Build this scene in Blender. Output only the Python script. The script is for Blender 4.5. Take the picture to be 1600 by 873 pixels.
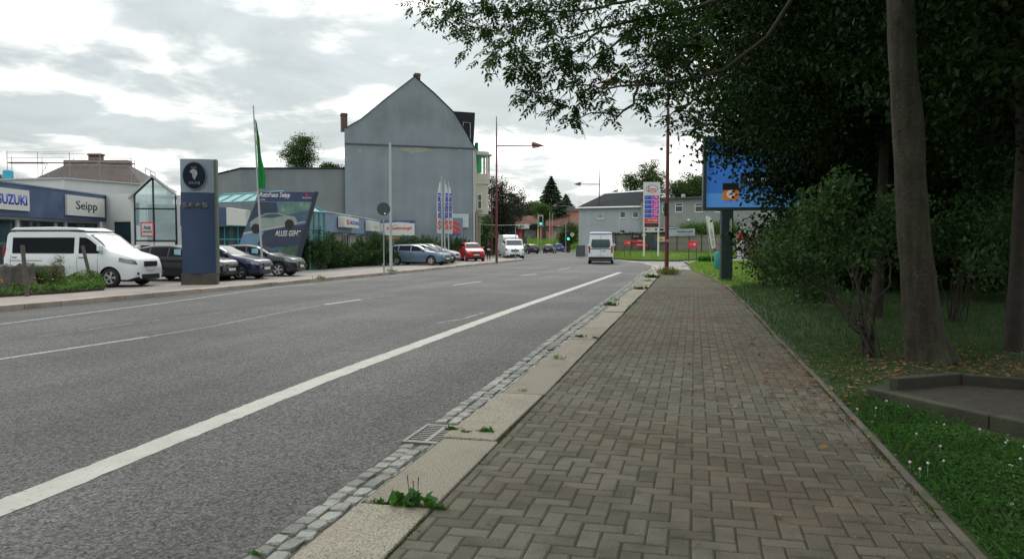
import bpy, math, random
import numpy as np
from mathutils import Vector, Matrix
random.seed(7)
R = math.radians
sc = bpy.context.scene
for o in list(bpy.data.objects): bpy.data.objects.remove(o)
col = sc.collection

# ------------------------------------------------------------------ camera
EYE = 1.6
FPX, CXP, CYP, HOR = 1200.0, 800.0, 436.5, 379.0
YAW = math.atan((1085 - 800) / FPX)
PITCH = math.atan((CYP - HOR) / FPX)
cam_d = bpy.data.cameras.new('camera'); cam = bpy.data.objects.new('camera', cam_d); col.objects.link(cam)
cam.location = (0, 0, EYE); cam.rotation_euler = (R(90) - PITCH, 0, YAW)
cam_d.sensor_width = 36; cam_d.lens = 36 * FPX / 1600; cam_d.clip_end = 5000; cam_d.clip_start = 0.05
sc.camera = cam
sc.render.resolution_x = 1024; sc.render.resolution_y = 558

# ------------------------------------------------------------------ sky, sun, exposure
SUN_EL, SUN_AZ = R(34), R(-14)      # azimuth from +Y towards +X
w = bpy.data.worlds.new('World'); sc.world = w; w.use_nodes = True
nt = w.node_tree; N = nt.nodes; Lk = nt.links; N.clear()
def nd(t, **k):
    n = N.new(t)
    for a, b in k.items(): setattr(n, a, b)
    return n
wo = nd('ShaderNodeOutputWorld'); bg = nd('ShaderNodeBackground')
sky = nd('ShaderNodeTexSky'); sky.sky_type = 'NISHITA'; sky.sun_disc = False
sky.sun_elevation = SUN_EL; sky.sun_rotation = SUN_AZ
tc = nd('ShaderNodeTexCoord'); sep = nd('ShaderNodeSeparateXYZ'); Lk.new(tc.outputs['Generated'], sep.inputs[0])
def wm(op, a, b=None, c=None, clamp=False):
    n = nd('ShaderNodeMath', operation=op); n.use_clamp = clamp
    for i, v in enumerate((a, b, c)):
        if v is None: continue
        if isinstance(v, (int, float)): n.inputs[i].default_value = v
        else: Lk.new(v, n.inputs[i])
    return n.outputs[0]
zc = wm('MAXIMUM', sep.outputs[2], 0.0)
den = wm('ADD', zc, 0.16)
cx_ = wm('DIVIDE', sep.outputs[0], den); cy_ = wm('DIVIDE', sep.outputs[1], den)
cmb = nd('ShaderNodeCombineXYZ'); Lk.new(cx_, cmb.inputs[0]); Lk.new(cy_, cmb.inputs[1]); cmb.inputs[2].default_value = 3.7
def wnoise(scale, detail, rough, dist=0.0):
    n = nd('ShaderNodeTexNoise'); n.inputs['Scale'].default_value = scale; n.inputs['Detail'].default_value = detail
    n.inputs['Roughness'].default_value = rough; n.inputs['Distortion'].default_value = dist
    Lk.new(cmb.outputs[0], n.inputs['Vector']); return n.outputs[0]
n1 = wnoise(1.15, 7, 0.52, 0.25); n2 = wnoise(3.6, 6, 0.55, 0.3)
cl = wm('ADD', wm('MULTIPLY', n1, 0.68), wm('MULTIPLY', n2, 0.32))
# sun glow direction
sd = Vector((math.sin(SUN_AZ) * math.cos(SUN_EL * .62), math.cos(SUN_AZ) * math.cos(SUN_EL * .62), math.sin(SUN_EL * .62)))
dt = nd('ShaderNodeVectorMath', operation='DOT_PRODUCT'); Lk.new(tc.outputs['Generated'], dt.inputs[0]); dt.inputs[1].default_value = sd
glow = wm('POWER', wm('MAXIMUM', dt.outputs['Value'], 0.0), 14.0)
thr = wm('SUBTRACT', wm('SUBTRACT', cl, wm('MULTIPLY', glow, -0.03)), wm('MULTIPLY', wm('POWER', wm('SUBTRACT', 1.0, zc), 8.0), 0.055))
mr = nd('ShaderNodeMapRange'); mr.interpolation_type = 'SMOOTHSTEP'
Lk.new(thr, mr.inputs[0]); mr.inputs[1].default_value = 0.465; mr.inputs[2].default_value = 0.59
mix = nd('ShaderNodeMix', data_type='RGBA'); Lk.new(mr.outputs[0], mix.inputs[0])
mix.inputs[6].default_value = (0.565, 0.62, 0.63, 1); mix.inputs[7].default_value = (1.35, 1.34, 1.27, 1)
zen = wm('MULTIPLY_ADD', wm('POWER', zc, 2.6), 2.0, 1.0)
gl2 = wm('MULTIPLY_ADD', glow, 0.16, zen)
n3 = wnoise(2.2, 8, 0.6, 0.5); mr3 = nd('ShaderNodeMapRange'); Lk.new(n3, mr3.inputs[0]); mr3.inputs[1].default_value = .32; mr3.inputs[2].default_value = .68; mr3.inputs[3].default_value = .86; mr3.inputs[4].default_value = 1.14
vm = nd('ShaderNodeVectorMath', operation='SCALE'); Lk.new(mix.outputs[2], vm.inputs[0]); Lk.new(wm('MULTIPLY', gl2, mr3.outputs[0]), vm.inputs['Scale'])
sks = nd('ShaderNodeVectorMath', operation='SCALE'); Lk.new(sky.outputs[0], sks.inputs[0]); sks.inputs['Scale'].default_value = 0.008
ad = nd('ShaderNodeVectorMath', operation='ADD'); Lk.new(vm.outputs[0], ad.inputs[0]); Lk.new(sks.outputs[0], ad.inputs[1])
# the background strength stays in its daylight range, the cloud radiance is divided by it
sk10 = nd('ShaderNodeVectorMath', operation='SCALE'); Lk.new(ad.outputs[0], sk10.inputs[0]); sk10.inputs['Scale'].default_value = 10.0
Lk.new(sk10.outputs[0], bg.inputs[0]); bg.inputs[1].default_value = 0.1
Lk.new(bg.outputs[0], wo.inputs[0])
sl = bpy.data.lights.new('sun', 'SUN'); sl.energy = 0.9; sl.angle = R(14); sl.color = (1, 0.96, 0.9)
so = bpy.data.objects.new('sun', sl); col.objects.link(so)
so.rotation_euler = Vector((-math.sin(SUN_AZ) * math.cos(SUN_EL), -math.cos(SUN_AZ) * math.cos(SUN_EL), -math.sin(SUN_EL))).to_track_quat('-Z', 'Y').to_euler()
so.location = (0, 0, 60)
vs = sc.view_settings; vs.view_transform = 'Standard'; vs.look = 'None'; vs.exposure = 0.0; vs.gamma = 1; vs.use_curve_mapping = False

# ------------------------------------------------------------------ pixel <-> world
fw = Vector((-math.sin(YAW), math.cos(YAW), 0)); rt = Vector((math.cos(YAW), math.sin(YAW), 0))
Fv = Vector((fw.x * math.cos(PITCH), fw.y * math.cos(PITCH), -math.sin(PITCH)))
Uv = Vector((fw.x * math.sin(PITCH), fw.y * math.sin(PITCH), math.cos(PITCH)))
def ray(px, py): return Fv + rt * ((px - CXP) / FPX) + Uv * ((CYP - py) / FPX)
def G(px, py, z=0.0):
    r = ray(px, py); t = (z - EYE) / r.z; return Vector((r.x * t, r.y * t, z))
def V(px, py, d):
    r = ray(px, py); t = d / r.dot(fw); return Vector((0, 0, EYE)) + r * t
def proj(p):
    q = Vector(p) - Vector((0, 0, EYE)); z = q.dot(Fv)
    return CXP + FPX * q.dot(rt) / z, CYP - FPX * q.dot(Uv) / z
def P0(px, d, z=0.0):
    p = V(px, HOR, d); p.z = z; return p
def hz(P, py):
    d = Vector(P).dot(fw); px, _ = proj(P); return V(px, py, d).z

# ------------------------------------------------------------------ materials
MT = {}
def mat(name, c, rough=0.7, metal=0.0, var=0.12, vs_=3.0, bump=0.0, bs=40.0, c2=None, c2s=1.5, c2t=(0.5, 0.7), spec=0.5,
        island=0.0, emit=None, es=0.0, trans=0.0, coat=0.0, streak=0.0, sv=(1.4, 1.4, .12), c3=None, c3s=8.0, c3t=(.55, .7)):
    if name in MT: return MT[name]
    m = bpy.data.materials.new(name); m.use_nodes = True; t = m.node_tree; n = t.nodes; l = t.links
    p = n['Principled BSDF']; out = n['Material Output']
    p.inputs['Roughness'].default_value = rough; p.inputs['Metallic'].default_value = metal
    p.inputs['Specular IOR Level'].default_value = spec
    if coat: p.inputs['Coat Weight'].default_value = coat; p.inputs['Coat Roughness'].default_value = 0.04
    tcn = n.new('ShaderNodeTexCoord'); co = tcn.outputs['Object']
    def noise(s, d=5):
        q = n.new('ShaderNodeTexNoise'); q.inputs['Scale'].default_value = s; q.inputs['Detail'].default_value = d
        l.new(co, q.inputs['Vector']); return q.outputs[0]
    def mixc(f, a, b, bt='MIX'):
        q = n.new('ShaderNodeMix'); q.data_type = 'RGBA'; q.blend_type = bt
        for i, v in ((0, f), (6, a), (7, b)):
            if isinstance(v, (tuple, list)): q.inputs[i].default_value = (*v[:3], 1)
            elif isinstance(v, (int, float)): q.inputs[i].default_value = v
            else: l.new(v, q.inputs[i])
        return q.outputs[2]
    def ramp(v, a, b, lo=0.0, hi=1.0):
        q = n.new('ShaderNodeMapRange'); l.new(v, q.inputs[0]); q.inputs[1].default_value = a; q.inputs[2].default_value = b
        q.inputs[3].default_value = lo; q.inputs[4].default_value = hi; return q.outputs[0]
    cur = c
    if c2: cur = mixc(ramp(noise(c2s), *c2t), cur, c2)
    if c3: cur = mixc(ramp(noise(c3s), *c3t), cur, c3)
    if var:
        f = ramp(noise(vs_, 8), 0.25, 0.75, 1 - var, 1 + var)
        g = n.new('ShaderNodeCombineColor')
        for i in range(3): l.new(f, g.inputs[i])
        cur = mixc(1.0, cur, g.outputs[0], 'MULTIPLY')
    if streak:
        mp = n.new('ShaderNodeMapping'); mp.inputs['Scale'].default_value = sv; l.new(co, mp.inputs[0])
        q = n.new('ShaderNodeTexNoise'); q.inputs['Scale'].default_value = 1.0; q.inputs['Detail'].default_value = 6; l.new(mp.outputs[0], q.inputs['Vector'])
        f = ramp(q.outputs[0], 0.3, 0.7, 1 - streak, 1 + streak); g = n.new('ShaderNodeCombineColor')
        for i in range(3): l.new(f, g.inputs[i])
        cur = mixc(1.0, cur, g.outputs[0], 'MULTIPLY')
    if island:
        ge = n.new('ShaderNodeNewGeometry'); f = ramp(ge.outputs['Random Per Island'], 0, 1, 1 - island, 1 + island)
        g = n.new('ShaderNodeCombineColor')
        for i in range(3): l.new(f, g.inputs[i])
        cur = mixc(1.0, cur, g.outputs[0], 'MULTIPLY')
    if isinstance(cur, tuple): p.inputs['Base Color'].default_value = (*cur[:3], 1)
    else: l.new(cur, p.inputs['Base Color'])
    if bump:
        b = n.new('ShaderNodeBump'); b.inputs['Strength'].default_value = bump; b.inputs['Distance'].default_value = 0.02
        l.new(noise(bs, 6), b.inputs['Height']); l.new(b.outputs[0], p.inputs['Normal'])
    if emit: p.inputs['Emission Color'].default_value = (*emit, 1); p.inputs['Emission Strength'].default_value = es
    if trans:
        tr = n.new('ShaderNodeBsdfTranslucent'); ms = n.new('ShaderNodeMixShader'); ms.inputs[0].default_value = trans
        tc_ = mixc(1.0, cur, (1.25, 1.35, 0.55), 'MULTIPLY'); l.new(tc_, tr.inputs[0])
        l.new(p.outputs[0], ms.inputs[1]); l.new(tr.outputs[0], ms.inputs[2]); l.new(ms.outputs[0], out.inputs[0])
    MT[name] = m; return m
def glass(name, c=(0.6, 0.75, 0.75), alpha_mix=0.5, rough=0.02):
    "thin pane: glossy sky reflection over partly see-through tint"
    if name in MT: return MT[name]
    m = bpy.data.materials.new(name); m.use_nodes = True; t = m.node_tree; n = t.nodes; l = t.links; n.clear()
    out = n.new('ShaderNodeOutputMaterial'); g = n.new('ShaderNodeBsdfGlossy'); tr = n.new('ShaderNodeBsdfTransparent')
    fr = n.new('ShaderNodeFresnel'); fr.inputs[0].default_value = 1.6; ms = n.new('ShaderNodeMixShader')
    g.inputs[1].default_value = rough; g.inputs[0].default_value = (.9, .95, .97, 1); tr.inputs[0].default_value = (*c, 1)
    ma = n.new('ShaderNodeMath'); ma.operation = 'ADD'; ma.inputs[1].default_value = alpha_mix
    l.new(fr.outputs[0], ma.inputs[0]); l.new(ma.outputs[0], ms.inputs[0])
    l.new(tr.outputs[0], ms.inputs[1]); l.new(g.outputs[0], ms.inputs[2]); l.new(ms.outputs[0], out.inputs[0])
    MT[name] = m; return m

# ------------------------------------------------------------------ mesh builder
class MB:
    def __init__(s): s.v = []; s.f = []; s.m = []; s.mi = 0; s.M = None
    def add(s, vs, fs, mi=None):
        k = len(s.v)
        for p in vs:
            p = Vector(p)
            if s.M is not None: p = s.M @ p
            s.v.append(p)
        for f in fs: s.f.append([i + k for i in f]); s.m.append(s.mi if mi is None else mi)
    def box(s, c, d, rz=0, ry=0, rx=0, mi=None, taper=1.0):
        x, y, z = d[0] / 2, d[1] / 2, d[2] / 2
        vs = [Vector((a * x * (taper if e > 0 else 1), b * y * (taper if e > 0 else 1), e * z)) for e in (-1, 1) for a, b in ((-1, -1), (1, -1), (1, 1), (-1, 1))]
        rot = Matrix.Rotation(rz, 3, 'Z') @ Matrix.Rotation(ry, 3, 'Y') @ Matrix.Rotation(rx, 3, 'X')
        vs = [rot @ p + Vector(c) for p in vs]
        s.add(vs, [(3, 2, 1, 0), (4, 5, 6, 7), (0, 1, 5, 4), (1, 2, 6, 5), (2, 3, 7, 6), (3, 0, 4, 7)], mi)
    def bb(s, x0, x1, y0, y1, z0, z1, mi=None):
        s.box(((x0 + x1) / 2, (y0 + y1) / 2, (z0 + z1) / 2), (abs(x1 - x0), abs(y1 - y0), abs(z1 - z0)), mi=mi)
    def quad(s, a, b, c, d, mi=None): s.add([a, b, c, d], [(0, 1, 2, 3)], mi)
    def tube(s, pts, rad, n=8, mi=None, cap=True):
        pts = [Vector(p) for p in pts]
        if isinstance(rad, (int, float)): rad = [rad] * len(pts)
        vs = []; prev = None
        for i, p in enumerate(pts):
            t = (pts[min(i + 1, len(pts) - 1)] - pts[max(i - 1, 0)]).normalized()
            if prev is None:
                a = Vector((0, 0, 1)) if abs(t.z) < .9 else Vector((1, 0, 0)); u = t.cross(a).normalized()
            else: u = (prev - t * prev.dot(t)).normalized()
            prev = u; q = t.cross(u)
            for k in range(n):
                an = 2 * math.pi * k / n; vs.append(p + (u * math.cos(an) + q * math.sin(an)) * rad[i])
        fs = [(i * n + k, i * n + (k + 1) % n, (i + 1) * n + (k + 1) % n, (i + 1) * n + k) for i in range(len(pts) - 1) for k in range(n)]
        if cap: fs += [tuple(range(n))[::-1], tuple(range((len(pts) - 1) * n, len(pts) * n))]
        s.add(vs, fs, mi)
    def prism(s, pts, y0, y1, mi=None):
        "polygon in xz, extruded from y0 (front) to y1 (back)"
        n = len(pts); vs = [(x, y0, z) for x, z in pts] + [(x, y1, z) for x, z in pts]
        fs = [tuple(range(n)), tuple(range(2 * n - 1, n - 1, -1))] + [(i, i + n, (i + 1) % n + n, (i + 1) % n) for i in range(n)]
        s.add(vs, fs, mi)
    def slab(s, pts, z0, z1, mi=None):
        n = len(pts); vs = [(p[0], p[1], z0) for p in pts] + [(p[0], p[1], z1) for p in pts]
        fs = [tuple(range(n))[::-1], tuple(range(n, 2 * n))] + [(i, (i + 1) % n, (i + 1) % n + n, i + n) for i in range(n)]
        s.add(vs, fs, mi)
    def lathe(s, prof, c=(0, 0, 0), axis='Z', n=24, mi=None):
        vs = []; fs = []
        for (r, h) in prof:
            for k in range(n):
                a = 2 * math.pi * k / n; x, y = r * math.cos(a), r * math.sin(a)
                p = (x, y, h) if axis == 'Z' else ((x, h, y) if axis == 'Y' else (h, x, y))
                vs.append(Vector(p) + Vector(c))
        for i in range(len(prof) - 1):
            for k in range(n): fs.append((i * n + k, i * n + (k + 1) % n, (i + 1) * n + (k + 1) % n, (i + 1) * n + k))
        s.add(vs, fs, mi)
    def ell(s, cx, cz, rx, rz, y0, y1, mi=None, n=32):
        s.prism([(cx + rx * math.cos(2 * math.pi * k / n), cz + rz * math.sin(2 * math.pi * k / n)) for k in range(n)], y0, y1, mi)
    def build(s, name, mats, parent=None, smooth=False, bevel=0.0, fix=True):
        me = bpy.data.meshes.new(name); me.from_pydata([tuple(p) for p in s.v], [], s.f)
        if not isinstance(mats, (list, tuple)): mats = [mats]
        for m in mats: me.materials.append(m)
        me.polygons.foreach_set('material_index', s.m)
        if smooth: me.polygons.foreach_set('use_smooth', [True] * len(s.f))
        me.update()
        if fix:
            import bmesh
            b = bmesh.new(); b.from_mesh(me)
            if name == 'wall': bmesh.ops.remove_doubles(b, verts=b.verts, dist=1e-4)
            bmesh.ops.recalc_face_normals(b, faces=b.faces); b.to_mesh(me); b.free()
        if smooth:
            try: me.set_sharp_from_angle(angle=R(38))
            except Exception: pass
        o = bpy.data.objects.new(name, me); col.objects.link(o)
        if parent: o.parent = parent
        if bevel:
            md = o.modifiers.new('bevel', 'BEVEL'); md.width = bevel; md.segments = 2; md.limit_method = 'ANGLE'
        return o
def tag(o, label=None, cat=None, group=None, kind=None):
    if label: o['label'] = label
    if cat: o['category'] = cat
    if group: o['group'] = group
    if kind: o['kind'] = kind
    return o
def thing(name, label, cat, loc=(0, 0, 0), rz=0, group=None):
    o = bpy.data.objects.new(name, None); col.objects.link(o); o.empty_display_size = .3
    o.location = loc; o.rotation_euler = (0, 0, rz); return tag(o, label, cat, group)
def copy_tree(o, parent=None):
    c = o.copy(); col.objects.link(c)
    if parent: c.parent = parent
    for ch in list(o.children): copy_tree(ch, c)
    return c
def frame(A, B):
    A, B = Vector(A), Vector(B); return math.atan2(B.y - A.y, B.x - A.x), (Vector((B.x, B.y)) - Vector((A.x, A.y))).length
def text(name, body, wd, ht, c, m, parent, shear=0.0, bold=0.0, y=-0.01, th=0.004, rot=0.0, cond=None):
    "lettering in the local xz plane, centred on c=(x,z), fitted to wd x ht"
    cu = bpy.data.curves.new(name, 'FONT'); cu.body = body; cu.size = 1; cu.offset = bold; cu.extrude = 0.0; cu.shear = shear
    cu.resolution_u = 3
    ob = bpy.data.objects.new(name, cu); col.objects.link(ob)
    bpy.context.view_layer.update()
    dg = bpy.context.evaluated_depsgraph_get(); me = bpy.data.meshes.new_from_object(ob.evaluated_get(dg))
    bpy.data.objects.remove(ob); bpy.data.curves.remove(cu)
    n = len(me.vertices); a = np.zeros(n * 3); me.vertices.foreach_get('co', a); a = a.reshape(-1, 3)
    lo, hi = a.min(0), a.max(0); s = (hi - lo); s[s == 0] = 1
    xy = (a[:, :2] - (lo[:2] + hi[:2]) / 2) / s[:2] * np.array([wd, ht])
    cr, sr = math.cos(rot), math.sin(rot)
    out = np.zeros_like(a); out[:, 0] = c[0] + xy[:, 0] * cr - xy[:, 1] * sr; out[:, 2] = c[1] + xy[:, 0] * sr + xy[:, 1] * cr; out[:, 1] = y
    me.vertices.foreach_set('co', out.ravel()); me.materials.clear(); me.materials.append(m); me.name = name; me.update()
    for p in me.polygons: p.material_index = 0
    o = bpy.data.objects.new(name, me); col.objects.link(o); o.parent = parent
    if th:
        md = o.modifiers.new('solid', 'SOLIDIFY'); md.thickness = th; md.offset = 0
    return o
def np_mesh(name, V_, F_, mats, parent=None, smooth=False, mi=None):
    V_ = np.asarray(V_, dtype=np.float32); F_ = np.asarray(F_, dtype=np.int32)
    me = bpy.data.meshes.new(name); nf, k = F_.shape
    me.vertices.add(len(V_)); me.vertices.foreach_set('co', V_.ravel())
    me.loops.add(nf * k); me.loops.foreach_set('vertex_index', F_.ravel())
    me.polygons.add(nf); me.polygons.foreach_set('loop_start', np.arange(0, nf * k, k, dtype=np.int32))
    try: me.polygons.foreach_set('loop_total', np.full(nf, k, dtype=np.int32))
    except Exception: pass
    if not isinstance(mats, (list, tuple)): mats = [mats]
    for m in mats: me.materials.append(m)
    if mi is not None: me.polygons.foreach_set('material_index', np.asarray(mi, dtype=np.int32))
    me.polygons.foreach_set('use_smooth', np.full(nf, smooth))
    me.update(calc_edges=True)
    o = bpy.data.objects.new(name, me); col.objects.link(o)
    if parent: o.parent = parent
    return o
def unit(a): return a / np.maximum(np.linalg.norm(a, axis=1, keepdims=True), 1e-9)
def leaf_arrays(C, D, NN, ln, wd, fold=0.15):
    "one rhombic leaf per centre: D along the leaf, NN its normal"
    D = unit(D); S = unit(np.cross(D, NN)); NN = np.cross(S, D); ln = np.asarray(ln)[:, None]; wd = np.asarray(wd)[:, None]
    a = C - D * ln / 2; b = C + S * wd / 2 + NN * wd * fold - D * ln * .05; c = C + D * ln / 2; d = C - S * wd / 2 + NN * wd * fold - D * ln * .05
    v = np.stack([a, b, c, d], 1).reshape(-1, 3); f = np.arange(len(C) * 4).reshape(-1, 4); return v, f
def leaves(name, rng, C, size, m, parent, aspect=0.55, down=0.3):
    n = len(C); D = rng.normal(size=(n, 3)); D[:, 2] -= down; NN = rng.normal(size=(n, 3)); NN[:, 2] += 1.2
    s = size * rng.uniform(.6, 1.3, n); v, f = leaf_arrays(C, D, NN, s, s * aspect)
    return np_mesh(name, v, f, m, parent)
def crown_pts(rng, blobs, ncl, nlf, cr, shell=0.45):
    B = np.array([b[:3] for b in blobs], float); Rr = np.array([b[3:6] for b in blobs], float)
    wgt = Rr.prod(1) ** (2 / 3); k = rng.choice(len(B), ncl, p=wgt / wgt.sum())
    u = unit(rng.normal(size=(ncl, 3))); r = rng.uniform(0, 1, ncl) ** shell
    cc = B[k] + u * r[:, None] * Rr[k] * rng.uniform(.82, 1.12, (ncl, 1))
    sz = rng.uniform(.5, 1.4, ncl)
    idx = np.repeat(np.arange(ncl), nlf)
    off = np.clip(rng.normal(size=(ncl * nlf, 3)), -1.7, 1.7) * np.array([1, 1, .55]) * cr * sz[idx][:, None]
    return cc[idx] + off, cc
# ------------------------------------------------------------------ surface materials
def asphalt(name, base, warm):
    m = mat(name, base, rough=.82, var=.10, vs_=.35, c2=warm, c2s=.22, c2t=(.42, .68), bump=.8, bs=110, spec=.3, streak=.2, sv=(.6, .02, 1))
    t = m.node_tree; n = t.nodes; l = t.links; p = n['Principled BSDF']; tcn = [q for q in n if q.type == 'TEX_COORD'][0]
    v = n.new('ShaderNodeTexVoronoi'); v.inputs['Scale'].default_value = 50; l.new(tcn.outputs['Object'], v.inputs['Vector'])
    nn = n.new('ShaderNodeTexNoise'); nn.inputs['Scale'].default_value = 70; nn.inputs['Detail'].default_value = 3; l.new(tcn.outputs['Object'], nn.inputs['Vector'])
    a = n.new('ShaderNodeMapRange'); l.new(v.outputs['Color'], a.inputs[0]); a.inputs[3].default_value = .12; a.inputs[4].default_value = 2.15
    b = n.new('ShaderNodeMapRange'); l.new(nn.outputs[0], b.inputs[0]); b.inputs[1].default_value = .3; b.inputs[2].default_value = .7; b.inputs[3].default_value = .45; b.inputs[4].default_value = 1.6
    q = n.new('ShaderNodeMath'); q.operation = 'MULTIPLY'; l.new(a.outputs[0], q.inputs[0]); l.new(b.outputs[0], q.inputs[1])
    mx = n.new('ShaderNodeMix'); mx.data_type = 'RGBA'; mx.blend_type = 'MULTIPLY'; mx.inputs[0].default_value = .85
    src = p.inputs['Base Color'].links[0].from_socket; l.new(src, mx.inputs[6])
    g = n.new('ShaderNodeCombineColor')
    for i in range(3): l.new(q.outputs[0], g.inputs[i])
    l.new(g.outputs[0], mx.inputs[7]); l.new(mx.outputs[2], p.inputs['Base Color']); return m
M_ASPH = asphalt('asphalt', (.084, .082, .079), (.116, .112, .106))
M_ASPH2 = mat('forecourt_asphalt', (.16, .155, .15), .85, var=.15, vs_=1.2, c2=(.2, .19, .18), c2s=.3, bump=.3, bs=90)
M_PAVE_L = mat('worn_pink_paving', (.285, .235, .21), .85, var=.14, vs_=1.5, c2=(.2, .19, .18), c2s=.5, bump=.3, bs=60)
M_LINE = mat('road_paint', (.40, .39, .345), .7, var=.13, vs_=4, c3=(.22, .22, .22), c3s=28, c3t=(.6, .72), bump=.3, bs=120)
M_LINE_OLD = mat('worn_road_paint', (.34, .34, .335), .75, var=.2, vs_=5, c3=(.13, .13, .13), c3s=22, c3t=(.46, .62), bump=.3, bs=120)
M_BRICK = mat('concrete_paver', (.152, .139, .108), .9, var=.14, vs_=.7, c2=(.145, .095, .068), c2s=.28, c2t=(.45, .75), island=.2, bump=1.0, bs=90, spec=.2,
              c3=(.105, .10, .07), c3s=5, c3t=(.48, .72))
M_JOINT = mat('mossy_joint_sand', (.036, .032, .018), .95, var=.3, vs_=6, c2=(.075, .04, .025), c2s=.6, c3=(.03, .05, .015), c3s=3, bump=.5, bs=90)
M_GRAN = mat('granite_kerb', (.33, .295, .225), .85, var=.22, vs_=2.2, c2=(.25, .215, .17), c2s=2.2, c2t=(.5, .75), c3=(.13, .115, .09), c3s=95, c3t=(.50, .60), bump=1.0, bs=60, island=.2)
M_SETT = mat('granite_sett', (.25, .25, .225), .8, var=.25, vs_=5, c3=(.13, .13, .12), c3s=60, c3t=(.55, .7), island=.33, bump=.6, bs=70)
M_KERB_L = mat('red_granite_kerb', (.36, .30, .255), .8, var=.15, vs_=3, c2=(.25, .2, .17), c2s=1.5, bump=.4, bs=80, island=.12)
M_KERB_R = mat('edging_concrete', (.12, .10, .078), .9, var=.25, vs_=4, c2=(.06, .075, .03), c2s=2.5, c2t=(.5, .68), bump=.5, bs=60)
M_CONC = mat('old_concrete', (.042, .038, .027), .9, var=.25, vs_=3, c2=(.05, .065, .03), c2s=2.5, c2t=(.5, .7), bump=.6, bs=50)
M_SOIL = mat('soil', (.055, .042, .026), .95, var=.35, vs_=5, c2=(.03, .055, .015), c2s=1.2, c2t=(.42, .6), bump=.8, bs=30)
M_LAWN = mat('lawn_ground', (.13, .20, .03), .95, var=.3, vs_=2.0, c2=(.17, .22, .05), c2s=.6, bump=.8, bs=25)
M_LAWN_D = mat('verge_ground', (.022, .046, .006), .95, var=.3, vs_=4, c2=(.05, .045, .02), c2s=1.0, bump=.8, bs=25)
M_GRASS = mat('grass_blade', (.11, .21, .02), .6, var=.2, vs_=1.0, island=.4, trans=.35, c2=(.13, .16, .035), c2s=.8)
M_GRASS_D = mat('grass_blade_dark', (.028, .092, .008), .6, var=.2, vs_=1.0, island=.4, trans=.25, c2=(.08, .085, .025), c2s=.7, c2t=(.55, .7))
M_STEEL = mat('galvanised_steel', (.34, .35, .36), .45, .6, var=.15, vs_=6)
M_IRON = mat('cast_iron', (.16, .15, .14), .6, .5, var=.2, vs_=8, bump=.3)
M_DARK = mat('dark_void', (.01, .01, .01), .9, var=0)
M_WHITE = mat('white_paint', (.72, .72, .70), .5, var=.05)
M_BLACK = mat('black_plastic', (.015, .015, .016), .45, var=.05)
M_RUBBER = mat('tyre_rubber', (.018, .018, .018), .8, var=.2, vs_=12)
M_MAROON = mat('maroon_lamp_paint', (.13, .022, .028), .45, var=.12, vs_=2)

# ------------------------------------------------------------------ ground sheets
def sheet(name, pts, z, m, kind='structure'):
    o = MB(); o.add([(p[0], p[1], z) for p in pts], [tuple(range(len(pts)))]); q = o.build(name, m, fix=False)
    me = q.data
    if me.polygons[0].normal.z < 0: me.flip_normals()
    return tag(q, kind=kind)
ZR = -0.10; ZL = 0.03
n = 48
sheet('ground', [(2200 * math.cos(2 * math.pi * k / n), 2200 * math.sin(2 * math.pi * k / n)) for k in range(n)], -0.30, mat('far_fields', (.05, .085, .025), .95, var=.3, vs_=.05, c2=(.08, .09, .04), c2s=.02))
def KL(y):    # road side of left kerb
    return np.interp(y, [-30, 15, 24, 37, 62, 71], [-16.75, -16.65, -16.25, -15.75, -15.75, -15.8])
def XR(y):    # asphalt edge at the right gutter
    return np.interp(y, [-30, 3.6, 6, 9, 16.7, 25, 34, 45, 50], [-2.35, -2.36, -2.38, -2.42, -2.55, -2.62, -2.70, -2.95, -3.2])
road = [(KL(y), y) for y in (-30, 15, 24, 37, 62, 71)] + [(-16.6, 74), (-18.5, 77), (-60, 84), (-75, 240), (30, 240), (30, 160), G(905, 392, ZR)[:2], G(940, 397, ZR)[:2], G(965, 401.5, ZR)[:2], G(1100, 403.8, ZR)[:2], (40, 80), (40, 60),
        G(1080, 411.5, ZR)[:2], G(1030, 417, ZR)[:2], (-2.9, 50)] + [(XR(y), y) for y in (45, 34, 25, 16.7, 9, 6, 3.6, -30)]
sheet('road', road, ZR, M_ASPH)
sheet('gutter_bed', [(XR(y), y) for y in (-30, 3.6, 6, 9, 16.7, 25, 34, 45, 48)] + [(-1.9, 48), (-1.9, -30)], ZR + .002, mat('gutter_sand', (.075, .07, .052), .95, var=.3, vs_=8, bump=.6))
# left pavement and forecourt
sheet('forecourt', [(-16.9, -30), (-16.9, 76), (-22, 82), (-140, 100), (-140, -30)], ZL - .006, M_ASPH2)
PW = lambda y: np.interp(y, [-30, 20, 40, 76], [3.4, 3.3, 3.1, 3.0])
sheet('pavement', [(KL(y) - .05, y) for y in (-30, 15, 24, 37, 62, 71)] + [(-17.2, 76)] + [(KL(y) - PW(y) - .2, y) for y in (76, 71, 62, 37, 24, 15, -30)], ZL, M_PAVE_L)
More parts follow.
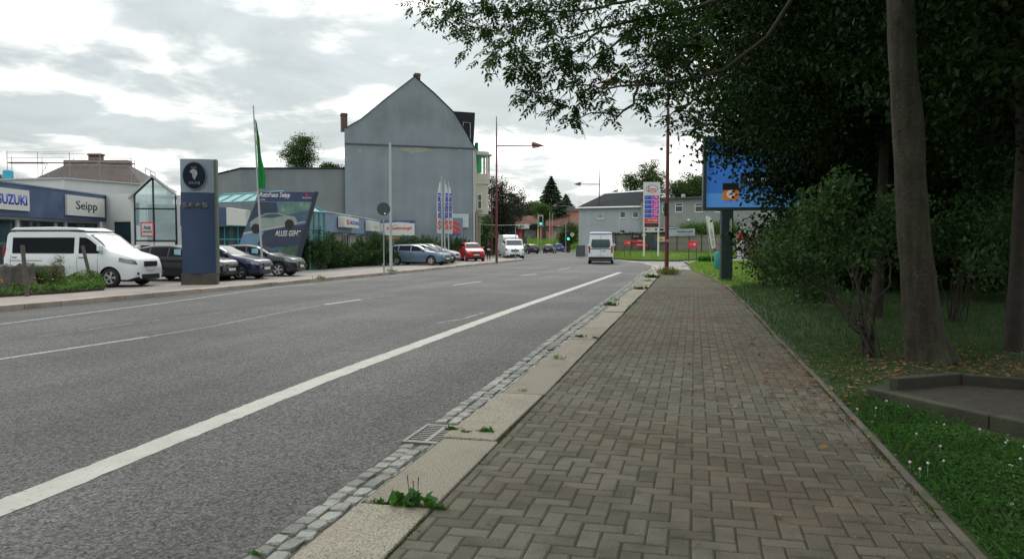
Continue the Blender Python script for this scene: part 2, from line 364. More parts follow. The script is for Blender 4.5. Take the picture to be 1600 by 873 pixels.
# paving joints of the left pavement are real grooves between slabs
# left kerb stones
rng = np.random.default_rng(3)
def kerb_run(name, pts, wid, z0, z1, m, L=(1.0, 1.0), side=1, gap=.012, bev=.015):
    o = MB(); P = [Vector((p[0], p[1], 0)) for p in pts]
    for i in range(len(P) - 1):
        a, b = P[i], P[i + 1]; d = (b - a); ln = d.length; d.normalize(); nrm = Vector((-d.y, d.x, 0)) * side
        k = max(1, round(ln / L[0])); s = ln / k
        for j in range(k):
            c = a + d * (s * (j + .5)) + nrm * wid / 2; jz = float(rng.normal(0, .006)); jo = float(rng.normal(0, .006))
            c = c + nrm * jo; o.box((c.x, c.y, (z0 + z1) / 2 + jz), (s - gap, wid, z1 - z0), rz=math.atan2(d.y, d.x))
    return tag(o.build(name, m, bevel=bev), kind='structure')
kerb_run('kerb', [(KL(y), y) for y in (-12, 0, 15, 24, 37, 50, 62, 71)] + [(-16.6, 74), (-18.5, 77), (-40, 81)], .32, -.3, ZL + .012, M_KERB_L, L=(1.15, 1), side=1, bev=.02)
# right kerb: wide granite slabs
o = MB(); js = [-2.2, 0, 2.0, 4.32, 5.92, 7.85, 10.15, 12.55, 14.3, 16.1, 17.75, 18.85, 20.7, 22.1, 23.6, 25.1, 26.4, 27.8, 29.2, 30.7, 32, 33.4, 34.8, 36.2, 37.6, 39, 41, 43, 45, 47]
for a, b in zip(js[:-1], js[1:]):
    jx = float(rng.normal(0, .008)); xs = np.interp((a + b) / 2, [0, 30, 40, 48], [-1.965, -2.06, -2.2, -2.5])
    o.box((xs + .235 + jx, (a + b) / 2, -.14 + float(rng.normal(0, .006))), (.46, b - a - .042, .30), rz=float(rng.normal(0, .006)) + (.0 if a < 25 else .006))
tag(o.build('kerb', M_GRAN, bevel=.012), kind='structure')
sheet('joint_bed', [(-2.0, -12), (-2.06, 30), (-2.4, 48), (-1.2, 48), (-1.2, -12)], -.03, mat('joint_dirt', (.03, .03, .016), .95, var=.3))
# gutter setts: two and a half rows of rough granite cubes
Vv = []; Ff = []; rows = 3
y = 0.8
def sett(cx, cy, hx, hy, z, rz):
    k = len(Vv); c, s = math.cos(rz), math.sin(rz)
    prof = [(1.0, -.06), (.99, -.012), (.86, 0.0)]
    for f, dz in prof:
        for q, (ex, ey) in enumerate(((1, .72), (.74, 1), (-.74, 1), (-1, .72), (-1, -.72), (-.74, -1), (.74, -1), (1, -.72))):
            jx = rng.normal(0, .05) if dz > -.05 else 0
            px_, py_ = ex * hx * (f + jx), ey * hy * (f + jx)
            Vv.append((cx + px_ * c - py_ * s, cy + px_ * s + py_ * c, z + dz + (rng.normal(0, .003) if dz == 0 else 0)))
    for r_ in range(2):
        for q in range(8): Ff.append((k + r_ * 8 + q, k + r_ * 8 + (q + 1) % 8, k + r_ * 8 + 8 + (q + 1) % 8, k + r_ * 8 + 8 + q))
    t = k + 16
    Ff.append((t, t + 1, t + 2, t + 3)); Ff.append((t, t + 3, t + 4, t + 7)); Ff.append((t + 4, t + 5, t + 6, t + 7))
for row in range(3):
    y = .6 + row * .07
    while y < 47:
        hy = rng.uniform(.06, .09)
        x0, x1 = XR(y) + .015, np.interp(y, [0, 30, 40, 48], [-1.985, -2.08, -2.22, -2.52])
        wd_ = (x1 - x0) / 3; cx_s = x0 + wd_ * (row + .5)
        if not (6.02 < y < 6.72) : sett(cx_s + rng.normal(0, .006), y + hy, wd_ / 2 - .007, hy - .006, ZR + .028 + rng.normal(0, .005) - .012, rng.normal(0, .05))
        y += 2 * hy + .004
go = np_mesh('gutter', Vv, Ff, M_SETT); tag(go, kind='structure')
# herringbone pavers, one real block each
def path_edges(y):
    return np.interp(y, [-8, 30, 38, 46, 52], [-1.49, -1.55, -1.68, -1.9, -1.9]), np.interp(y, [-8, 4, 9, 20, 26, 31, 37, 42, 47], [1.41, 1.41, 1.39, 1.3, 1.2, 1.05, .65, .2, -.3])
W = .12; blocks = []
for j in range(-10, int(47 / W)):
    for i in range(-34, 18):
        k = (i - j) % 4
        if k == 0: cx0, cy0, hx, hy = -(i + 1) * W, (j + .5) * W, W, W / 2
        elif k == 3: cx0, cy0, hx, hy = -(i + .5) * W, (j + 1) * W, W / 2, W
        else: continue
        l_, r_ = path_edges(cy0)
        x0, x1 = max(cx0 - hx, l_), min(cx0 + hx, r_)
        if x1 - x0 < .03: continue
        blocks.append(((x0 + x1) / 2, cy0, (x1 - x0) / 2, hy))
B = np.array(blocks); nb = len(B); g = .0042
g = .0036; B[:, 2] -= g + rng.uniform(0, .0012, nb); B[:, 3] -= g + rng.uniform(0, .0012, nb)
zt = rng.normal(0, .0016, nb); tx = rng.normal(0, .006, nb); ty = rng.normal(0, .006, nb); ra = rng.normal(0, .006, nb)
vs3 = []
for ins, dz in ((0, -.03), (0, -.007), (.009, 0)):
    for sx, sy in ((-1, -1), (1, -1), (1, 1), (-1, 1)):
        lx = sx * (B[:, 2] - ins); ly = sy * (B[:, 3] - ins)
        X = B[:, 0] + lx - ra * ly; Y = B[:, 1] + ly + ra * lx
        vs3.append(np.stack([X, Y, zt + dz + tx * lx + ty * ly], 1))
Vb = np.stack(vs3, 1).reshape(-1, 3); off = (np.arange(nb) * 12)[:, None, None]
fq = []
for r_ in (0, 1):
    for q in range(4): fq.append((r_ * 4 + q, r_ * 4 + (q + 1) % 4, r_ * 4 + 4 + (q + 1) % 4, r_ * 4 + 4 + q))
fq.append((8, 9, 10, 11)); Fb = (off + np.array(fq)[None]).reshape(-1, 4)
tag(np_mesh('footpath', Vb, Fb, M_BRICK), kind='structure')
sheet('paver_bed', [(path_edges(y)[0], y) for y in (-8, 30, 38, 46)] + [(path_edges(y)[1], y) for y in (46, 42, 37, 31, 26, 20, 9, 4, -8)], -.0065, M_JOINT)
# path runs out on to the petrol station drive
kerb_run('edging', [(path_edges(y)[1] + .01 + float(rng.normal(0, .006)), y) for y in (-3, 0, 2, 4, 5, 6, 7, 8, 9.2, 11, 14, 18, 22, 26, 31, 36)], .055, -.2, .012, M_KERB_R, L=(1.0, 1), side=-1, bev=.008)
# right-hand verge ground
vg = [(path_edges(y)[1] + .05, y) for y in (-8, 4, 9, 20, 26, 31, 37, 42, 46)] + [G(1075, 411.5)[:2], G(1068, 409)[:2], G(1098, 406)[:2], (30, 60), (70, 60), (70, -30), (1.46, -30)]
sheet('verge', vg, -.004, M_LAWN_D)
sheet('sun_painted_lawn', [(path_edges(y)[1] + .06, y) for y in (29, 33, 37, 42, 46)] + [G(1077, 411.8)[:2], G(1070, 409.3)[:2], G(1099, 406.3)[:2], (14, 62), (9, 40), (4.4, 32)], .002, M_LAWN)  # lighter lawn colour makes up for sunlight the trees block here
isl = [G(952, 399.2), G(962, 404), G(1000, 406.3), G(1060, 406.8), G(1098, 403.9), G(1200, 401.8)]
FA, FB, FC = P0(938, 99), P0(1040, 92), P0(1185, 78)
def poly_at(P, t):
    k = min(int(t * (len(P) - 1)), len(P) - 2); return Vector(P[k]).lerp(Vector(P[k + 1]), t * (len(P) - 1) - k)
def isl_pt(t, s):
    a = poly_at(isl, t); b = FA.lerp(FB, t / .5) if t < .5 else FB.lerp(FC, (t - .5) / .5); p = a.lerp(b, s); p.z = .03 + .55 * s * s * (3 - 2 * s) * 1.0; return p
o = MB(); V2 = [isl_pt(i / 20, j / 6) for i in range(21) for j in range(7)]; o.add(V2, [(i * 7 + j, i * 7 + j + 1, (i + 1) * 7 + j + 1, (i + 1) * 7 + j) for i in range(20) for j in range(6)])
o.add([isl_pt(i / 20, 0) for i in range(21)] + [isl_pt(i / 20, 0) - Vector((0, 0, .4)) for i in range(21)], [(i, i + 1, i + 22, i + 21) for i in range(20)]); tag(o.build('grass_island', M_LAWN, smooth=True), kind='structure')
kerb_run('kerb', [(p.x, p.y) for p in (isl[0], isl[1], isl[2], isl[3], isl[4], isl[5])], .12, -.25, .05, M_CONC, L=(1.2, 1), side=-1)
sheet('drive', [G(958, 403.2, ZR)[:2], G(1000, 406.6, ZR)[:2], G(1060, 407.2, ZR)[:2], G(1110, 403.8, ZR)[:2], (36, 78), (36, 62), G(1068, 410, ZR)[:2], G(1080, 412.5, ZR)[:2], (-1.5, 47.5), (-2.6, 47.5), G(1018, 414.5, ZR)[:2]], ZR + .006, mat('drive_asphalt', (.21, .2, .19), .85, var=.12, vs_=1, bump=.3, bs=60))
kerb_run('kerb', [G(1030, 424, ZR)[:2], G(1022, 416, ZR)[:2], G(1003, 411.5, ZR)[:2], G(960, 405.5, ZR)[:2]], .3, -.3, ZR + .03, M_KERB_L, L=(1., 1), side=-1)

o = MB(); o.add([(-2.5, 46.2, -.012), (-.2, 46.2, -.012), (-.45, 54, -.088), (-1.5, 54, -.088), (-2.6, 50, -.088)], [(0, 1, 2, 3, 4)])
tag(o.build('dropped_kerb', M_PAVE_L), kind='structure')

sheet('drive_base', [(-3.2, 44), (-3.2, 56), (14, 100), (44, 100), (44, 44)], -.13, M_PAVE_L)
# ------------------------------------------------------------------ painted lines
def line(name, pts, wd, m, z=ZR + .004, jit=.0065, step=.09):
    P = [G(*p, ZR) for p in pts]; ds = [0]
    for a, b in zip(P[:-1], P[1:]): ds.append(ds[-1] + (b - a).length)
    s = np.arange(0, ds[-1], step); X = np.interp(s, ds, [p.x for p in P]); Y = np.interp(s, ds, [p.y for p in P])
    t = np.gradient(np.stack([X, Y], 1), axis=0); t /= np.linalg.norm(t, axis=1, keepdims=True); nn = np.stack([-t[:, 1], t[:, 0]], 1)
    j1 = rng.normal(0, jit, len(s)); j2 = rng.normal(0, jit, len(s))
    a = np.stack([X, Y], 1) + nn * (wd / 2 + j1)[:, None]; b = np.stack([X, Y], 1) - nn * (wd / 2 + j2)[:, None]
    v = np.zeros((2 * len(s), 3)); v[0::2, :2] = a; v[1::2, :2] = b; v[:, 2] = z
    f = [(2 * i, 2 * i + 1, 2 * i + 3, 2 * i + 2) for i in range(len(s) - 1)]
    q = np_mesh(name, v, f, m)
    if q.data.polygons[0].normal.z < 0: q.data.flip_normals()
    return tag(q, kind='structure')
line('road_marking', [(-260, 893), (0, 794), (500, 594), (800, 484), (969, 425.5)], .27, M_LINE)
line('road_marking', [(-120, 518), (0, 506.5), (250, 474), (430, 449), (560, 437), (640, 428)], .13, M_LINE_OLD)
line('road_marking', [(-120, 575), (0, 561), (235, 525.5)], .13, M_LINE_OLD)
line('road_marking', [(235, 525.5), (330, 510), (430, 490), (500, 477)], .05, M_LINE_OLD)
line('road_marking', [(506, 476), (566, 467.5)], .14, M_LINE)
line('road_marking', [(566, 467), (620, 460)], .04, M_LINE_OLD)
line('road_marking', [(708, 445.5), (754, 439.5)], .14, M_LINE)
line('road_marking', [(814, 430.6), (838, 428)], .14, M_LINE)
line('road_marking', [(872, 421.5), (890, 419)], .14, M_LINE)
line('road_marking', [(680, 505), (720, 499), (757, 488)], .05, M_LINE_OLD, jit=.02)
line('road_marking', [(60, 526), (200, 506), (355, 487)], .03, M_LINE_OLD, jit=.012)
line('road_marking', [(960, 404.6), (1000, 409.5), (1012, 413)], .12, M_LINE_OLD)

# ------------------------------------------------------------------ storm drain
t = thing('storm_drain', 'cast iron storm drain grate set into the cobbled gutter', 'drain', (-2.2, 6.36, ZR + .012))
f = MB(); f.bb(-.2, .2, -.32, -.28, -.05, .012); f.bb(-.2, .2, .28, .32, -.05, .012); f.bb(-.2, -.165, -.28, .28, -.05, .012); f.bb(.165, .2, -.28, .28, -.05, .012)
f.build('frame', M_IRON, t, bevel=.004)
f = MB(); f.bb(-.02, .02, -.28, .28, -.035, .009)
for k in range(9): f.bb(-.165, .165, -.262 + k * .063, -.238 + k * .063, -.03, .007)
f.build('grate', M_IRON, t, bevel=.003)
f = MB(); f.bb(-.17, .17, -.29, .29, -.12, -.06); f.build('pit', M_DARK, t)
# ------------------------------------------------------------------ vegetation
def leafmat(name, c, c2, tr=.3, isl=.35, rough=.45, c2s=.5):
    return mat(name, c, rough, var=.15, vs_=.8, c2=c2, c2s=c2s, c2t=(.4, .65), island=isl, trans=tr, spec=.10)
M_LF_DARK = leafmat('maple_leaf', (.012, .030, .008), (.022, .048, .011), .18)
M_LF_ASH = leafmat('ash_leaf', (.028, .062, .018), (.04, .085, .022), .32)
M_LF_SHRUB = leafmat('shrub_leaf', (.048, .10, .038), (.075, .135, .05), .3)
M_LF_MID = leafmat('broad_leaf', (.05, .09, .028), (.07, .12, .035), .25)
M_LF_FAR = leafmat('far_leaf', (.07, .105, .055), (.09, .13, .06), .2)
M_LF_PURP = leafmat('copper_leaf', (.03, .036, .028), (.045, .048, .035), .2)
M_NEEDLE = leafmat('conifer_needles', (.04, .07, .045), (.045, .08, .036), .1)  # lighter, greyer green stands in for haze on the far spruces
M_JUN = leafmat('juniper_foliage', (.035, .07, .025), (.055, .10, .032), .1, .4)
M_LF_RED = leafmat('barberry_leaf', (.06, .045, .028), (.09, .07, .035), .25)
M_LF_CLOVER = leafmat('clover_leaf', (.036, .115, .02), (.065, .15, .03), .3, .4)
M_BARK = mat('bark', (.037, .029, .019), .9, streak=.3, sv=(16, 16, 2.2), var=.3, vs_=6, c2=(.038, .045, .022), c2s=1.2, c2t=(.45, .65), c3=(.055, .05, .038), c3s=14, bump=1.0, bs=28)
M_BARK_D = mat('dark_bark', (.035, .029, .022), .9, var=.3, vs_=6, bump=.9, bs=26)
M_TWIG = mat('twig', (.07, .055, .04), .85, var=.2)

def limb(rng, a, b, r0, r1, k=6, wob=.06, sag=0.0):
    a, b = Vector(a), Vector(b); L = (b - a).length; pts = []; rad = []
    for i in range(k + 1):
        t = i / k; p = a.lerp(b, t) + Vector(rng.normal(0, wob * L * math.sin(math.pi * t) * .5, 3)); p.z += sag * L * math.sin(math.pi * t)
        pts.append(p); rad.append(r0 * (1 - t) + r1 * t)
    return pts, rad
def tree(name, label, cat, base, trunk, blobs, ncl, nlf, cr, leaf, m, seed, group=None, bark=None, aspect=.6, limbs=10, shell=.45, twigs=0, down=.3, tn=14):
    "blobs and trunk points in metres relative to the base"
    rg = np.random.default_rng(seed); t = thing(name, label, cat, base, 0, group)
    o = MB(); tp = [Vector(p[:3]) for p in trunk]; tr = [p[3] for p in trunk]; o.tube(tp, tr, tn)
    C, cc = crown_pts(rg, blobs, ncl, nlf, cr, shell)
    for i in range(limbs):
        tgt = cc[rg.integers(len(cc))]; cj = [q for q in range(1, len(tp)) if tp[q].z > .45 * tp[-1].z]; j = cj[rg.integers(len(cj))]; s = tp[j]
        pts, rad = limb(rg, s, tgt, tr[j] * .6, .02, 6, .25, .08); o.tube(pts, rad, 6)
    if twigs:
        for i in range(twigs):
            a = cc[rg.integers(len(cc))]; b = cc[np.argsort(((cc - a) ** 2).sum(1))[min(6, len(cc) - 1)]]
            pts, rad = limb(rg, a, b, .012, .006, 3, .2); o.tube(pts, rad, 4, cap=False)
    o.build('trunk', bark or M_BARK, t, smooth=True, fix=False)
    leaves('crown', rg, C, leaf, m, t, aspect, down); return t

# --- the near tree with the pale smooth trunk, right of the path
b = G(1452, 565); 
def tp(px, py, r): # trunk point at constant depth
    q = V(px, py, b.dot(fw)) - b; return (q.x, q.y, q.z, r)
T1 = [(0, 0, -.15, .42), (0, 0, .03, .36), tp(1449, 548, .315), tp(1444, 520, .29), tp(1438, 470, .262), tp(1431, 400, .238), tp(1424, 300, .218), tp(1418, 200, .21), tp(1411, 110, .2), tp(1407, 0, .19), tp(1404, -120, .18), tp(1400, -260, .16), (-.4, .6, 8.5, .12), (-.3, .9, 11, .05)]
T1[0] = (T1[1][0], T1[1][1], -.15, .5)
T1a = np.array(T1); zs_ = np.concatenate([[-.15], np.arange(0, 4.4, .09), T1a[T1a[:, 2] > 4.4][:, 2]])
T1 = [(float(np.interp(z, T1a[:, 2], T1a[:, 0])), float(np.interp(z, T1a[:, 2], T1a[:, 1])), float(z), float(np.interp(z, T1a[:, 2], T1a[:, 3]))) for z in zs_]
rgn = np.random.default_rng(11)
t1 = tree('ash_tree', 'large tree with thick mossy trunk and branches reaching over the path', 'tree', b, T1,
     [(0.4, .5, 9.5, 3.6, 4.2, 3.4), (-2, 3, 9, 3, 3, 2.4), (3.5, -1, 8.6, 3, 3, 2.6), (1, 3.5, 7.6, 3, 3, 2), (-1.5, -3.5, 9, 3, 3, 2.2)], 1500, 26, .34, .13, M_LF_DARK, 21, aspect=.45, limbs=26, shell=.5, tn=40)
from mathutils import noise as mnoise
for ch in t1.children:
    if not ch.name.startswith('trunk'): continue
    for v in ch.data.vertices:
        z = v.co.z
        if z > 5.2: continue
        ax = Vector((float(np.interp(z, T1a[:, 2], T1a[:, 0])), float(np.interp(z, T1a[:, 2], T1a[:, 1])), z)); d = v.co - ax; r = d.length
        if r > .7 or r < .05: continue
        th = math.atan2(d.y, d.x); u = d / r
        k = .05 * mnoise.noise(Vector((math.cos(th) * 5, math.sin(th) * 5, z * .8))) + .035 * mnoise.noise(Vector((math.cos(th) * 14, math.sin(th) * 14, z * 2.5))) + .05 * mnoise.noise(Vector((math.cos(th) * 1.5, math.sin(th) * 1.5, z * 1.3)))
        fl = max(0, 1 - z / .75) ** 2; k += fl * (.20 * max(0, math.cos(th * 5 + 1.1)) ** 1.5 - .06 + .12 * mnoise.noise(Vector((math.cos(th) * 2, math.sin(th) * 2, 3))))
        v.co = ax + u * r * .88 * (1 + k * (1.6 if z < 4 else .8))
# overhanging ash branches as compound leaves on drawn twigs (part of the near tree)
bw = Vector(t1.location)
DB = 11.2
def BP(px, py, d=DB): return V(px, py, d) - bw
brs = [([(1405, -120, 10.6), (1290, -90, 10.9), (1180, -20, 11), (1090, 12, 11.1), (1000, 30, 11.2), (940, 45, 11.3), (880, 62, 11.4), (820, 33, 11.5)], .042),
       ([(1180, -20, 11), (1080, -20, 11.4), (994, 0, 11.8), (940, 12, 12), (898, 18, 12.1), (820, 20, 12.2), (740, 22, 12.4), (680, 12, 12.5)], .03),
       ([(820, 33, 11.5), (802, 57, 11.5), (772, 87, 11.4)], .014), ([(1290, -90, 10.9), (1200, 60, 10.8), (1130, 110, 10.7), (1060, 128, 10.7), (1000, 131, 10.6), (955, 137, 10.6), (895, 135, 10.5), (847, 147, 10.5)], .028),
       ([(998, 132, 10.6), (988, 162, 10.6), (967, 180, 10.5), (925, 177, 10.4), (895, 186, 10.4)], .018),
       ([(1000, 30, 11.2), (960, 70, 11.1), (930, 85, 11), (905, 105, 11)], .018), ([(940, 45, 11.3), (900, 80, 11.4), (865, 95, 11.4), (840, 108, 11.4)], .016),
       ([(1060, 128, 10.7), (1075, 160, 10.7), (1030, 190, 10.7), (1060, 198, 10.7)], .01), ([(1090, 12, 11.1), (1060, 60, 11), (1030, 85, 10.9), (1005, 110, 10.9)], .016),
       ([(1130, 110, 10.7), (1100, 160, 10.8), (1085, 210, 10.8)], .014), ([(1080, -20, 11.4), (1010, -45, 11.5), (900, -40, 11.8), (790, -10, 12)], .03)]
o = MB()
anch = []
for pts, r0 in brs:
    P = [BP(*q) for q in pts]
    S = []
    for a_, b_ in zip(P[:-1], P[1:]):
        for t_ in (0, .33, .66): S.append(a_.lerp(b_, t_) + Vector(rgn.normal(0, .012, 3)))
    S.append(P[-1]); o.tube(S, [max(.005, r0 * (1 - i / len(S)) + .004) for i in range(len(S))], 7); anch += S
cl = [(668, 8, 26, 12), (700, 22, 34, 26), (738, 40, 30, 22), (722, 8, 34, 20), (765, 12, 30, 20), (785, 42, 30, 16), (810, 12, 30, 22), (842, 6, 30, 18), (870, 20, 34, 24), (905, 10, 30, 20), (940, 4, 30, 16), (975, 14, 30, 14),
      (818, 30, 20, 8), (760, -30, 50, 26), (850, -25, 50, 26), (950, -25, 50, 24), (1040, -15, 40, 22), (1015, 10, 24, 8),
      (770, 90, 16, 8), (778, 76, 14, 6), (800, 66, 16, 8), (812, 84, 15, 8), (806, 102, 18, 12), (828, 112, 18, 12), (822, 142, 14, 10), (836, 150, 12, 5), (848, 122, 15, 9),
      (868, 60, 26, 16), (858, 88, 18, 8), (884, 76, 20, 9), (893, 100, 26, 20), (908, 116, 20, 12), (878, 122, 14, 6), (925, 62, 20, 12), (948, 80, 24, 14), (955, 108, 20, 12), (938, 128, 18, 9),
      (868, 152, 17, 11), (888, 170, 15, 9), (898, 186, 13, 8), (915, 150, 18, 8), (942, 160, 18, 9), (955, 172, 16, 6), (980, 118, 18, 8), (975, 60, 20, 8), (1000, 44, 28, 18), (1012, 78, 24, 12), (1030, 30, 30, 18),
      (1040, 62, 26, 16), (1020, 112, 24, 13), (1032, 145, 20, 9), (1008, 152, 18, 7), (1000, 165, 14, 3), (1055, 95, 26, 16), (1065, 30, 30, 22), (1062, 130, 26, 16), (1075, 165, 24, 14), (1050, 178, 16, 4), (1085, 60, 34, 26), (1090, 110, 30, 24), (1085, 200, 18, 10)]
LC = []; LD = []; LN = []; LL = []
AN = np.array([tuple(a) for a in anch])
for (px, py, rr, nl) in cl:
    d = float(np.interp(px, [660, 1000, 1100], [12.3, 11.1, 10.9])) if py < 45 else 10.9
    c0 = BP(px, py, d); s_ = rr / FPX * d
    a = Vector(AN[np.argmin(((AN - np.array(c0)) ** 2).sum(1))])
    pts, rad = limb(rgn, a, c0, .009, .004, 4, .12, .03); o.tube(pts, rad, 4, cap=False)
    for k in range(int(nl * 1.5)):
        q = c0 + Vector(rgn.normal(0, 1, 3)) * s_ * .55
        dr = Vector((rgn.normal(-.25, .8), rgn.normal(0, .8), rgn.normal(-.55, .35))).normalized()
        up = Vector((rgn.normal(0, .4), rgn.normal(0, .4), 1)); sd_ = dr.cross(up).normalized(); nn_ = sd_.cross(dr)
        L_ = rgn.uniform(.16, .26); tip = q + dr * L_
        o.tube([q - dr * .05, q + dr * L_ * .5, tip], [.0022, .0018, .001], 3, cap=False)
        npair = 4
        for j in range(npair):
            f_ = .15 + .75 * j / npair; r_ = q + dr * L_ * f_
            for sg in (-1, 1):
                ld = (sd_ * sg * .9 + dr * .6 + Vector((0, 0, -.22)) + Vector(rgn.normal(0, .12, 3))).normalized(); ll = rgn.uniform(.072, .102)
                LC.append(r_ + ld * ll * .5); LD.append(ld); LN.append(nn_ + Vector(rgn.normal(0, .2, 3))); LL.append(ll)
        LC.append(tip + dr * .035); LD.append(dr); LN.append(nn_); LL.append(.078)
o.build('branch', M_BARK_D, t1, smooth=True, fix=False)
LL = np.array(LL); v_, f_ = leaf_arrays(np.array([tuple(x) for x in LC]), np.array([tuple(x) for x in LD]), np.array([tuple(x) for x in LN]), LL, LL * .42)
np_mesh('crown', v_, f_, M_LF_ASH, t1)

# --- the dense row of dark trees behind
tree('maple_tree', 'dense dark maple whose drooping boughs half cover the blue billboard', 'tree', P0(1290, 21), [(0, 0, -.1, .3), (0, 0, 2, .24), (.1, 0, 5, .2), (0, 0, 9, .1)],
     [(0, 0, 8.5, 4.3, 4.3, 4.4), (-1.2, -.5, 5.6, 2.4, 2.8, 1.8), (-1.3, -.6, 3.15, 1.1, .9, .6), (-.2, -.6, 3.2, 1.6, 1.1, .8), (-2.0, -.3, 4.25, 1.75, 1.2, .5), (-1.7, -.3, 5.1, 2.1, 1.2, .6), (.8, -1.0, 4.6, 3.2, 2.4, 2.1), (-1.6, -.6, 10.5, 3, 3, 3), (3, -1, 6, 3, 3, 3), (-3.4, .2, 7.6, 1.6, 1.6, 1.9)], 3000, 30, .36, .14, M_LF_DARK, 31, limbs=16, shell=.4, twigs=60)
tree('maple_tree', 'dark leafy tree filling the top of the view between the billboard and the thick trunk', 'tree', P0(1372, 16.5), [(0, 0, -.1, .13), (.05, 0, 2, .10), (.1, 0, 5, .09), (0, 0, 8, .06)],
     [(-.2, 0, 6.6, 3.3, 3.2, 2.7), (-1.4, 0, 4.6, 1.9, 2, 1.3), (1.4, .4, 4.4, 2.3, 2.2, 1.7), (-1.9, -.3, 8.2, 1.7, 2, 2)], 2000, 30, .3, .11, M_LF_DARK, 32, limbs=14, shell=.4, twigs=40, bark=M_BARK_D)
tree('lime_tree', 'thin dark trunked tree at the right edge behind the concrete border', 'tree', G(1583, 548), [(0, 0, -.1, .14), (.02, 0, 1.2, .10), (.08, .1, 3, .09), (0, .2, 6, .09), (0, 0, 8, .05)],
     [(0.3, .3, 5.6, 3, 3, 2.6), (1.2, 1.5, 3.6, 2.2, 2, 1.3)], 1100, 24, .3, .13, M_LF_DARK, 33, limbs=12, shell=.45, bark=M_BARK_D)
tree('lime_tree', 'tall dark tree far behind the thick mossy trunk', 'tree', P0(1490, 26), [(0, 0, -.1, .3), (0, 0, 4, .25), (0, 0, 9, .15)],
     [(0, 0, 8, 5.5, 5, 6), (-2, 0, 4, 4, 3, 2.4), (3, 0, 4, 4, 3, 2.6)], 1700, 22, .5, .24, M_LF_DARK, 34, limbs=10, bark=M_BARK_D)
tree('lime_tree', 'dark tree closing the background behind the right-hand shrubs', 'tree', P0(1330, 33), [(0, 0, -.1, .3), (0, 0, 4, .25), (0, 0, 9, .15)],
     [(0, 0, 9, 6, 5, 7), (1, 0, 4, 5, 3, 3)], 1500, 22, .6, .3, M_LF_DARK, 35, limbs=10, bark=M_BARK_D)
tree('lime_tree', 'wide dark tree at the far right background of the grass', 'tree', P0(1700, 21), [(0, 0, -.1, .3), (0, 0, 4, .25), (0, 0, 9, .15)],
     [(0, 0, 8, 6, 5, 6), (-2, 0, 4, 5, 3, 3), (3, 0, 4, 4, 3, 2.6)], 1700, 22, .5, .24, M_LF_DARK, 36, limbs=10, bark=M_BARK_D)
tree('lime_tree', 'unseen dark tree added beside the camera so its crown shades the near pavers', 'tree', (7.2, 2.0, 0), [(0, 0, -.1, .3), (0, 0, 4, .25), (0, 0, 9, .15)],
     [(-.5, 0, 8.5, 4.6, 5, 3), (-1.5, -4, 8.5, 4, 4, 3), (2, 3, 8, 4, 4, 3.6), (-4.2, 2.2, 7.4, 2.6, 3.6, 1.6), (-4, -2.5, 7.2, 2.8, 3, 1.6)], 2100, 20, .5, .26, M_LF_DARK, 37, limbs=10)  # tree added out of view, crown spread over the path for shade

# --- shrubs of the verge
def shrub(name, label, base, stems, blobs, ncl, nlf, cr, leaf, m, seed, aspect=.6, r=.02, cat='shrub', group=None, down=.3, shell=.6):
    rg = np.random.default_rng(seed); t = thing(name, label, cat, base, 0, group); C, cc = crown_pts(rg, blobs, ncl, nlf, cr, shell); o = MB()
    for i in range(stems):
        a = Vector((rg.normal(0, .08), rg.normal(0, .08), -.05)); tg = Vector(cc[rg.integers(len(cc))])
        pts, rad = limb(rg, a, tg, r * rg.uniform(.7, 1.2), .006, 7, .12, .0)
        for k in range(1, len(pts) - 1): pts[k].x = a.x + (pts[k].x - a.x) * (k / 7) ** .5 * .9; pts[k].y = a.y + (pts[k].y - a.y) * (k / 7) ** .5 * .9
        o.tube(pts, rad, 6)
    o.build('stem', M_BARK_D, t, smooth=True, fix=False); leaves('foliage', rg, C, leaf, m, t, aspect, down); return t
b = G(1362, 557)
def rel(px, py, d): q = V(px, py, d) - b; return (q.x, q.y, q.z)
shrub('lilac_shrub', 'many stemmed leafy shrub just left of the thick mossy trunk', b, 15,
      [(*rel(1290, 330, 11.6), .55, .6, .5), (*rel(1240, 400, 11.8), .5, .6, .38), (*rel(1320, 300, 11.4), .38, .5, .34), (*rel(1340, 390, 11.3), .4, .5, .4), (*rel(1390, 350, 11), .35, .4, .5), (*rel(1270, 450, 11.9), .35, .5, .28)], 330, 15, .12, .085, M_LF_SHRUB, 41, .62, .022)
shrub('hazel_shrub', 'leafy green shrub at the edge of the path below the billboard', G(1252, 474), 9,
      [(0, 0, 1.6, 1.1, .9, .9), (-.6, 0, 1.0, .8, .8, .6), (.7, .2, 1.3, .9, .8, .8)], 330, 15, .17, .11, M_LF_SHRUB, 42, .62, .022)
shrub('barberry_bush', 'reddish brown twiggy bush beside the billboard post', G(1192, 447), 16,
      [(0, 0, 1.2, .85, .8, .95), (.2, 0, .7, .9, .8, .6)], 420, 14, .13, .06, M_LF_RED, 43, .5, .012)
shrub('elder_shrub', 'green shrub with bright young leaves right of the thick mossy trunk', P0(1500, 15.5), 10,
      [(0, 0, 1.9, 1.2, .9, .7), (.9, .2, 2.5, 1.0, .8, .8), (-.8, 0, 1.4, .5, .6, .5)], 260, 15, .16, .1, M_LF_SHRUB, 44, .62, .02)
shrub('elder_shrub', 'leafy shrub behind the thin dark trunk at the right edge', P0(1590, 13.5), 10,
      [(0, 0, 1.5, 1.0, .9, .9), (.7, .2, 2.2, .9, .8, .8)], 260, 15, .14, .1, M_LF_SHRUB, 45, .62, .02)
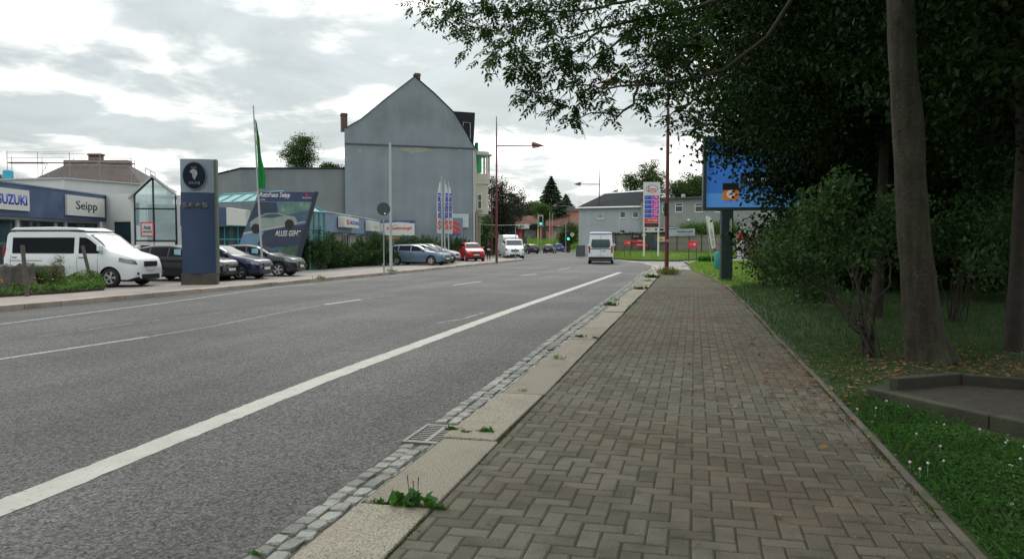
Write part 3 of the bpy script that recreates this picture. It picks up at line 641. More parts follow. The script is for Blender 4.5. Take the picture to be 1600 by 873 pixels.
for k, (px, d, lab) in enumerate([(1230, 30, 'dark hedge-like bush left behind the leafy path shrub'), (1330, 26, 'dark bush low behind the many stemmed shrub'), (1420, 30, 'dark bush showing low behind the thick mossy trunk'),
                                  (1540, 27, 'dark bush at the end of the shaded lawn'), (1650, 20, 'dark bush beyond the right edge tree')]):
    shrub('privet_bush', lab, P0(px, d), 8, [(0, 0, 1.5, 2.4, 1.4, 1.6), (1, 0, 1.0, 2.4, 1.2, 1.2)], 420, 14, .3, .18, M_LF_DARK, 50 + k, .6, .03, group='dark bushes behind the lawn')

# --- grass, clover and litter
def blades(name, label, pts, hgt, wd, m, seed, cat='grass'):
    rg = np.random.default_rng(seed); n = len(pts); P = np.asarray(pts, float)
    a = rg.uniform(0, 2 * math.pi, n); h = hgt * rg.uniform(.4, 1.25, n); lean = rg.normal(0, .38, (n, 2)) * h[:, None]
    ww = wd * rg.uniform(.6, 1.3, n); dx = np.cos(a) * ww / 2; dy = np.sin(a) * ww / 2; v = np.zeros((n, 4, 3))
    v[:, 0] = P + np.stack([dx, dy, 0 * dx], 1); v[:, 1] = P - np.stack([dx, dy, 0 * dx], 1)
    v[:, 3] = P + np.stack([dx * .7 + lean[:, 0] * .4, dy * .7 + lean[:, 1] * .4, h * .6], 1); v[:, 2] = P + np.stack([-dx * .3 + lean[:, 0], -dy * .3 + lean[:, 1], h], 1)
    o = np_mesh(name, v.reshape(-1, 3), np.arange(n * 4).reshape(-1, 4), m); return tag(o, label, cat, kind='stuff')
rg = np.random.default_rng(5)
def inpoly(P, poly):
    x, y = P[:, 0], P[:, 1]; r = np.zeros(len(P), bool); n = len(poly)
    for i in range(n):
        x0, y0 = poly[i][:2]; x1, y1 = poly[i - 1][:2]; c = ((y0 > y) != (y1 > y)) & (x < (x1 - x0) * (y - y0) / (y1 - y0 + 1e-12) + x0); r ^= c
    return r
def scatter(poly, n, z=0.0):
    p = np.array([q[:2] for q in poly]); lo, hi = p.min(0), p.max(0); out = rg.uniform(lo, hi, (int(n), 2)); out = out[inpoly(out, poly)]
    return np.column_stack([out, np.full(len(out), z)])
near = scatter([(1.5, 4), (9, 4), (9, 14), (1.45, 14)], 60000, 0)
bare = np.hypot(near[:, 0] - 4.4, near[:, 1] - 9.8) < 2.3 + .6 * np.sin(near[:, 0] * 3); near = near[~(bare & (rg.random(len(near)) < .86))]
near = near[~inpoly(near, [G(1355, 606), G(1420, 590), G(1640, 600), G(1700, 720), G(1355, 630)])]
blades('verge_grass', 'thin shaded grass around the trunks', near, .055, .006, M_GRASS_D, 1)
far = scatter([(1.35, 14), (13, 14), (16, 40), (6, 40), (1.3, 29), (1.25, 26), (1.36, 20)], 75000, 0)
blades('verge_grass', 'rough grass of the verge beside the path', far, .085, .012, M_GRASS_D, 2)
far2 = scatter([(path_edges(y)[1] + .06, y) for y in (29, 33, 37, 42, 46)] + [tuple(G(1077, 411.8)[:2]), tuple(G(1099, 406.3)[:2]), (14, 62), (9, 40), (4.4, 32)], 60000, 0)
blades('verge_grass', 'grass below the billboard, its green brightened in place of sunlight', far2, .10, .02, M_GRASS, 3)
iq = np.array([tuple(isl_pt(rg.random(), rg.random())) for _ in range(45000)]); blades('island_grass', 'mown bright grass island round the fuel price pylon', iq, .07, .03, M_GRASS, 4)
# clover bed
poly = [(1.5, 3.2), (1.47, 8.3), G(1340, 622), G(1700, 735), (3.6, 4), (3.2, 3.2)]
cp = scatter(poly, 30000, 0); hh = .05 + .05 * np.abs(np.sin(cp[:, 0] * 4.1) * np.cos(cp[:, 1] * 3.3)) ; edge = np.clip((cp[:, 0] - 1.5) / .15, .35, 1)
V4 = []; 
C0 = cp.copy(); C0[:, 2] = hh * edge * rg.uniform(.4, 1.15, len(cp)); cen = np.repeat(C0, 3, 0); an = np.tile(np.array([0, 2.094, 4.188]), len(C0)) + np.repeat(rg.uniform(0, 6.28, len(C0)), 3)
D3 = np.stack([np.cos(an), np.sin(an), rg.normal(.05, .25, len(an))], 1); s3 = np.repeat(rg.uniform(.010, .019, len(C0)), 3)
NNv = np.tile([0, 0, 1.0], (len(an), 1)) + rg.normal(0, .25, (len(an), 3)); v_, f_ = leaf_arrays(cen + D3 * s3[:, None] * .55, D3, NNv, s3 * 1.15, s3 * 1.05)
tag(np_mesh('clover', v_, f_, M_LF_CLOVER), 'low green clover patch between the path edging and the concrete border', 'clover', kind='stuff')
blades('verge_grass', 'coarse grass tufts growing through the clover', scatter(poly, 5000, .0), .13, .005, M_GRASS_D, 6)
fl = scatter(poly, 330, 0); fl = fl[rg.random(len(fl)) < .3]; o = MB()
M_PETAL = mat('clover_flower', (.55, .55, .48), .7, var=.1)
for p in fl:
    h = rg.uniform(.06, .10); o.lathe([(.001, -.008), (.009, -.004), (.011, .003), (.006, .010), (.001, .012)], (p[0], p[1], h), n=7); o.tube([(p[0], p[1], 0), (p[0], p[1], h)], .001, 3)
tag(o.build('clover_flowers', M_PETAL, fix=False), 'white clover heads dotted over the green patch', 'flowers', kind='stuff')
# litter: leaves on the path and under the trees
lp = np.concatenate([np.column_stack([1.38 - np.abs(rg.normal(0, .22, 1100)), 3.2 + 24 * rg.random(1100) ** 1.2, np.full(1100, .006)]), np.column_stack([rg.uniform(-1.4, 1.4, 110), rg.uniform(3, 30, 110), np.full(110, .006)]),
                     np.column_stack([rg.normal(3.4, 1.3, 4200), rg.normal(9.6, 1.7, 4200), np.full(4200, .02)])])
lp = lp[~inpoly(lp, [G(1355, 600), G(1420, 590), G(1640, 600), G(1700, 720), G(1355, 635)])]
n = len(lp); a = rg.uniform(0, 6.28, n); D = np.stack([np.cos(a), np.sin(a), rg.normal(0, .15, n)], 1); NN = np.column_stack([rg.normal(0, .25, n), rg.normal(0, .25, n), np.ones(n)]); s = rg.uniform(.02, .05, n) * np.where(np.arange(n) < 1210, .65, 1.7)
v_, f_ = leaf_arrays(lp, D, NN, s, s * .55); tag(np_mesh('fallen_leaves', v_, f_, mat('dry_leaf', (.19, .10, .035), .8, var=.2, vs_=3, island=.6)), 'dry yellow and brown leaves lying on pavers and soil', 'leaves', kind='stuff')

mp_ = []
for (xf, sp_, n__) in ((0, .012, 5200), (1, .03, 9000)):
    yy = 1.5 + 34 * rg.random(n__) ** 1.4; e = np.array([path_edges(q)[xf] for q in yy]); keep = np.sin(yy * 5.1 + xf) + np.sin(yy * 2.3) + .7 * np.sin(yy * 13) > (.2 if xf == 0 else -.4)
    mp_.append(np.column_stack([e + (rg.normal(0, sp_, n__) if xf == 0 else .01 - np.abs(rg.normal(0, sp_, n__))), yy, np.full(n__, -.004)])[keep])
jx = rg.integers(-12, 12, 5000) * W; jy = rg.integers(8, 200, 5000) * W; kk = rg.random(5000) < .5; jj = np.column_stack([jx + np.where(kk, rg.uniform(-.06, .06, 5000), 0), jy + np.where(kk, 0, rg.uniform(-.06, .06, 5000)), np.full(5000, -.006)]); jj = jj[(np.sin(jj[:, 0] * 3 + 1) + np.sin(jj[:, 1] * 1.1) > .9) & (jj[:, 0] < 1.2)]
mp_ = np.concatenate(mp_ + [jj]); blades('joint_moss', 'moss and tiny grass along the paver edges', mp_, .016, .008, mat('moss', (.07, .085, .02), .9, var=.3, vs_=3, island=.5), 31)
# --- weeds in the kerb joints, one by one
def weed(x, y, s, label, kind=0, z=0.0, seed=0):
    rw = np.random.default_rng(seed + 100); t = thing('weed', label, 'weed', (x, y, z)); k = int((26, 46, 70)[kind] * (1 + s)); 
    a = rw.uniform(0, 6.28, k); el = rw.uniform(.15, 1.1, k); L = s * rw.uniform(.35, 1.1, k)
    D = np.stack([np.cos(a) * np.cos(el), np.sin(a) * np.cos(el), np.sin(el)], 1); C = D * L[:, None] * .55; C[:, 0] += rw.normal(0, s * .55, k); C[:, 1] += rw.normal(0, s * .12, k); C[:, 2] += .004
    NN = np.column_stack([rw.normal(0, .3, k), rw.normal(0, .3, k), np.ones(k)]); v_, f_ = leaf_arrays(C, D, NN, L, L * (.72 if kind == 0 else .14 if kind == 1 else .4))
    np_mesh('foliage', v_, f_, M_GRASS if kind == 1 else M_LF_CLOVER, t); return t
w0 = weed(G(645, 790).x, 4.33, .125, 'broad leaved plantain with two dark flower stalks in the nearest kerb joint', 0, 0, 1)
o = MB()
for dx, dz, l_ in ((-.01, .19, -.02), (.012, .16, -.005), (.03, .185, .012)):
    o.tube([(dx, 0, .02), (dx + l_ * .6, 0, dz * .55), (dx + l_, 0, dz)], [.0015, .002, .0035], 5)
o.build('flower_stalk', M_BARK_D, w0, fix=False)
for k, (px, py, s, kd, lab) in enumerate([(598, 788, .045, 2, 'low green weed creeping along the joint left of the plantain'), (686, 795, .04, 2, 'small weed at the paver edge right of the plantain'), (760, 676, .06, 2, 'flowering weed tuft in the second kerb joint'), (706, 673, .05, 2, 'round weed tuft at the gutter end of the second joint'),
        (728, 677, .04, 2, 'flat weed in the middle of the second kerb joint'), (818, 612, .05, 1, 'single grass tuft in the third kerb joint'), (872, 561, .09, 1, 'spiky grass clump on the fourth kerb joint'), (905, 527, .07, 2, 'dark weed mat on the fifth kerb joint'), (930, 529, .05, 2, 'thin weed line at the paver end of the fifth joint'),
        (955, 478, .14, 2, 'leafy weed clump leaning over the gutter'), (985, 480, .1, 1, 'low grass tuft beside the leaning gutter weed'), (962, 470, .13, 1, 'tall grass weed behind the leaning gutter clump'), (1000, 452, .16, 2, 'weed clump halfway to the maroon lamp post'),
        (1012, 440, .2, 1, 'grass clump in the gutter before the maroon lamp post'), (1018, 434, .24, 2, 'bushy weed against the kerb before the maroon lamp post'), (400, 845, .03, 2, 'tiny weed between the nearest gutter setts'), (860, 548, .04, 2, 'small weed in the gutter left of the spiky grass')]):
    g_ = G(px, py); weed(g_.x, g_.y, s, lab, kd, 0 if px > 590 else -.08, 10 + k)
t = thing('grass_tuft', 'tall dry grass tuft round the foot of the near maroon lamp post', 'grass tuft', G(1044, 429)); rw = np.random.default_rng(9); k = 420
q = rw.normal(0, .28, (k, 2)); a = rw.uniform(0, 6.28, k); el = rw.uniform(.8, 1.5, k); L = rw.uniform(.15, .5, k); D = np.stack([np.cos(a) * np.cos(el), np.sin(a) * np.cos(el), np.sin(el)], 1)
C = D * L[:, None] * .5; C[:, :2] += q; v_, f_ = leaf_arrays(C, D, rw.normal(size=(k, 3)), L, L * .06 + .008); np_mesh('foliage', v_, f_, mat('dry_grass', (.14, .15, .05), .8, var=.2, island=.5, trans=.3), t)

# --- concrete border of the plant bed
t = thing('concrete_border', 'low mossy concrete border stones around the bare bed below the thick trunk', 'border', G(1357, 630))
b0 = G(1357, 630)
def cb(p, q, wd, h, name='border_stone'):
    p, q = Vector(p) - b0, Vector(q) - b0; d = q - p; o = MB(); o.box(((p.x + q.x) / 2, (p.y + q.y) / 2, h / 2 - .05), (d.length - .008, wd, h + .1), rz=math.atan2(d.y, d.x)); o.build(name, M_CONC, t, bevel=.012)
A_, B_, C_ = G(1360, 624), G(1552, 669), G(1760, 718)
cb(A_, B_, .12, .12); cb(B_, C_, .12, .125); cb(G(1395, 610), G(1500, 601), .12, .14); cb(G(1502, 602), G(1640, 612), .12, .13)
sheet('bed_soil', [A_, C_, G(1700, 612), G(1500, 603), G(1395, 612)], .012, mat('bare_bed_soil', (.042, .034, .024), .95, var=.35, vs_=6, c3=(.09, .08, .065), c3s=30, c3t=(.6, .66), bump=1.0, bs=35))
# ------------------------------------------------------------------ building materials
M_PLAST = mat('blue_grey_render', (.21, .25, .275), .9, var=.10, vs_=.5, c2=(.16, .19, .205), c2s=.16, bump=.35, bs=5, streak=.045, c3=(.23, .26, .27), c3s=.7, c3t=(.55, .8))
M_PLAST2 = mat('grey_garage_render', (.185, .205, .215), .9, streak=.04, var=.09, vs_=.7, c2=(.14, .16, .175), c2s=.25, bump=.15, bs=12)
M_BARE = mat('bare_old_render', (.31, .30, .25), .95, var=.18, vs_=2, bump=.3)
M_CREAM = mat('cream_render', (.46, .44, .36), .85, var=.08, vs_=1)
M_WALLW = mat('white_cladding', (.58, .59, .58), .7, var=.06, vs_=.8, c2=(.5, .51, .5), c2s=.4)
M_NAVY = mat('navy_fascia', (.05, .08, .155), .5, var=.12, vs_=1.2, c2=(.075, .115, .22), c2s=.5)
M_PALEB = mat('pale_blue_fascia', (.14, .22, .32), .5, var=.1, vs_=1.2)
M_SIGNW = mat('sign_white', (.60, .60, .56), .5, var=.03)
M_TEAL = mat('teal_frame', (.06, .30, .32), .45, var=.05)
M_FRAME = mat('dark_window_frame', (.025, .035, .045), .4, var=.05)
M_GLD = mat('dark_glass', (.012, .018, .022), .05, var=0, spec=.9)
M_GLT = mat('tinted_showroom_glass', (.03, .06, .07), .06, var=.3, vs_=.4, spec=.9)
M_GLR = glass('clear_glass', (.72, .84, .84), .18)
M_ROOFB = mat('dark_slate', (.012, .015, .021), .9, var=.15, vs_=3, bump=.3, bs=14)
M_ROOFR = mat('red_tiles', (.13, .055, .04), .95, var=.15, vs_=3, c2=(.15, .075, .055), c2s=.3, bump=.4, bs=10)
M_ROOFBR = mat('brown_netted_roof', (.115, .088, .08), .9, var=.2, vs_=3, c2=(.085, .08, .076), c2s=.6, bump=.5, bs=16)
M_BRICKR = mat('chimney_brick', (.12, .07, .06), .9, var=.25, vs_=5, bump=.4)
M_BLUEL = mat('sign_blue', (.03, .05, .42), .5, var=0)
M_REDL = mat('sign_red', (.62, .03, .035), .5, var=.03)
M_ORANGE = mat('orange_tiles', (.48, .2, .12), .8, var=.12)
M_BLKL = mat('sign_black', (.02, .02, .022), .5, var=0)
M_GREENF = mat('green_flag_cloth', (.008, .17, .06), .7, var=.12, vs_=2, trans=.35)
M_GREENN = mat('green_net', (.01, .36, .16), .7, var=.1)
M_YEL = mat('yellow_paint', (.55, .50, .05), .6, var=.06)
M_GREYL = mat('light_grey_panel', (.42, .44, .44), .6, var=.06)
SLOGO = [(50, 0), (97, 27), (80, 38), (50, 20), (34, 30), (97, 64), (97, 73), (50, 100), (3, 73), (20, 62), (50, 80), (66, 70), (3, 36), (3, 27)]
def s_logo(mb, cx, cz, w, h, y0, y1, mi=None): mb.prism([(cx + (x - 50) / 100 * w, cz + (50 - z) / 100 * h) for x, z in SLOGO], y0, y1, mi)
def facade(mb, w, z0, z1, holes, depth=.16, y=0.0, x0=0.0, mi=None):
    xs = sorted({x0, w, *[h[0] for h in holes], *[h[1] for h in holes]}); zs = sorted({z0, z1, *[h[2] for h in holes], *[h[3] for h in holes]})
    for a, b in zip(xs[:-1], xs[1:]):
        for c, d in zip(zs[:-1], zs[1:]):
            mx, mz = (a + b) / 2, (c + d) / 2
            if any(h[0] < mx < h[1] and h[2] < mz < h[3] for h in holes): continue
            mb.quad((a, y, c), (b, y, c), (b, y, d), (a, y, d), mi)
    for h in holes:
        a, b, c, d = h[:4]; e = y + depth
        mb.quad((a, y, c), (a, e, c), (a, e, d), (a, y, d), mi); mb.quad((b, e, c), (b, y, c), (b, y, d), (b, e, d), mi)
        mb.quad((a, y, d), (a, e, d), (b, e, d), (b, y, d), mi); mb.quad((a, e, c), (a, y, c), (b, y, c), (b, e, c), mi)
def window(par, a, b, c, d, y=.1, bars=1, cross=False, mf=None, sill=True, mg=None, tr=.05, name='window'):
    f = MB(); fw_ = tr
    f.bb(a, b, y - .03, y + .03, c, c + fw_); f.bb(a, b, y - .03, y + .03, d - fw_, d); f.bb(a, a + fw_, y - .03, y + .03, c + fw_, d - fw_); f.bb(b - fw_, b, y - .03, y + .03, c + fw_, d - fw_)
    for k in range(bars): x = a + (b - a) * (k + 1) / (bars + 1); f.bb(x - fw_ / 2, x + fw_ / 2, y - .025, y + .025, c + fw_, d - fw_)
    if cross: z = c + (d - c) * .66; f.bb(a + fw_, b - fw_, y - .028, y + .028, z - fw_ / 2, z + fw_ / 2)
    o = f.build(name, mf or M_WHITE, par)
    g_ = MB(); g_.bb(a + .01, b - .01, y + .005, y + .015, c + .01, d - .01); g_.build('pane', mg or M_GLD, o)
    if sill: s_ = MB(); s_.bb(a - .08, b + .08, -.07, y - .032, c - .06, c - .003); s_.build('sill', mf or M_WHITE, o)
    return o
def build_loc(A, B, z=0.0):
    rz, L = frame(A, B); return (A[0], A[1], z), rz, L

# ------------------------------------------------------------------ car dealer showroom (left)
# main front: fascia along camera axis
A = P0(-70, 37); B = P0(157, 52)
loc, rz, L = build_loc(A, B)
sh = thing('car_showroom', 'white flat roofed car showroom with navy fascia and dark glass front', 'showroom', loc, rz)
xw = L + .9
o = MB(); facade(o, L, 0, 3.0, [(.3, 5.2, .25, 2.85), (5.5, 10.4, .25, 2.85), (10.7, L - .25, .25, 2.85)], .2)
o.quad((0, 0, 0), (0, 8, 0), (0, 8, 4.7), (0, 0, 4.7)); o.bb(L - .02, L + .0, .05, 9, 0, 4.9)
o.bb(-2, L + .5, 1.2, 14, 4.75, 4.9)
# taller white block behind
q0 = P0(-60, 60); q1 = P0(102, 58); q2 = P0(262, 66)
o.build('wall', M_WALLW, sh)
def into(root, p): # world to local
    M = Matrix.Rotation(-root.rotation_euler.z, 3, 'Z'); v = M @ (Vector(p) - Vector(root.location)); return v
o = MB(); pts = [into(sh, q) for q in (q0, q1, q2)]; pts += [pts[2] + Vector((0, 8, 0)), pts[0] + Vector((0, 10, 0))]
h_ = hz(q1, 279.5)
o.slab([(p.x, p.y) for p in pts], 0, h_); o.build('upper_storey', M_WALLW, sh)
o = MB(); pts2 = [(p.x, p.y) for p in pts[:3]]
for a_, b_ in zip(pts2[:-1], pts2[1:]):
    d_ = Vector((b_[0] - a_[0], b_[1] - a_[1], 0)); o.box(((a_[0] + b_[0]) / 2, (a_[1] + b_[1]) / 2, h_ + .04), (d_.length, .35, .1), rz=math.atan2(d_.y, d_.x))
o.build('roof_edge', M_GREYL, sh)
o = MB(); o.bb(-1, L + .02, -.45, -.02, 3.0, 4.72); o.build('fascia', M_NAVY, sh)
o = MB(); o.bb(-1.1, L + .08, -.5, .3, 4.725, 4.80); o.build('fascia_cap', M_PALEB, sh)
for a_, b_ in ((.3, 5.2), (5.5, 10.4), (10.7, L - .25)): window(sh, a_, b_, .25, 2.85, .12, 2, False, M_FRAME, False, M_GLT, .07)
# pale panels and display things seen in the glass
for q_ in ((9.3, 9.75, 1.2, 2.8), (12.2, 12.9, 1.8, 2.3)): o = MB(); o.bb(q_[0], q_[1], .104, .108, q_[2], q_[3]); o.build('window_poster', mat('poster_white', (.42, .42, .36), .5), sh)
o = MB(); o.bb(13.0, 13.6, .104, .107, 2.35, 2.55); o.build('window_poster', M_REDL, sh)
def xat(root, Lr, px):   # local x on the wall line seen at column px
    best = min(np.linspace(-6, Lr + 6, 1400), key=lambda x: abs(proj(root_pt(root, x))[0] - px)); return float(best)
def root_pt(root, x, y=0, z=1.6):
    c, s = math.cos(root.rotation_euler.z), math.sin(root.rotation_euler.z); return Vector((root.location.x + x * c - y * s, root.location.y + x * s + y * c, z))
def zat(root, x, py, y=0): return hz(root_pt(root, x, y), py)
x0, x1 = xat(sh, L, -40), xat(sh, L, 31)
t = thing('fascia_sign', 'white sign with blue lettering on the navy fascia, cut off by the left edge', 'sign', sh.location, rz)
z0, z1 = zat(sh, x1, 330, -.5), zat(sh, x1, 298, -.5)
o = MB(); o.bb(x0, x1, -.58, -.46, z0, z1); o.build('panel', M_SIGNW, t)
cxm = (x0 + x1) / 2; text('lettering', 'SUZUKI', (x1 - x0) * .68, .55, (cxm + (x1 - x0) * .1, (z0 + z1) / 2), M_BLUEL, t, bold=.03, y=-.59)
o = MB(); s_logo(o, x0 + (x1 - x0) * .12, (z0 + z1) / 2, .7, .7, -.60, -.585); o.build('emblem', M_REDL, t)
x0, x1 = xat(sh, L, 91), xat(sh, L, 151)
t = thing('fascia_sign', 'white name sign with short black lettering on the navy fascia', 'sign', sh.location, rz)
z0, z1 = zat(sh, x1, 340, -.5), zat(sh, x1, 311, -.5)
o = MB(); o.bb(x0, x1, -.58, -.46, z0, z1); o.build('panel', M_SIGNW, t)
text('lettering', 'Seipp', (x1 - x0) * .56, (z1 - z0) * .58, ((x0 + x1) / 2, (z0 + z1) / 2 - .02), M_BLKL, t, bold=.012, y=-.59)
# link wall with dark window, glazed gable bay
A = P0(157, 52.3); B = P0(210, 50.5); loc, rz2, L2 = build_loc(A, B)
lk = thing('link_building', 'white link wall with a tall dark window between fascia and glass gable', 'building', loc, rz2)
o = MB(); ht = hz(B, 302); a_, b_ = xat(lk, L2, 178), xat(lk, L2, 208)
zt_, zb_ = hz(B, 346), .1
facade(o, L2, 0, ht, [(a_, b_, zb_, zt_)], .15); o.bb(0, L2, .3, 7, ht - .02, ht); o.build('wall', M_WALLW, lk)
window(lk, a_, b_, zb_, zt_, .1, 0, True, M_FRAME, False, M_GLT, .07)
A = P0(205, 50); B = P0(288, 50.5); loc, rz3, L3 = build_loc(A, B)
gb = thing('glass_gable', 'glazed gable entrance with dark frames and white double doors', 'entrance', loc, rz3)
ev = hz(A, 304); ap = hz(P0(241, 50), 277); x0, xm, x1 = xat(gb, L3, 212), xat(gb, L3, 241), xat(gb, L3, 276)
zd = hz(P0(245, 50), 376); zm = hz(P0(245, 50), 326)
o = MB()
o.tube([(x0, -.05, 0), (x0, -.05, ev)], .05, 4); o.tube([(x1, -.05, 0), (x1, -.05, ev)], .05, 4)
o.tube([(x0, -.05, ev), (xm, -.05, ap)], .06, 4); o.tube([(x1, -.05, ev), (xm, -.05, ap)], .06, 4); o.tube([(xm, -.05, zd), (xm, -.05, ap)], .05, 4)
for z in (zd, zm): o.tube([(x0, -.05, z), (x1, -.05, z)], .05, 4)
o.build('frame', M_FRAME, gb)
o = MB(); o.prism([(x0, zd), (x1, zd), (x1, ev), (xm, ap), (x0, ev)], .0, .02); o.build('pane', M_GLR, gb)
o = MB(); o.bb(x0, x1, 2.5, 2.6, 0, zm - .9); o.build('back_room', M_GLD, gb)
o = MB(); o.bb(x0, x1, 2.7, 2.8, zm - .9, ev - .5); o.build('back_wall', mat('inside_wall', (.2, .23, .22), .9), gb)
o = MB(); facade(o, x0 - .02, 0, ev - .02, [], .1); facade(o, L3 + .2, 0, ev - .02, [(x1 + .3, L3 + .1, .1, 2.9)], .1, x0=x1 + .06); o.build('wall', M_WALLW, gb)
o = MB(); th_ = .12   # roof verge boards
for sgn, xe in ((-1, x0), (1, x1)):
    dx = (xe - xm); k = 1.28 if sgn < 0 else 1.05
    xe2 = xm + dx * k; ze2 = ap + (ev - ap) * k
    o.prism([(xm, ap + .02), (xm, ap + .2), (xe2, ze2 + .16), (xe2, ze2)], -.25, -.07)
o.build('verge_board', M_GREYL, gb)
for a_, b_ in ((x0 + .1, xm - .03), (xm + .03, x1 - .1)):
    w_ = window(gb, a_, b_, .02, zd - .08, -.02, 0, False, M_WHITE, False, M_GLD, .22, name='door')
t = thing('notice_sign', 'white notice with red border inside the glass gable', 'sign', gb.location, rz3)
a_, b_ = xat(gb, L3, 221), xat(gb, L3, 242); z0, z1 = hz(P0(230, 50), 370), hz(P0(230, 50), 347)
o = MB(); o.bb(a_, b_, -.14, -.11, z0, z1); o.build('border', M_REDL, t, bevel=.05)
o = MB(); o.bb(a_ + .08, b_ - .08, -.15, -.141, z0 + .08, z1 - .08); o.build('panel', M_SIGNW, t)
text('lettering', 'Azubi', (b_ - a_) * .55, (z1 - z0) * .26, ((a_ + b_) / 2, z0 + (z1 - z0) * .64), M_BLKL, t, bold=.02, y=-.156); text('lettering', 'gesucht!', (b_ - a_) * .7, (z1 - z0) * .24, ((a_ + b_) / 2, z0 + (z1 - z0) * .34), M_BLKL, t, bold=.02, y=-.156)

# curved showroom part right of the pylon
A = P0(290, 50.6); B = P0(392, 47); loc, rz4, L4 = build_loc(A, B)
cs = thing('showroom_wing', 'low showroom wing with navy and white fascia under a sloping glass roof', 'showroom', loc, rz4)
xa = xat(cs, L4, 362); zf0 = hz(P0(330, 49), 352); zf1 = hz(P0(330, 49), 320); ze1 = hz(B, 329); ze0 = hz(B, 353)
o = MB(); o.prism([(0, zf0), (xa, zf0), (xa, (zf1 + ze1) / 2), (0, zf1 + .05)], -.35, 0); o.build('fascia', M_NAVY, cs)
o = MB(); o.prism([(xa + .003, zf0 - .01), (L4, ze0), (L4, ze1), (xa + .003, (zf1 + ze1) / 2)], -.35, 0); o.build('fascia', M_SIGNW, cs)
window(cs, 0, L4, .15, zf0 - .03, .1, 4, True, M_TEAL, False, M_GLT, .07)
o = MB(); o.bb(0, L4, .2, 5, .05, zf0 - .05); o.build('wall', mat('dim_interior', (.05, .06, .06), .9), cs)
zr = hz(P0(350, 50.5), 305)
xg0, xg1 = 2.4, L4 + 1.6
o = MB(); o.add([(xg0, -.1, zf1 + .08), (xg1, -.1, zf1 + .02), (xg1, 1.2, zr), (xg0, 1.2, zr)], [(0, 1, 2, 3)]); o.build('roof', mat('pale_roof_glazing', (.28, .42, .43), .25, var=.12, vs_=1.0), cs)
o = MB()
for k in range(6): x = xg0 + (xg1 - xg0) * k / 5; o.tube([(x, -.1, zf1 + .1), (x, 1.2, zr + .03)], .045, 4)
for y_, z in ((-.1, zf1 + .1), (1.2, zr + .03)): o.tube([(xg0, y_, z), (xg1, y_, z)], .05, 4)
o.build('roof_bar', M_TEAL, cs)
text('lettering', 'A', .3, .38, (xat(cs, L4, 337), hz(P0(337, 49), 363)), M_SIGNW, cs, bold=.03, y=.05)

# ------------------------------------------------------------------ big leaning poster at the showroom
A = P0(372, 42.5); B = P0(498, 43.5); loc, rz5, L5 = build_loc(A, B)
ps = thing('poster_board', 'big slanted navy poster with car pictures and white slanted lettering', 'billboard', loc, rz5)
def q5(px, py): p = P0(px, 43); x = xat(ps, L5, px); return (x, hz(p, py))
TL, TR, BR, BL = q5(405, 300), q5(492, 299.5), q5(462, 408), q5(364, 408)
def U5(u, v): # u right 0..1, v down 0..1
    a = Vector((TL[0], 0, TL[1])).lerp(Vector((TR[0], 0, TR[1])), u); b_ = Vector((BL[0], 0, BL[1])).lerp(Vector((BR[0], 0, BR[1])), u); p = a.lerp(b_, v); return (p.x, p.z)
def pp(name, pts, m, y): o = MB(); o.prism([U5(*p) for p in pts], y, y + .004); return o.build(name, m, ps)
o = MB(); o.prism([TL, TR, BR, BL], 0, .12); o.build('panel', mat('poster_navy', (.04, .055, .14), .45, var=.15, vs_=1), ps)
pp('picture', [(0, .14), (1, .14), (1, .46), (0, .62)], mat('poster_sky', (.11, .19, .27), .45, var=.2, vs_=1.5, c2=(.2, .27, .3), c2s=.8), -.006)
pp('picture', [(0.02, .15), (.38, .15), (.5, .36), (0, .45)], mat('poster_dark', (.035, .05, .08), .45, var=.3, vs_=2), -.012)
pp('picture', [(.45, .16), (1, .15), (1, .27), (.62, .34), (.5, .27)], mat('poster_green', (.12, .22, .18), .45, var=.4, vs_=2.5, c2=(.28, .34, .32), c2s=2), -.014)
pp('picture', [(.0, .44), (.72, .31), (1, .26), (1, .42), (0, .60)], mat('poster_road', (.07, .12, .18), .45, var=.2, vs_=2), -.018)
M_PC = mat('poster_car', (.27, .33, .30), .45, var=.15, vs_=2)
pp('picture', [(.07, .5), (.05, .43), (.12, .37), (.26, .31), (.46, .30), (.62, .335), (.78, .36), (.84, .42), (.82, .47), (.5, .53), (.2, .56)], M_PC, -.024)
pp('picture', [(.18, .37), (.28, .325), (.44, .315), (.57, .345), (.4, .375)], mat('poster_glass', (.05, .10, .15), .4, var=.2), -.03)
for u, v in ((.18, .53), (.72, .465)):
    o = MB(); c = U5(u, v); o.ell(c[0], c[1], .25, .27, -.034, -.03); o.build('picture', M_BLKL, ps)
pp('picture', [(.0, .585), (.98, .42), (.98, .435), (.0, .62)], M_GREYL, -.026)
pp('picture', [(0, .62), (.34, .57), (.22, .99), (0, .99)], mat('poster_blue', (.14, .24, .36), .45, var=.15, vs_=1.2), -.012)
pp('picture', [(.34, .58), (.98, .47), (.98, .80), (.6, .84), (.28, .93)], mat('poster_dusk', (.04, .05, .085), .45, var=.2, vs_=1.5), -.013)
pp('picture', [(.26, .92), (.6, .82), (.98, .77), (.98, .99), (.22, .99)], mat('poster_moss', (.06, .11, .07), .45, var=.4, vs_=3, c2=(.12, .15, .13), c2s=2), -.018)
pp('picture', [(.42, .9), (.47, .84), (.6, .80), (.74, .79), (.74, .84), (.5, .9)], mat('poster_car_green', (.05, .14, .18), .4, var=.2), -.024)
c = U5(.30, .055); text('lettering', 'Autohaus Seipp', (TR[0] - TL[0]) * .56, .36, (c[0] + .02, c[1]), M_SIGNW, ps, shear=.25, bold=.03, y=-.03)
c = U5(.08, .115); text('lettering', 'seit 1990', .55, .1, c, M_SIGNW, ps, bold=.0, y=-.03)
c = U5(.74, .60); text('lettering', 'ALLES GEHT', (TR[0] - TL[0]) * .47, .32, c, M_SIGNW, ps, shear=.25, bold=.03, y=-.03)
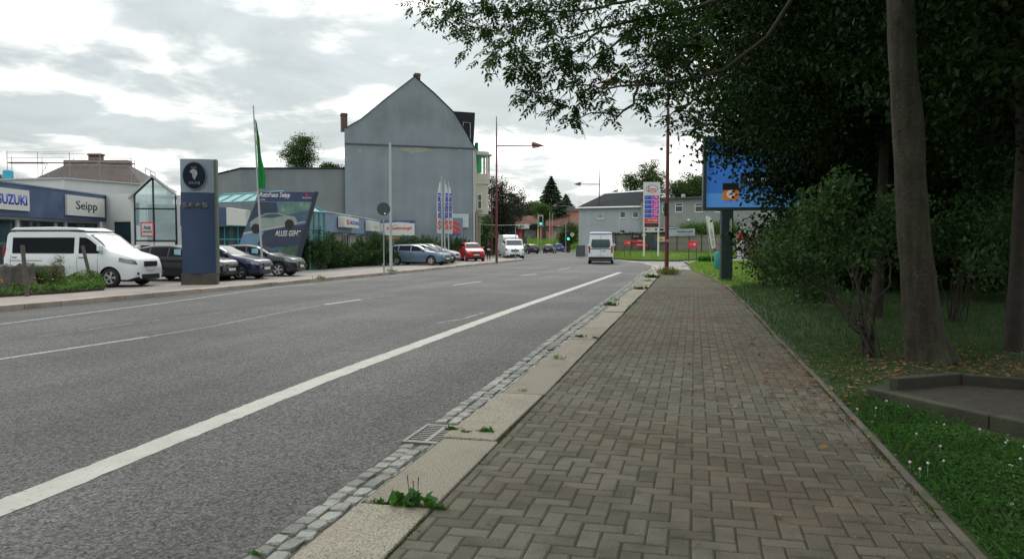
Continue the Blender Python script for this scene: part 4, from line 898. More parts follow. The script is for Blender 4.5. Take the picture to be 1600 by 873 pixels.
c = U5(.88, .05); o = MB(); s_logo(o, c[0], c[1] + .03, .2, .18, -.04, -.03); o.build('emblem', M_REDL, ps); text('lettering', 'SUZUKI', .5, .09, (c[0], c[1] - .13), M_SIGNW, ps, bold=.02, y=-.03)
o = MB(); e0, e1 = U5(1, -.01), U5(1, 1.02); o.prism([e0, (e0[0] + .22, e0[1] - .03), (e1[0] + .22, e1[1]), e1], -.06, .5); o.build('edge_frame', M_FRAME, ps)
A = P0(484, 44.2); B = P0(508, 45.5); loc, rz6, L6 = build_loc(A, B)
tb = thing('glass_pyramid', 'teal framed glass pyramid bay behind the right edge of the poster', 'skylight', loc, rz6)
h1 = hz(P0(494, 44), 309); h2 = hz(P0(500, 44), 330); o = MB(); g_ = MB()
ba = [(0, 0, 0), (L6, 0, 0), (L6, 2, 0), (0, 2, 0)]; tp_ = [(.0, 0, h2), (L6, 0, h2), (L6, 2, h2), (0, 2, h2)]; ap_ = (L6 * .35, 1, h1)
for a_, b_ in zip(ba, tp_): o.tube([a_, b_], .04, 4)
for k in range(4): o.tube([tp_[k], tp_[(k + 1) % 4]], .04, 4); o.tube([tp_[k], ap_], .045, 4)
for f_ in (.33, .66): o.tube([(L6 * f_, 0, 0), (L6 * f_, 0, h2)], .03, 4)
for z in (h2 * .35, h2 * .7): o.tube([(0, 0, z), (L6, 0, z)], .03, 4)
o.build('frame', M_TEAL, tb); g_.add([(0, .05, 0), (L6, .05, 0), (L6, .05, h2), (0, .05, h2), ap_], [(0, 1, 2, 3), (3, 2, 4)]); g_.build('pane', mat('teal_glass', (.10, .22, .24), .15, var=.2, vs_=2, spec=.8), tb)

# ------------------------------------------------------------------ low wing with two sign boxes
A = P0(500, 59); B = P0(592, 86); loc, rz7, L7 = build_loc(A, B)
lw = thing('workshop_wing', 'low workshop wing with pale blue fascia running to the grey gable house', 'building', loc, rz7)
zt_ = hz(A, 330); zb_ = zt_ - 1.55
o = MB(); facade(o, L7, 0, zb_, [(2, 5, .2, 2.4), (8, 11, .2, 2.4), (14, 17, .2, 2.4)], .15); o.bb(0, L7, .16, 6, zt_ - .3, zt_ - .02); o.build('wall', mat('workshop_wall', (.22, .22, .20), .9), lw)
for a_ in (2, 8, 14): window(lw, a_, a_ + 3, .2, 2.4, .1, 2, False, M_WHITE, False)
o = MB(); o.bb(0, L7, -.3, 0, zb_, zt_ - .05); o.build('fascia', M_PALEB, lw)
o = MB(); o.bb(-.05, L7 + .05, -.36, .2, zt_ - .045, zt_ + .05); o.build('fascia_cap', M_GREYL, lw)
def boxsign(px0, px1, pyt, pyb, label, draw):
    x0, x1 = xat(lw, L7, px0), xat(lw, L7, px1); t = thing('box_sign', label, 'sign', lw.location, rz7)
    z1, z0 = zat(lw, x0, pyt, -.8), zat(lw, x0, pyb, -.8); o = MB(); o.bb(x0, x1, -.95, -.38, z0, z1); o.build('panel', M_SIGNW, t, bevel=.03); draw(t, x0, x1, z0, z1)
def d1(t, x0, x1, z0, z1):
    o = MB(); s_logo(o, x0 + (x1 - x0) * .2, (z0 + z1) / 2, (x1 - x0) * .2, (z1 - z0) * .55, -.965, -.953); o.build('emblem', M_REDL, t); text('lettering', 'SUZUKI', (x1 - x0) * .62, (z1 - z0) * .34, (x0 + (x1 - x0) * .66, (z0 + z1) / 2), M_BLUEL, t, bold=.04, y=-.962)
boxsign(521, 545, 338, 355, 'white box sign with red emblem and blue lettering above the junipers', d1)
def d2(t, x0, x1, z0, z1): text('lettering', 'Seipp', (x1 - x0) * .45, (z1 - z0) * .3, ((x0 + x1) / 2, (z0 + z1) / 2 - .1), M_GREYL, t, bold=.0, y=-.962)
boxsign(565, 580, 344.5, 361, 'plain off-white box sign nearest the grey gable house', d2)

# ------------------------------------------------------------------ long windowless grey wall and the big gable house
A = P0(378, 80); B = P0(541, 85.5); loc, rz8, L8 = build_loc(A, B)
gw = thing('garage_block', 'long windowless grey rendered block left of the gable house', 'building', loc, rz8)
zl, zr_ = hz(A, 263), hz(B, 263)
o = MB(); o.prism([(0, 0), (L8, 0), (L8, zr_), (0, zl)], 0, 10); x_ = -3.2
o.add([(0, 0, 0), (x_, 4, 0), (x_, 4, zl - .8), (0, 0, zl)], [(0, 1, 2, 3)]); o.add([(x_, 4, 0), (x_, 10, 0), (x_, 10, zl - .8), (x_, 4, zl - .8)], [(0, 1, 2, 3)]); o.add([(x_, 4, zl - .8), (0, 0, zl), (0, 10, zl), (x_, 10, zl - .8)], [(0, 1, 2, 3)]); o.build('wall', M_PLAST2, gw)
o = MB(); o.tube([(0, -.05, zl), (L8, -.05, zr_)], .09, 4); o.tube([(x_, 3.95, zl - .8), (0, -.05, zl)], .09, 4); o.build('coping', M_ROOFB, gw)
cA, cB = P0(540, 85), P0(742, 90.5)
loc, rz9, L9 = build_loc(cA, cB)
gh = thing('gable_house', 'tall blue grey gable end of an old apartment house with cream bay window', 'house', loc, rz9)
def q9(px, py): x = xat(gh, L9, px); return (x, hz(root_pt(gh, x), py))
pl = [(0, 0), (L9, 0), q9(742, 232), q9(727, 205), q9(711, 178), q9(680, 147), q9(649, 120), q9(600, 158), q9(565, 187), (0, q9(540, 201)[1])]
pl[1] = (L9, 0); pl[2] = (L9, pl[2][1])
o = MB(); DPT = 17.0; nP = len(pl); sk = -.32   # side walls follow the road
bkL, bkR = into(gh, P0(546, 103)), into(gh, P0(751, 108))
def bkp(x): return bkL.lerp(bkR, x / L9)
vs_ = [(x, 0, z) for x, z in pl] + [(bkp(x).x, bkp(x).y, z) for x, z in pl]
o.add(vs_, [tuple(range(nP))]); o.add(vs_, [(0, nP, 2 * nP - 1, nP - 1)]); o.build('wall', M_PLAST, gh)
o = MB(); xs_ = L9 + .01
o.quad((L9 + .005, .0, 0), (bkR.x, bkR.y, 0), (bkR.x, bkR.y, pl[2][1]), (L9 + .005, .0, pl[2][1])); o.add([(bkp(x).x, bkp(x).y + .01, z) for x, z in pl], [tuple(range(nP))]); o.build('street_wall', M_CREAM, gh)
o = MB(); f_ = []
for k in range(2, nP - 1): o.add([(pl[k][0], -.12, pl[k][1] + .06), (pl[k + 1][0], -.12, pl[k + 1][1] + .06), (bkp(pl[k + 1][0]).x, bkp(pl[k + 1][0]).y, pl[k + 1][1] + .06), (bkp(pl[k][0]).x, bkp(pl[k][0]).y, pl[k][1] + .06)], [(0, 1, 2, 3)])
rf = o.build('roof', M_ROOFB, gh); md = rf.modifiers.new('solid', 'SOLIDIFY'); md.thickness = .05
o = MB(); zc_ = q9(640, 228)[1]; o.tube([(0, -.06, q9(540, 224)[1]), (L9, -.06, q9(742, 232)[1])], .11, 6); o.build('string_course', mat('dark_ledge', (.10, .125, .135), .8), gh)
o = MB(); rgp = np.random.default_rng(77); ca = q9(648, 231.5); n_ = 26
o.prism([(ca[0] + math.cos(2 * math.pi * k / n_) * 2.0 * rgp.uniform(.75, 1.25), ca[1] + math.sin(2 * math.pi * k / n_) * .32 * rgp.uniform(.5, 1.4) - .15) for k in range(n_)], -.012, .01)
for px, py, rx, rz_ in ((718, 233.5, .45, .12), (562, 234, .3, .12), (541.5, 246, .12, .4), (690, 232, .5, .1), (600, 226, .35, .12)):
    c = q9(px, py); o.prism([(c[0] + .12 + math.cos(2 * math.pi * k / 12) * rx * rgp.uniform(.6, 1.3), c[1] - .1 + math.sin(2 * math.pi * k / 12) * rz_ * rgp.uniform(.5, 1.4)) for k in range(12)], -.01, .01)
o.build('bare_patch', M_BARE, gh)
def chimney(px, pt, pb, wd, y, nm='chimney'):
    x, z1 = q9(px, pt); z0 = q9(px, pb)[1]; o = MB(); o.bb(x - wd / 2, x + wd / 2, y, y + .7, z0, z1); o.bb(x - wd / 2 - .06, x + wd / 2 + .06, y - .06, y + .76, z1 - .25, z1 - .12); return o.build(nm, M_BRICKR, rf)
chimney(656, 113, 135, .62, .5); chimney(664, 128, 142, .45, 1.6); chimney(543, 174, 203, .65, 1.2)
# mansard dormer
x, z1 = q9(715, 172); x2 = q9(746, 172)[0]; z0 = q9(742, 226)[1]
o = MB(); xd0 = q9(712, 175)[0]
o.add([(xd0, 1.0, z1), (L9 + .4, 1.0, z1), (L9 + .2, 1.0, z0), (L9 - .3, 1.0, z0), (xd0, 8, z1), (L9 + .4, 8, z1), (L9 + .2, 8, z0), (L9 - .3, 8, z0)], [(0, 3, 2, 1), (4, 5, 6, 7), (1, 2, 6, 5), (0, 1, 5, 4)]); d_ = o.build('dormer', M_ROOFB, gh)
a_, b_ = q9(728, 190)[0], q9(739, 190)[0]; o = MB(); zz0, zz1 = q9(733, 216)[1], q9(733, 190)[1]; o.tube([(a_, .9, zz0 + .9), (a_, .9, zz1), (b_, .9, zz1), (b_, .9, zz0)], .05, 4); o.build('railing', M_GREYL, d_)
o = MB(); o.tube([(L9 - .15, -.12, 0), (L9 - .15, -.12, q9(742, 236)[1])], .07, 6); o.tube([(L9 + .1, .15, pl[2][1] - .1), (L9 + (bkR.x - L9) * .3 + .12, bkR.y * .3, pl[2][1] - .1)], .1, 6); o.build('downpipe', mat('pale_pipe', (.5, .52, .5), .5), gh)
# bay window tower projecting over the street
by0 = 3.0; bx0 = L9 + (bkR.x - L9) * by0 / bkR.y - .1; zb0, zb1 = q9(742, 333)[1], q9(742, 250)[1]
bw_, bd_ = 2.15, 3.6
o = MB(); ring = [(0, 0), (bw_ * .75, .15), (bw_, .9), (bw_, bd_ - .9), (bw_ * .75, bd_ - .15), (0, bd_)]
rl = [(bx0 + x, by0 + y) for x, y in ring]
ztop = hz(root_pt(gh, L9 + 1, 4), 243); zs1 = hz(root_pt(gh, L9 + 1, 4), 272); zs0 = hz(root_pt(gh, L9 + 1, 4), 288); zbot = hz(root_pt(gh, L9 + 1, 4), 338)
o.slab(rl, zs0, zs1); o.slab([(bx0 + x * .93, by0 + .1 + y * .94) for x, y in ring], zbot + .25, zs0 + .02); o.slab([(bx0 + x * .8, by0 + .3 + y * .85) for x, y in ring], zbot, zbot + .27)
bay = o.build('bay_window', M_CREAM, gh)
for x, y in ring[1:5] + [(.1, .1)]: o = MB(); o.bb(bx0 + x - .13, bx0 + x + .05, by0 + y - .07, by0 + y + .11, zs1, ztop); o.build('column', M_CREAM, bay)
o = MB(); o.slab([(bx0 - .1 + x * 1.2, by0 - .25 + y * 1.12) for x, y in ring], ztop, ztop + .16); o.slab([(bx0 + x, by0 + y) for x, y in ring], ztop + .16, ztop + .45); o.build('bay_roof', M_GREYL, bay)
o = MB(); o.bb(bx0 + .5, bx0 + .95, by0 + .35, by0 + .4, zs1 + .1, ztop - .2); o.bb(bx0 + .25, bx0 + .5, by0 + .2, by0 + .9, ztop + .45, ztop + 1.5); o.build('green_net', M_GREENN, bay)
zw0, zw1 = hz(root_pt(gh, L9 + 1, 3), 326), hz(root_pt(gh, L9 + 1, 3), 303)
o = MB(); o.bb(bx0 + .32, bx0 + .85, by0 + .04, by0 + .1, zw0, zw1); f_ = o.build('window', M_WHITE, bay)
o = MB(); o.bb(bx0 + .4, bx0 + .77, by0 + .0, by0 + .037, zw0 + .08, zw0 + .95); o.bb(bx0 + .4, bx0 + .77, by0 + .0, by0 + .037, zw0 + 1.05, zw1 - .08); o.build('pane', M_GLD, f_)
o = MB(); o.bb(bx0 + .2, bx0 + .97, by0 - .1, by0 + .03, zw0 - .14, zw0 - .01); o.build('sill', M_GREYL, f_)
o = MB()
for k in range(5): yy = 1 + k * 2.3; xx = L9 + .05 + (bkR.x - L9) * yy / bkR.y; o.bb(xx - .02, xx + .14, yy - .2, yy + .2, 0, 5.2)
o.bb(L9 + .3, L9 + .3 + 1.1 * 1, 1.2, 7, 5.2, 5.35); o.build('shopfront', mat('stone_pilaster', (.26, .24, .2), .9, var=.2, vs_=3), gh)
o = MB(); o.bb(L9 + .5, L9 + 1.5, 4, 6, 4.3, 5.0); o.build('awning', mat('dark_green_awning', (.01, .1, .05), .7), gh)

# signs on the gable wall
t = thing('banner_sign', 'white banner with red lettering on the gable wall above the junipers', 'sign', gh.location, rz9)
def q9y(px, py, y): x = xat(gh, L9, px); return (x, hz(root_pt(gh, x, y), py))
a_, z1 = q9y(590.5, 345, -1); b_, z0 = q9y(644.5, 368, -1)
o = MB(); o.bb(a_ - .1, b_ + .1, -1.0, -.9, z0 - .08, z1 + .1); o.build('board', mat('banner_blue', (.06, .11, .25), .6), t)
o = MB(); o.prism([(a_, z0 + .35), (a_ + .25, z0), (b_, z0), (b_, z1 - .25), (a_ + 2.2, z1 - .12), (a_, z1 - .3)], -1.03, -1.003); o.build('panel', M_SIGNW, t)
text('lettering', 'Klassefahrzeuge!', (b_ - a_) * .72, (z1 - z0) * .30, ((a_ + b_) / 2 + .25, (z0 + z1) / 2 - .02), M_REDL, t, shear=.15, bold=.025, y=-1.04, rot=.02)
o = MB(); o.bb(b_ - .55, b_ - .2, -1.045, -1.033, z1 - .22, z1 - .08); o.tube([(a_ + 1.2, -1.04, z0 + .95), (a_ + 1.9, -1.04, z0 + 1.2)], .02, 4); o.build('small_print', M_BLKL, t)
t = thing('notice_board', 'stacked dark notice boards below the white and red banner', 'sign', gh.location, rz9)
a_, z1 = q9y(601, 369, -1); b_, z0 = q9y(624, 392, -1); h_ = (z1 - z0) / 4
for k, m_ in enumerate((mat('ochre_board', (.22, .17, .04), .6), M_BLKL, mat('brown_board', (.07, .06, .05), .7), M_GREYL)):
    o = MB(); o.bb(a_, b_, -1.0, -.92, z1 - (k + 1) * h_ + .03, z1 - k * h_); o.build('board', m_, t)
o = MB()
for k in range(4): o.bb(a_ + .15, b_ - .2, -1.01, -1.003, z1 - h_ * (1.35 + k * .4), z1 - h_ * (1.28 + k * .4))
o.build('small_print', M_SIGNW, t)
for px in (603, 622): o = MB(); x = q9y(px, 380, -1)[0]; o.tube([(x, -.88, 0), (x, -.88, z1)], .05, 6); o.build('post', M_STEEL, t)
t = thing('wall_sign', 'grey panel with big red angular emblem and blue lettering behind the three flags', 'sign', gh.location, rz9)
a_, z1 = q9y(696, 340, -.3); b_, z0 = q9y(722, 398, -.3)
o = MB(); o.bb(a_, b_, -.32, -.22, z0, z1); o.build('panel', mat('blue_grey_panel', (.16, .21, .24), .6), t)
o = MB(); c = q9y(711, 355, -.3); s_logo(o, c[0] - .1, c[1], 1.5, 1.45, -.345, -.325); o.build('emblem', M_REDL, t)
c = q9y(709.5, 365.3, -.3); text('lettering', 'SUZUKI', 1.35, .25, c, M_BLUEL, t, bold=.04, y=-.34)
t = thing('wall_sign', 'white L-shaped notice panel high on the gable wall right of the flags', 'sign', gh.location, rz9)
a_, z1 = q9y(703, 334, -.1); b_, z0 = q9y(731.5, 355.5, -.1); c_, z2 = q9y(722, 341, -.1)
o = MB(); o.prism([(a_, z1), (a_, z2), (c_ + .02, z2), (c_ + .02, z0), (b_, z0), (b_, z1)], -.16, -.1); o.build('panel', mat('notice_white', (.5, .55, .58), .6), t)
text('lettering', 'Ihr Autohaus mit Herz', (b_ - a_) * .85, .16, ((a_ + b_) / 2, (z1 + z2) / 2), mat('print_blue', (.15, .3, .5), .5), t, y=-.17)
o = MB()
for k in range(5): o.bb(c_ + .1, b_ - .12, -.168, -.162, z2 - .2 - k * .2, z2 - .15 - k * .2)
o.build('small_print', M_GREYL, t)

# ------------------------------------------------------------------ scaffolded hipped-roof house behind the showroom
D = 88
A = P0(24, D); B = P0(228, D); loc, rza, La = build_loc(A, B)
hh_ = thing('hipped_house', 'old house with brown hipped roof wrapped in scaffolding behind the showroom', 'house', loc, rza)
def qa(px, py, dd=D): return (xat(hh_, La, px), hz(P0(px, dd), py))
e0, e1 = qa(28, 284), qa(226, 292); r0, r1 = qa(70, 246), qa(176, 248); zr_ = (r0[1] + r1[1]) / 2; ze = min(e0[1], e1[1])
o = MB(); o.add([(e0[0], 0, ze), (e1[0], 0, ze), (e1[0], 9, ze), (e0[0], 9, ze), (r0[0], 4, zr_ - .5), (r1[0], 4, zr_ - .5), (r1[0], 5, zr_ - .5), (r0[0], 5, zr_ - .5)], [(0, 1, 5, 4), (1, 2, 6, 5), (2, 3, 7, 6), (3, 0, 4, 7), (4, 5, 6, 7)])
rf2 = o.build('roof', M_ROOFBR, hh_)
o = MB(); o.bb(r0[0] + .1, r1[0] - .1, 3.9, 5.2, zr_ - .9, zr_ + .2); o.build('ridge_cap', mat('ridge_board', (.25, .22, .2), .9, var=.2), rf2)
o = MB(); o.bb(e0[0] + .4, e1[0] - .4, .4, 8.6, 0, ze - .01); o.build('wall', M_CREAM, hh_)
c = qa(120, 233); o = MB(); o.bb(c[0] - .75, c[0] + .75, 4.2, 4.9, zr_ - .5, c[1]); o.bb(c[0] - .85, c[0] + .85, 4.1, 5, c[1] - .25, c[1] - .05); o.build('chimney', M_BRICKR, rf2)
sc_ = thing('scaffolding', 'steel pipe scaffolding with maroon deck boards around the brown roof', 'scaffold', loc, rza)
o = MB(); zt0, zt1 = qa(24, 237)[1], qa(214, 243)[1]; zd_ = qa(40, 254.5)[1]
xs_ = [qa(p_, 260)[0] for p_ in (23, 70, 119, 166, 214)]
for k, x in enumerate(xs_):
    for y_ in (-.9, -.1): o.tube([(x, y_, 0), (x, y_, zt0 - (zt0 - zt1) * k / 4 - (0 if y_ < -.5 else .6))], .035, 5)
for z in (zd_ + 1.0, zd_ + .5, zt0 - .1): o.tube([(xs_[0], -.9, z), (xs_[-1], -.9, z - .15)], .028, 5)
for k in (1, 2): o.tube([(xs_[k], -.9, zd_ - 2), (xs_[k + 1] if k == 2 else xs_[k] + 1.2, -.9, zd_)], .028, 5)
o.tube([(xs_[1] + .6, -.9, zd_), (xs_[1] + 1.6, -.9, zd_ - 2.6)], .028, 5); o.tube([(xs_[2], -.9, zd_), (xs_[1] + 1.9, -.9, zd_ - 2.6)], .028, 5)
for z in (zd_ - .7, zd_ - 1.3): o.tube([(xs_[-1] - 1.2, -.5, z), (xs_[-1], -.5, z)], .025, 5)
o.build('poles', M_STEEL, sc_)
o = MB(); o.bb(xs_[0], xs_[1] + .6, -.9, -.1, zd_ - .12, zd_); o.bb(xs_[3] + .6, xs_[4], -.9, -.1, zd_ - .22, zd_ - .1); o.bb(xs_[1] + .62, xs_[3] + .58, -.9, -.1, zd_ - .1, zd_ - .04); o.build('deck', mat('deck_board', (.16, .07, .07), .8, var=.2), sc_)
t = thing('plastic_tub', 'blue plastic tub at the left end of the showroom roof', 'tub', V(13, 281, 62)); o = MB(); o.lathe([(0, 0), (.3, 0), (.36, .1), (.38, .7), (.34, .75), (0, .75)], n=18); o.build('tub', mat('cyan_plastic', (.03, .3, .42), .5), t)
o = MB(); o.tube([(0, 0, -3.5), (0, 0, 0)], .08, 6); o.build('post', M_STEEL, t)
t = thing('steel_frame', 'grey steel frame rising behind the glass gable', 'frame', P0(236, 60)); o = MB()
za, zb = hz(P0(229, 60), 262), hz(P0(229, 60), 285)
for dx in (-.35, .1, .5): o.tube([(dx, 0, 0), (dx, 0, za - (dx + .35) * .5)], .03, 4)
o.tube([(-.35, 0, za), (.5, 0, za - .45)], .03, 4); o.build('frame', M_STEEL, t)

# ------------------------------------------------------------------ pale blue house and long grey house on the right
D = 108
A = P0(904, D); B = P0(1003, D - 4); loc, rzb, Lb = build_loc(A, B)
bh = thing('pale_house', 'pale blue house with dark slate roof and white verge boards behind the fuel sign', 'house', loc, rzb)
def qb(px, py): x = xat(bh, Lb, px); return (x, hz(root_pt(bh, x), py))
zE = qb(906, 325)[1]; zE2 = qb(1000, 323)[1]
hl = [(qb(px, 0)[0] - w_, qb(px, 0)[0] + w_, qb(px, pb)[1], qb(px, pt)[1]) for px, pt, pb, w_ in ((938, 330, 342, .45), (972.5, 330.5, 340.5, .42), (992.5, 330.5, 340.5, .42), (972, 359, 364, .42))]
o = MB(); facade(o, Lb, 0, min(zE, zE2), hl, .15); o.quad((0, 0, 0), (0, 9, 0), (0, 9, zE), (0, 0, zE)); o.quad((Lb, 0, 0), (Lb, 9, 0), (Lb, 9, zE), (Lb, 0, zE)); o.build('wall', mat('pale_blue_render', (.38, .425, .445), .9, streak=.06, var=.06, vs_=.4, c2=(.29, .34, .37), c2s=.15), bh)
for k, h in enumerate(hl): window(bh, *h, .1, 0, k == 0, M_WHITE, True, None if k else mat('blind_glass', (.3, .34, .36), .3), .09)
R0, R1 = qb(931, 307), qb(1000, 303); Ez = min(zE, zE2)
o = MB(); o.add([(-.3, -.3, Ez), (Lb + .2, -.3, Ez), (R1[0] + .3, 3.5, R1[1] + .5), (R0[0], 3.5, R0[1] + .5)], [(0, 1, 2, 3)]); o.add([(-.3, -.3, Ez), (R0[0], 3.5, R0[1] + .5), (-.3, 9, Ez)], [(0, 1, 2)]); o.add([(R0[0], 3.5, R0[1] + .5), (R1[0] + .3, 3.5, R1[1] + .5), (Lb + .2, 9, Ez), (-.3, 9, Ez)], [(0, 1, 2, 3)]); rfb = o.build('roof', M_ROOFB, bh); md = rfb.modifiers.new('s', 'SOLIDIFY'); md.thickness = .1
o = MB(); o.tube([(-.35, -.36, Ez - .02), (Lb + .22, -.36, Ez - .02)], .12, 4); o.tube([(-.35, -.36, Ez), (R0[0], 3.44, R0[1] + .55)], .17, 4); o.tube([(R0[0], 3.44, R0[1] + .55), (R1[0] + .35, 3.44, R1[1] + .6)], .17, 4); o.tube([(Lb + .22, -.36, Ez), (R1[0] + .35, 3.44, R1[1] + .6)], .12, 4); o.build('verge_board', M_WHITE, rfb)
c = qb(961, 311); o = MB(); o.box((c[0], 2.2, Ez + (R0[1] + .5 - Ez) * .68), (1.0, .7, .1), rx=.55); o.build('skylight', M_SIGNW, rfb)
A = P0(1001, 103); B = P0(1240, 92); loc, rzc, Lc = build_loc(A, B)
gr = thing('grey_house', 'long flat roofed grey rendered house with white framed windows', 'house', loc, rzc)
def qc(px, py): x = xat(gr, Lc, px); return (x, hz(root_pt(gr, x), py))
zG = qc(1060, 311)[1]
hl = [(qc(px, 0)[0] - w_, qc(px, 0)[0] + w_, qc(px, pb)[1], qc(px, pt)[1]) for px, pt, pb, w_ in ((1039, 317, 332, .48), (1060, 317, 331.5, .55), (1091, 317, 331.5, .55), (1033, 353, 362, .42), (1052, 352.5, 362, .75), (1071, 353, 362, .45), (1122, 317, 331.5, .55))]
o = MB(); facade(o, Lc, 0, zG, hl, .15); o.quad((Lc, 0, 0), (Lc, 9, 0), (Lc, 9, zG), (Lc, 0, zG)); o.bb(0, Lc, .2, 9, zG - .03, zG); o.build('wall', mat('rough_grey_render', (.26, .275, .265), .95, var=.1, vs_=1.2, c2=(.22, .24, .24), c2s=.3, bump=.3, bs=14), gr)
for h in hl: window(gr, *h, .1, 0, True, M_WHITE, False, None, .1)
o = MB(); o.bb(-.2, Lc + .3, -.4, 9.3, zG + .002, zG + .22); o.build('roof', mat('bitumen_roof', (.08, .085, .09), .9), gr)
o = MB(); c = qc(1057, 305)[0]; o.bb(c - .2, c + .2, 2, 2.4, zG + .2, zG + .75); o.build('vent_pipe', M_GREYL, gr)
o = MB(); c = qc(1076, 344); o.lathe([(0, -.22), (.16, -.18), (.17, -.02), (0, -.02)], (c[0], 0, c[1]), 'Y', 12); o.build('wall_lamp', M_WHITE, gr)

# fence, hedge and banners in front of them
fa, fb, fc = FA.copy(), FB.copy(), FC.copy()
for p in (fa, fb, fc): p.z = .5
def fence(name, label, A, B, zt, m):
    loc, rz_, L_ = build_loc(A, B, .5); zt -= .5; t = thing(name, label, 'fence', loc, rz_); k = int(L_ / 2.2); s = L_ / k
    for i in range(k):
        o = MB()
        for j in range(9): h = zt / 9; o.bb(i * s + .06, (i + 1) * s - .06, 0, .04, j * h + .012, (j + 1) * h - .01)
        o.build('fence_panel', m, t)
    for i in range(k + 1): o = MB(); o.bb(i * s - .06, i * s + .06, -.04, .08, 0, zt + .06); o.build('post', M_CONC, t)
    return t, rz_, L_
M_FEN = mat('weathered_boards', (.115, .10, .085), .9, var=.2, vs_=3, c2=(.08, .075, .065), c2s=.8, island=.15)
zf = hz(fa, 367)
fn, rzf, Lf = fence('board_fence', 'weathered dark board fence below the pale blue house', fa, fb, zf, M_FEN)
fn2, rzf2, Lf2 = fence('board_fence', 'lighter grey board fence right of the near maroon lamp post', fb, fc, hz(P0(1100, 86), 367), mat('grey_boards', (.17, .155, .135), .9, var=.15, vs_=3, island=.15))
M_LF_HEDGE = leafmat('hedge_leaf', (.07, .14, .03), (.09, .17, .035), .25)
def bushrow(name, label, pts, zc, rz__, ry, ncl, m, seed, leaf=.16, cr=.22, cat='hedge', nlf=12):
    base = Vector(pts[0]); bl = []
    P = [Vector(p) - base for p in pts]
    for a_, b_ in zip(P[:-1], P[1:]):
        kk = max(1, int((b_ - a_).length / 1.1))
        for i in range(kk): c = a_.lerp(b_, (i + .5) / kk); bl.append((c.x, c.y, zc, .9, ry, rz__))
    return shrub(name, label, base, 10, bl, ncl, nlf, cr, leaf, m, seed, .6, .02, cat=cat)
bushrow('hedge', 'rounded green hedge showing above the board fence', [P0(1065, 93), P0(1100, 90), P0(1150, 86)], 3.1, 1.1, .9, 1300, M_LF_HEDGE, 61, .14, .2)
bushrow('ivy_hedge', 'dark ivy growing along the top of the board fence', [P0(950, 98.7), P0(1000, 95.4), P0(1060, 91.2)], zf + .05, .28, .35, 380, M_LF_DARK, 62, .13, .14)
rg_b = 0
t = thing('banner', 'long pale banner with dark blue lettering on the board fence', 'banner', fn2.location, rzf2)
def qf(px, py): x = xat(fn2, Lf2, px); return (x, hz(root_pt(fn2, x), py))
(a_, z0), (b_, z1) = qf(1046, 375.5), qf(1086.5, 364); o = MB(); o.bb(a_, b_, -.1, -.07, z0, z1); o.build('panel', mat('pale_blue_banner', (.33, .38, .42), .6, var=.15, vs_=.6), t)
text('lettering', 'Folienwelt', (b_ - a_) * .6, (z1 - z0) * .28, (a_ + (b_ - a_) * .64, z1 - .3), mat('ink_blue', (.04, .06, .16), .5), t, bold=.03, y=-.11)
text('lettering', 'Autowerbung Beschriftung', (b_ - a_) * .55, (z1 - z0) * .13, (a_ + (b_ - a_) * .64, z1 - .62), mat('ink_grey', (.14, .18, .3), .5), t, bold=.0, y=-.11)
t = thing('banner', 'red and black advertising boards leaning at the fence behind the fuel sign', 'banner', fn.location, rzf)
def qg(px, py): x = xat(fn, Lf, px); return (x, hz(root_pt(fn, x), py))
def brd(pts, m, y, nm='board'): o = MB(); o.prism([qg(*p) for p in pts], y, y + .03); return o.build(nm, m, t)
brd([(989, 380), (989, 371.5), (1004, 371.5), (1004, 380)], M_BLKL, -.3); brd([(989, 381), (1012, 381), (1011, 380.5 + 4), (989, 384.6)], M_REDL, -.34); brd([(996, 386), (1011, 386), (1016, 392), (997, 392)], M_REDL, -.34)
brd([(1005, 371), (1022, 371), (1022, 391), (1015, 391)], mat('green_black', (.03, .05, .045), .6), -.38); brd([(1006, 372), (1012, 372), (1012, 375), (1006, 375)], M_GREYL, -.42); brd([(1013, 383), (1029, 383), (1028, 394), (1018, 394)], mat('dark_blue_board', (.03, .06, .12), .6), -.36)
c = qg(996, 375.5); text('lettering', 'SERVICE', .8, .16, c, M_SIGNW, t, y=-.33); c = qg(1004, 382.5); text('lettering', 'Tiefpreise', 1.1, .2, c, M_SIGNW, t, bold=.02, y=-.36); c = qg(1004, 389); text('lettering', 'Waschanlage', 1.1, .2, c, M_SIGNW, t, bold=.02, y=-.36)
t = thing('banner', 'small food banner with golden rolls at the fence behind the lamp post', 'banner', fn.location, rzf)
(a_, z0), (b_, z1) = qg(1029, 384), qg(1042, 376.5); o = MB(); o.bb(a_, b_, -.3, -.27, z0, z1); o.build('panel', mat('cream_banner', (.5, .45, .36), .6), t)
o = MB()
for dx, dz, r_ in ((.3, .25, .16), (.5, .32, .17), (.62, .2, .14)): o.ell(a_ + (b_ - a_) * dx, z0 + dz, r_, r_ * .8, -.32, -.302, n=14)
o.build('picture', mat('golden_rolls', (.4, .2, .04), .6, var=.2, vs_=6), t)
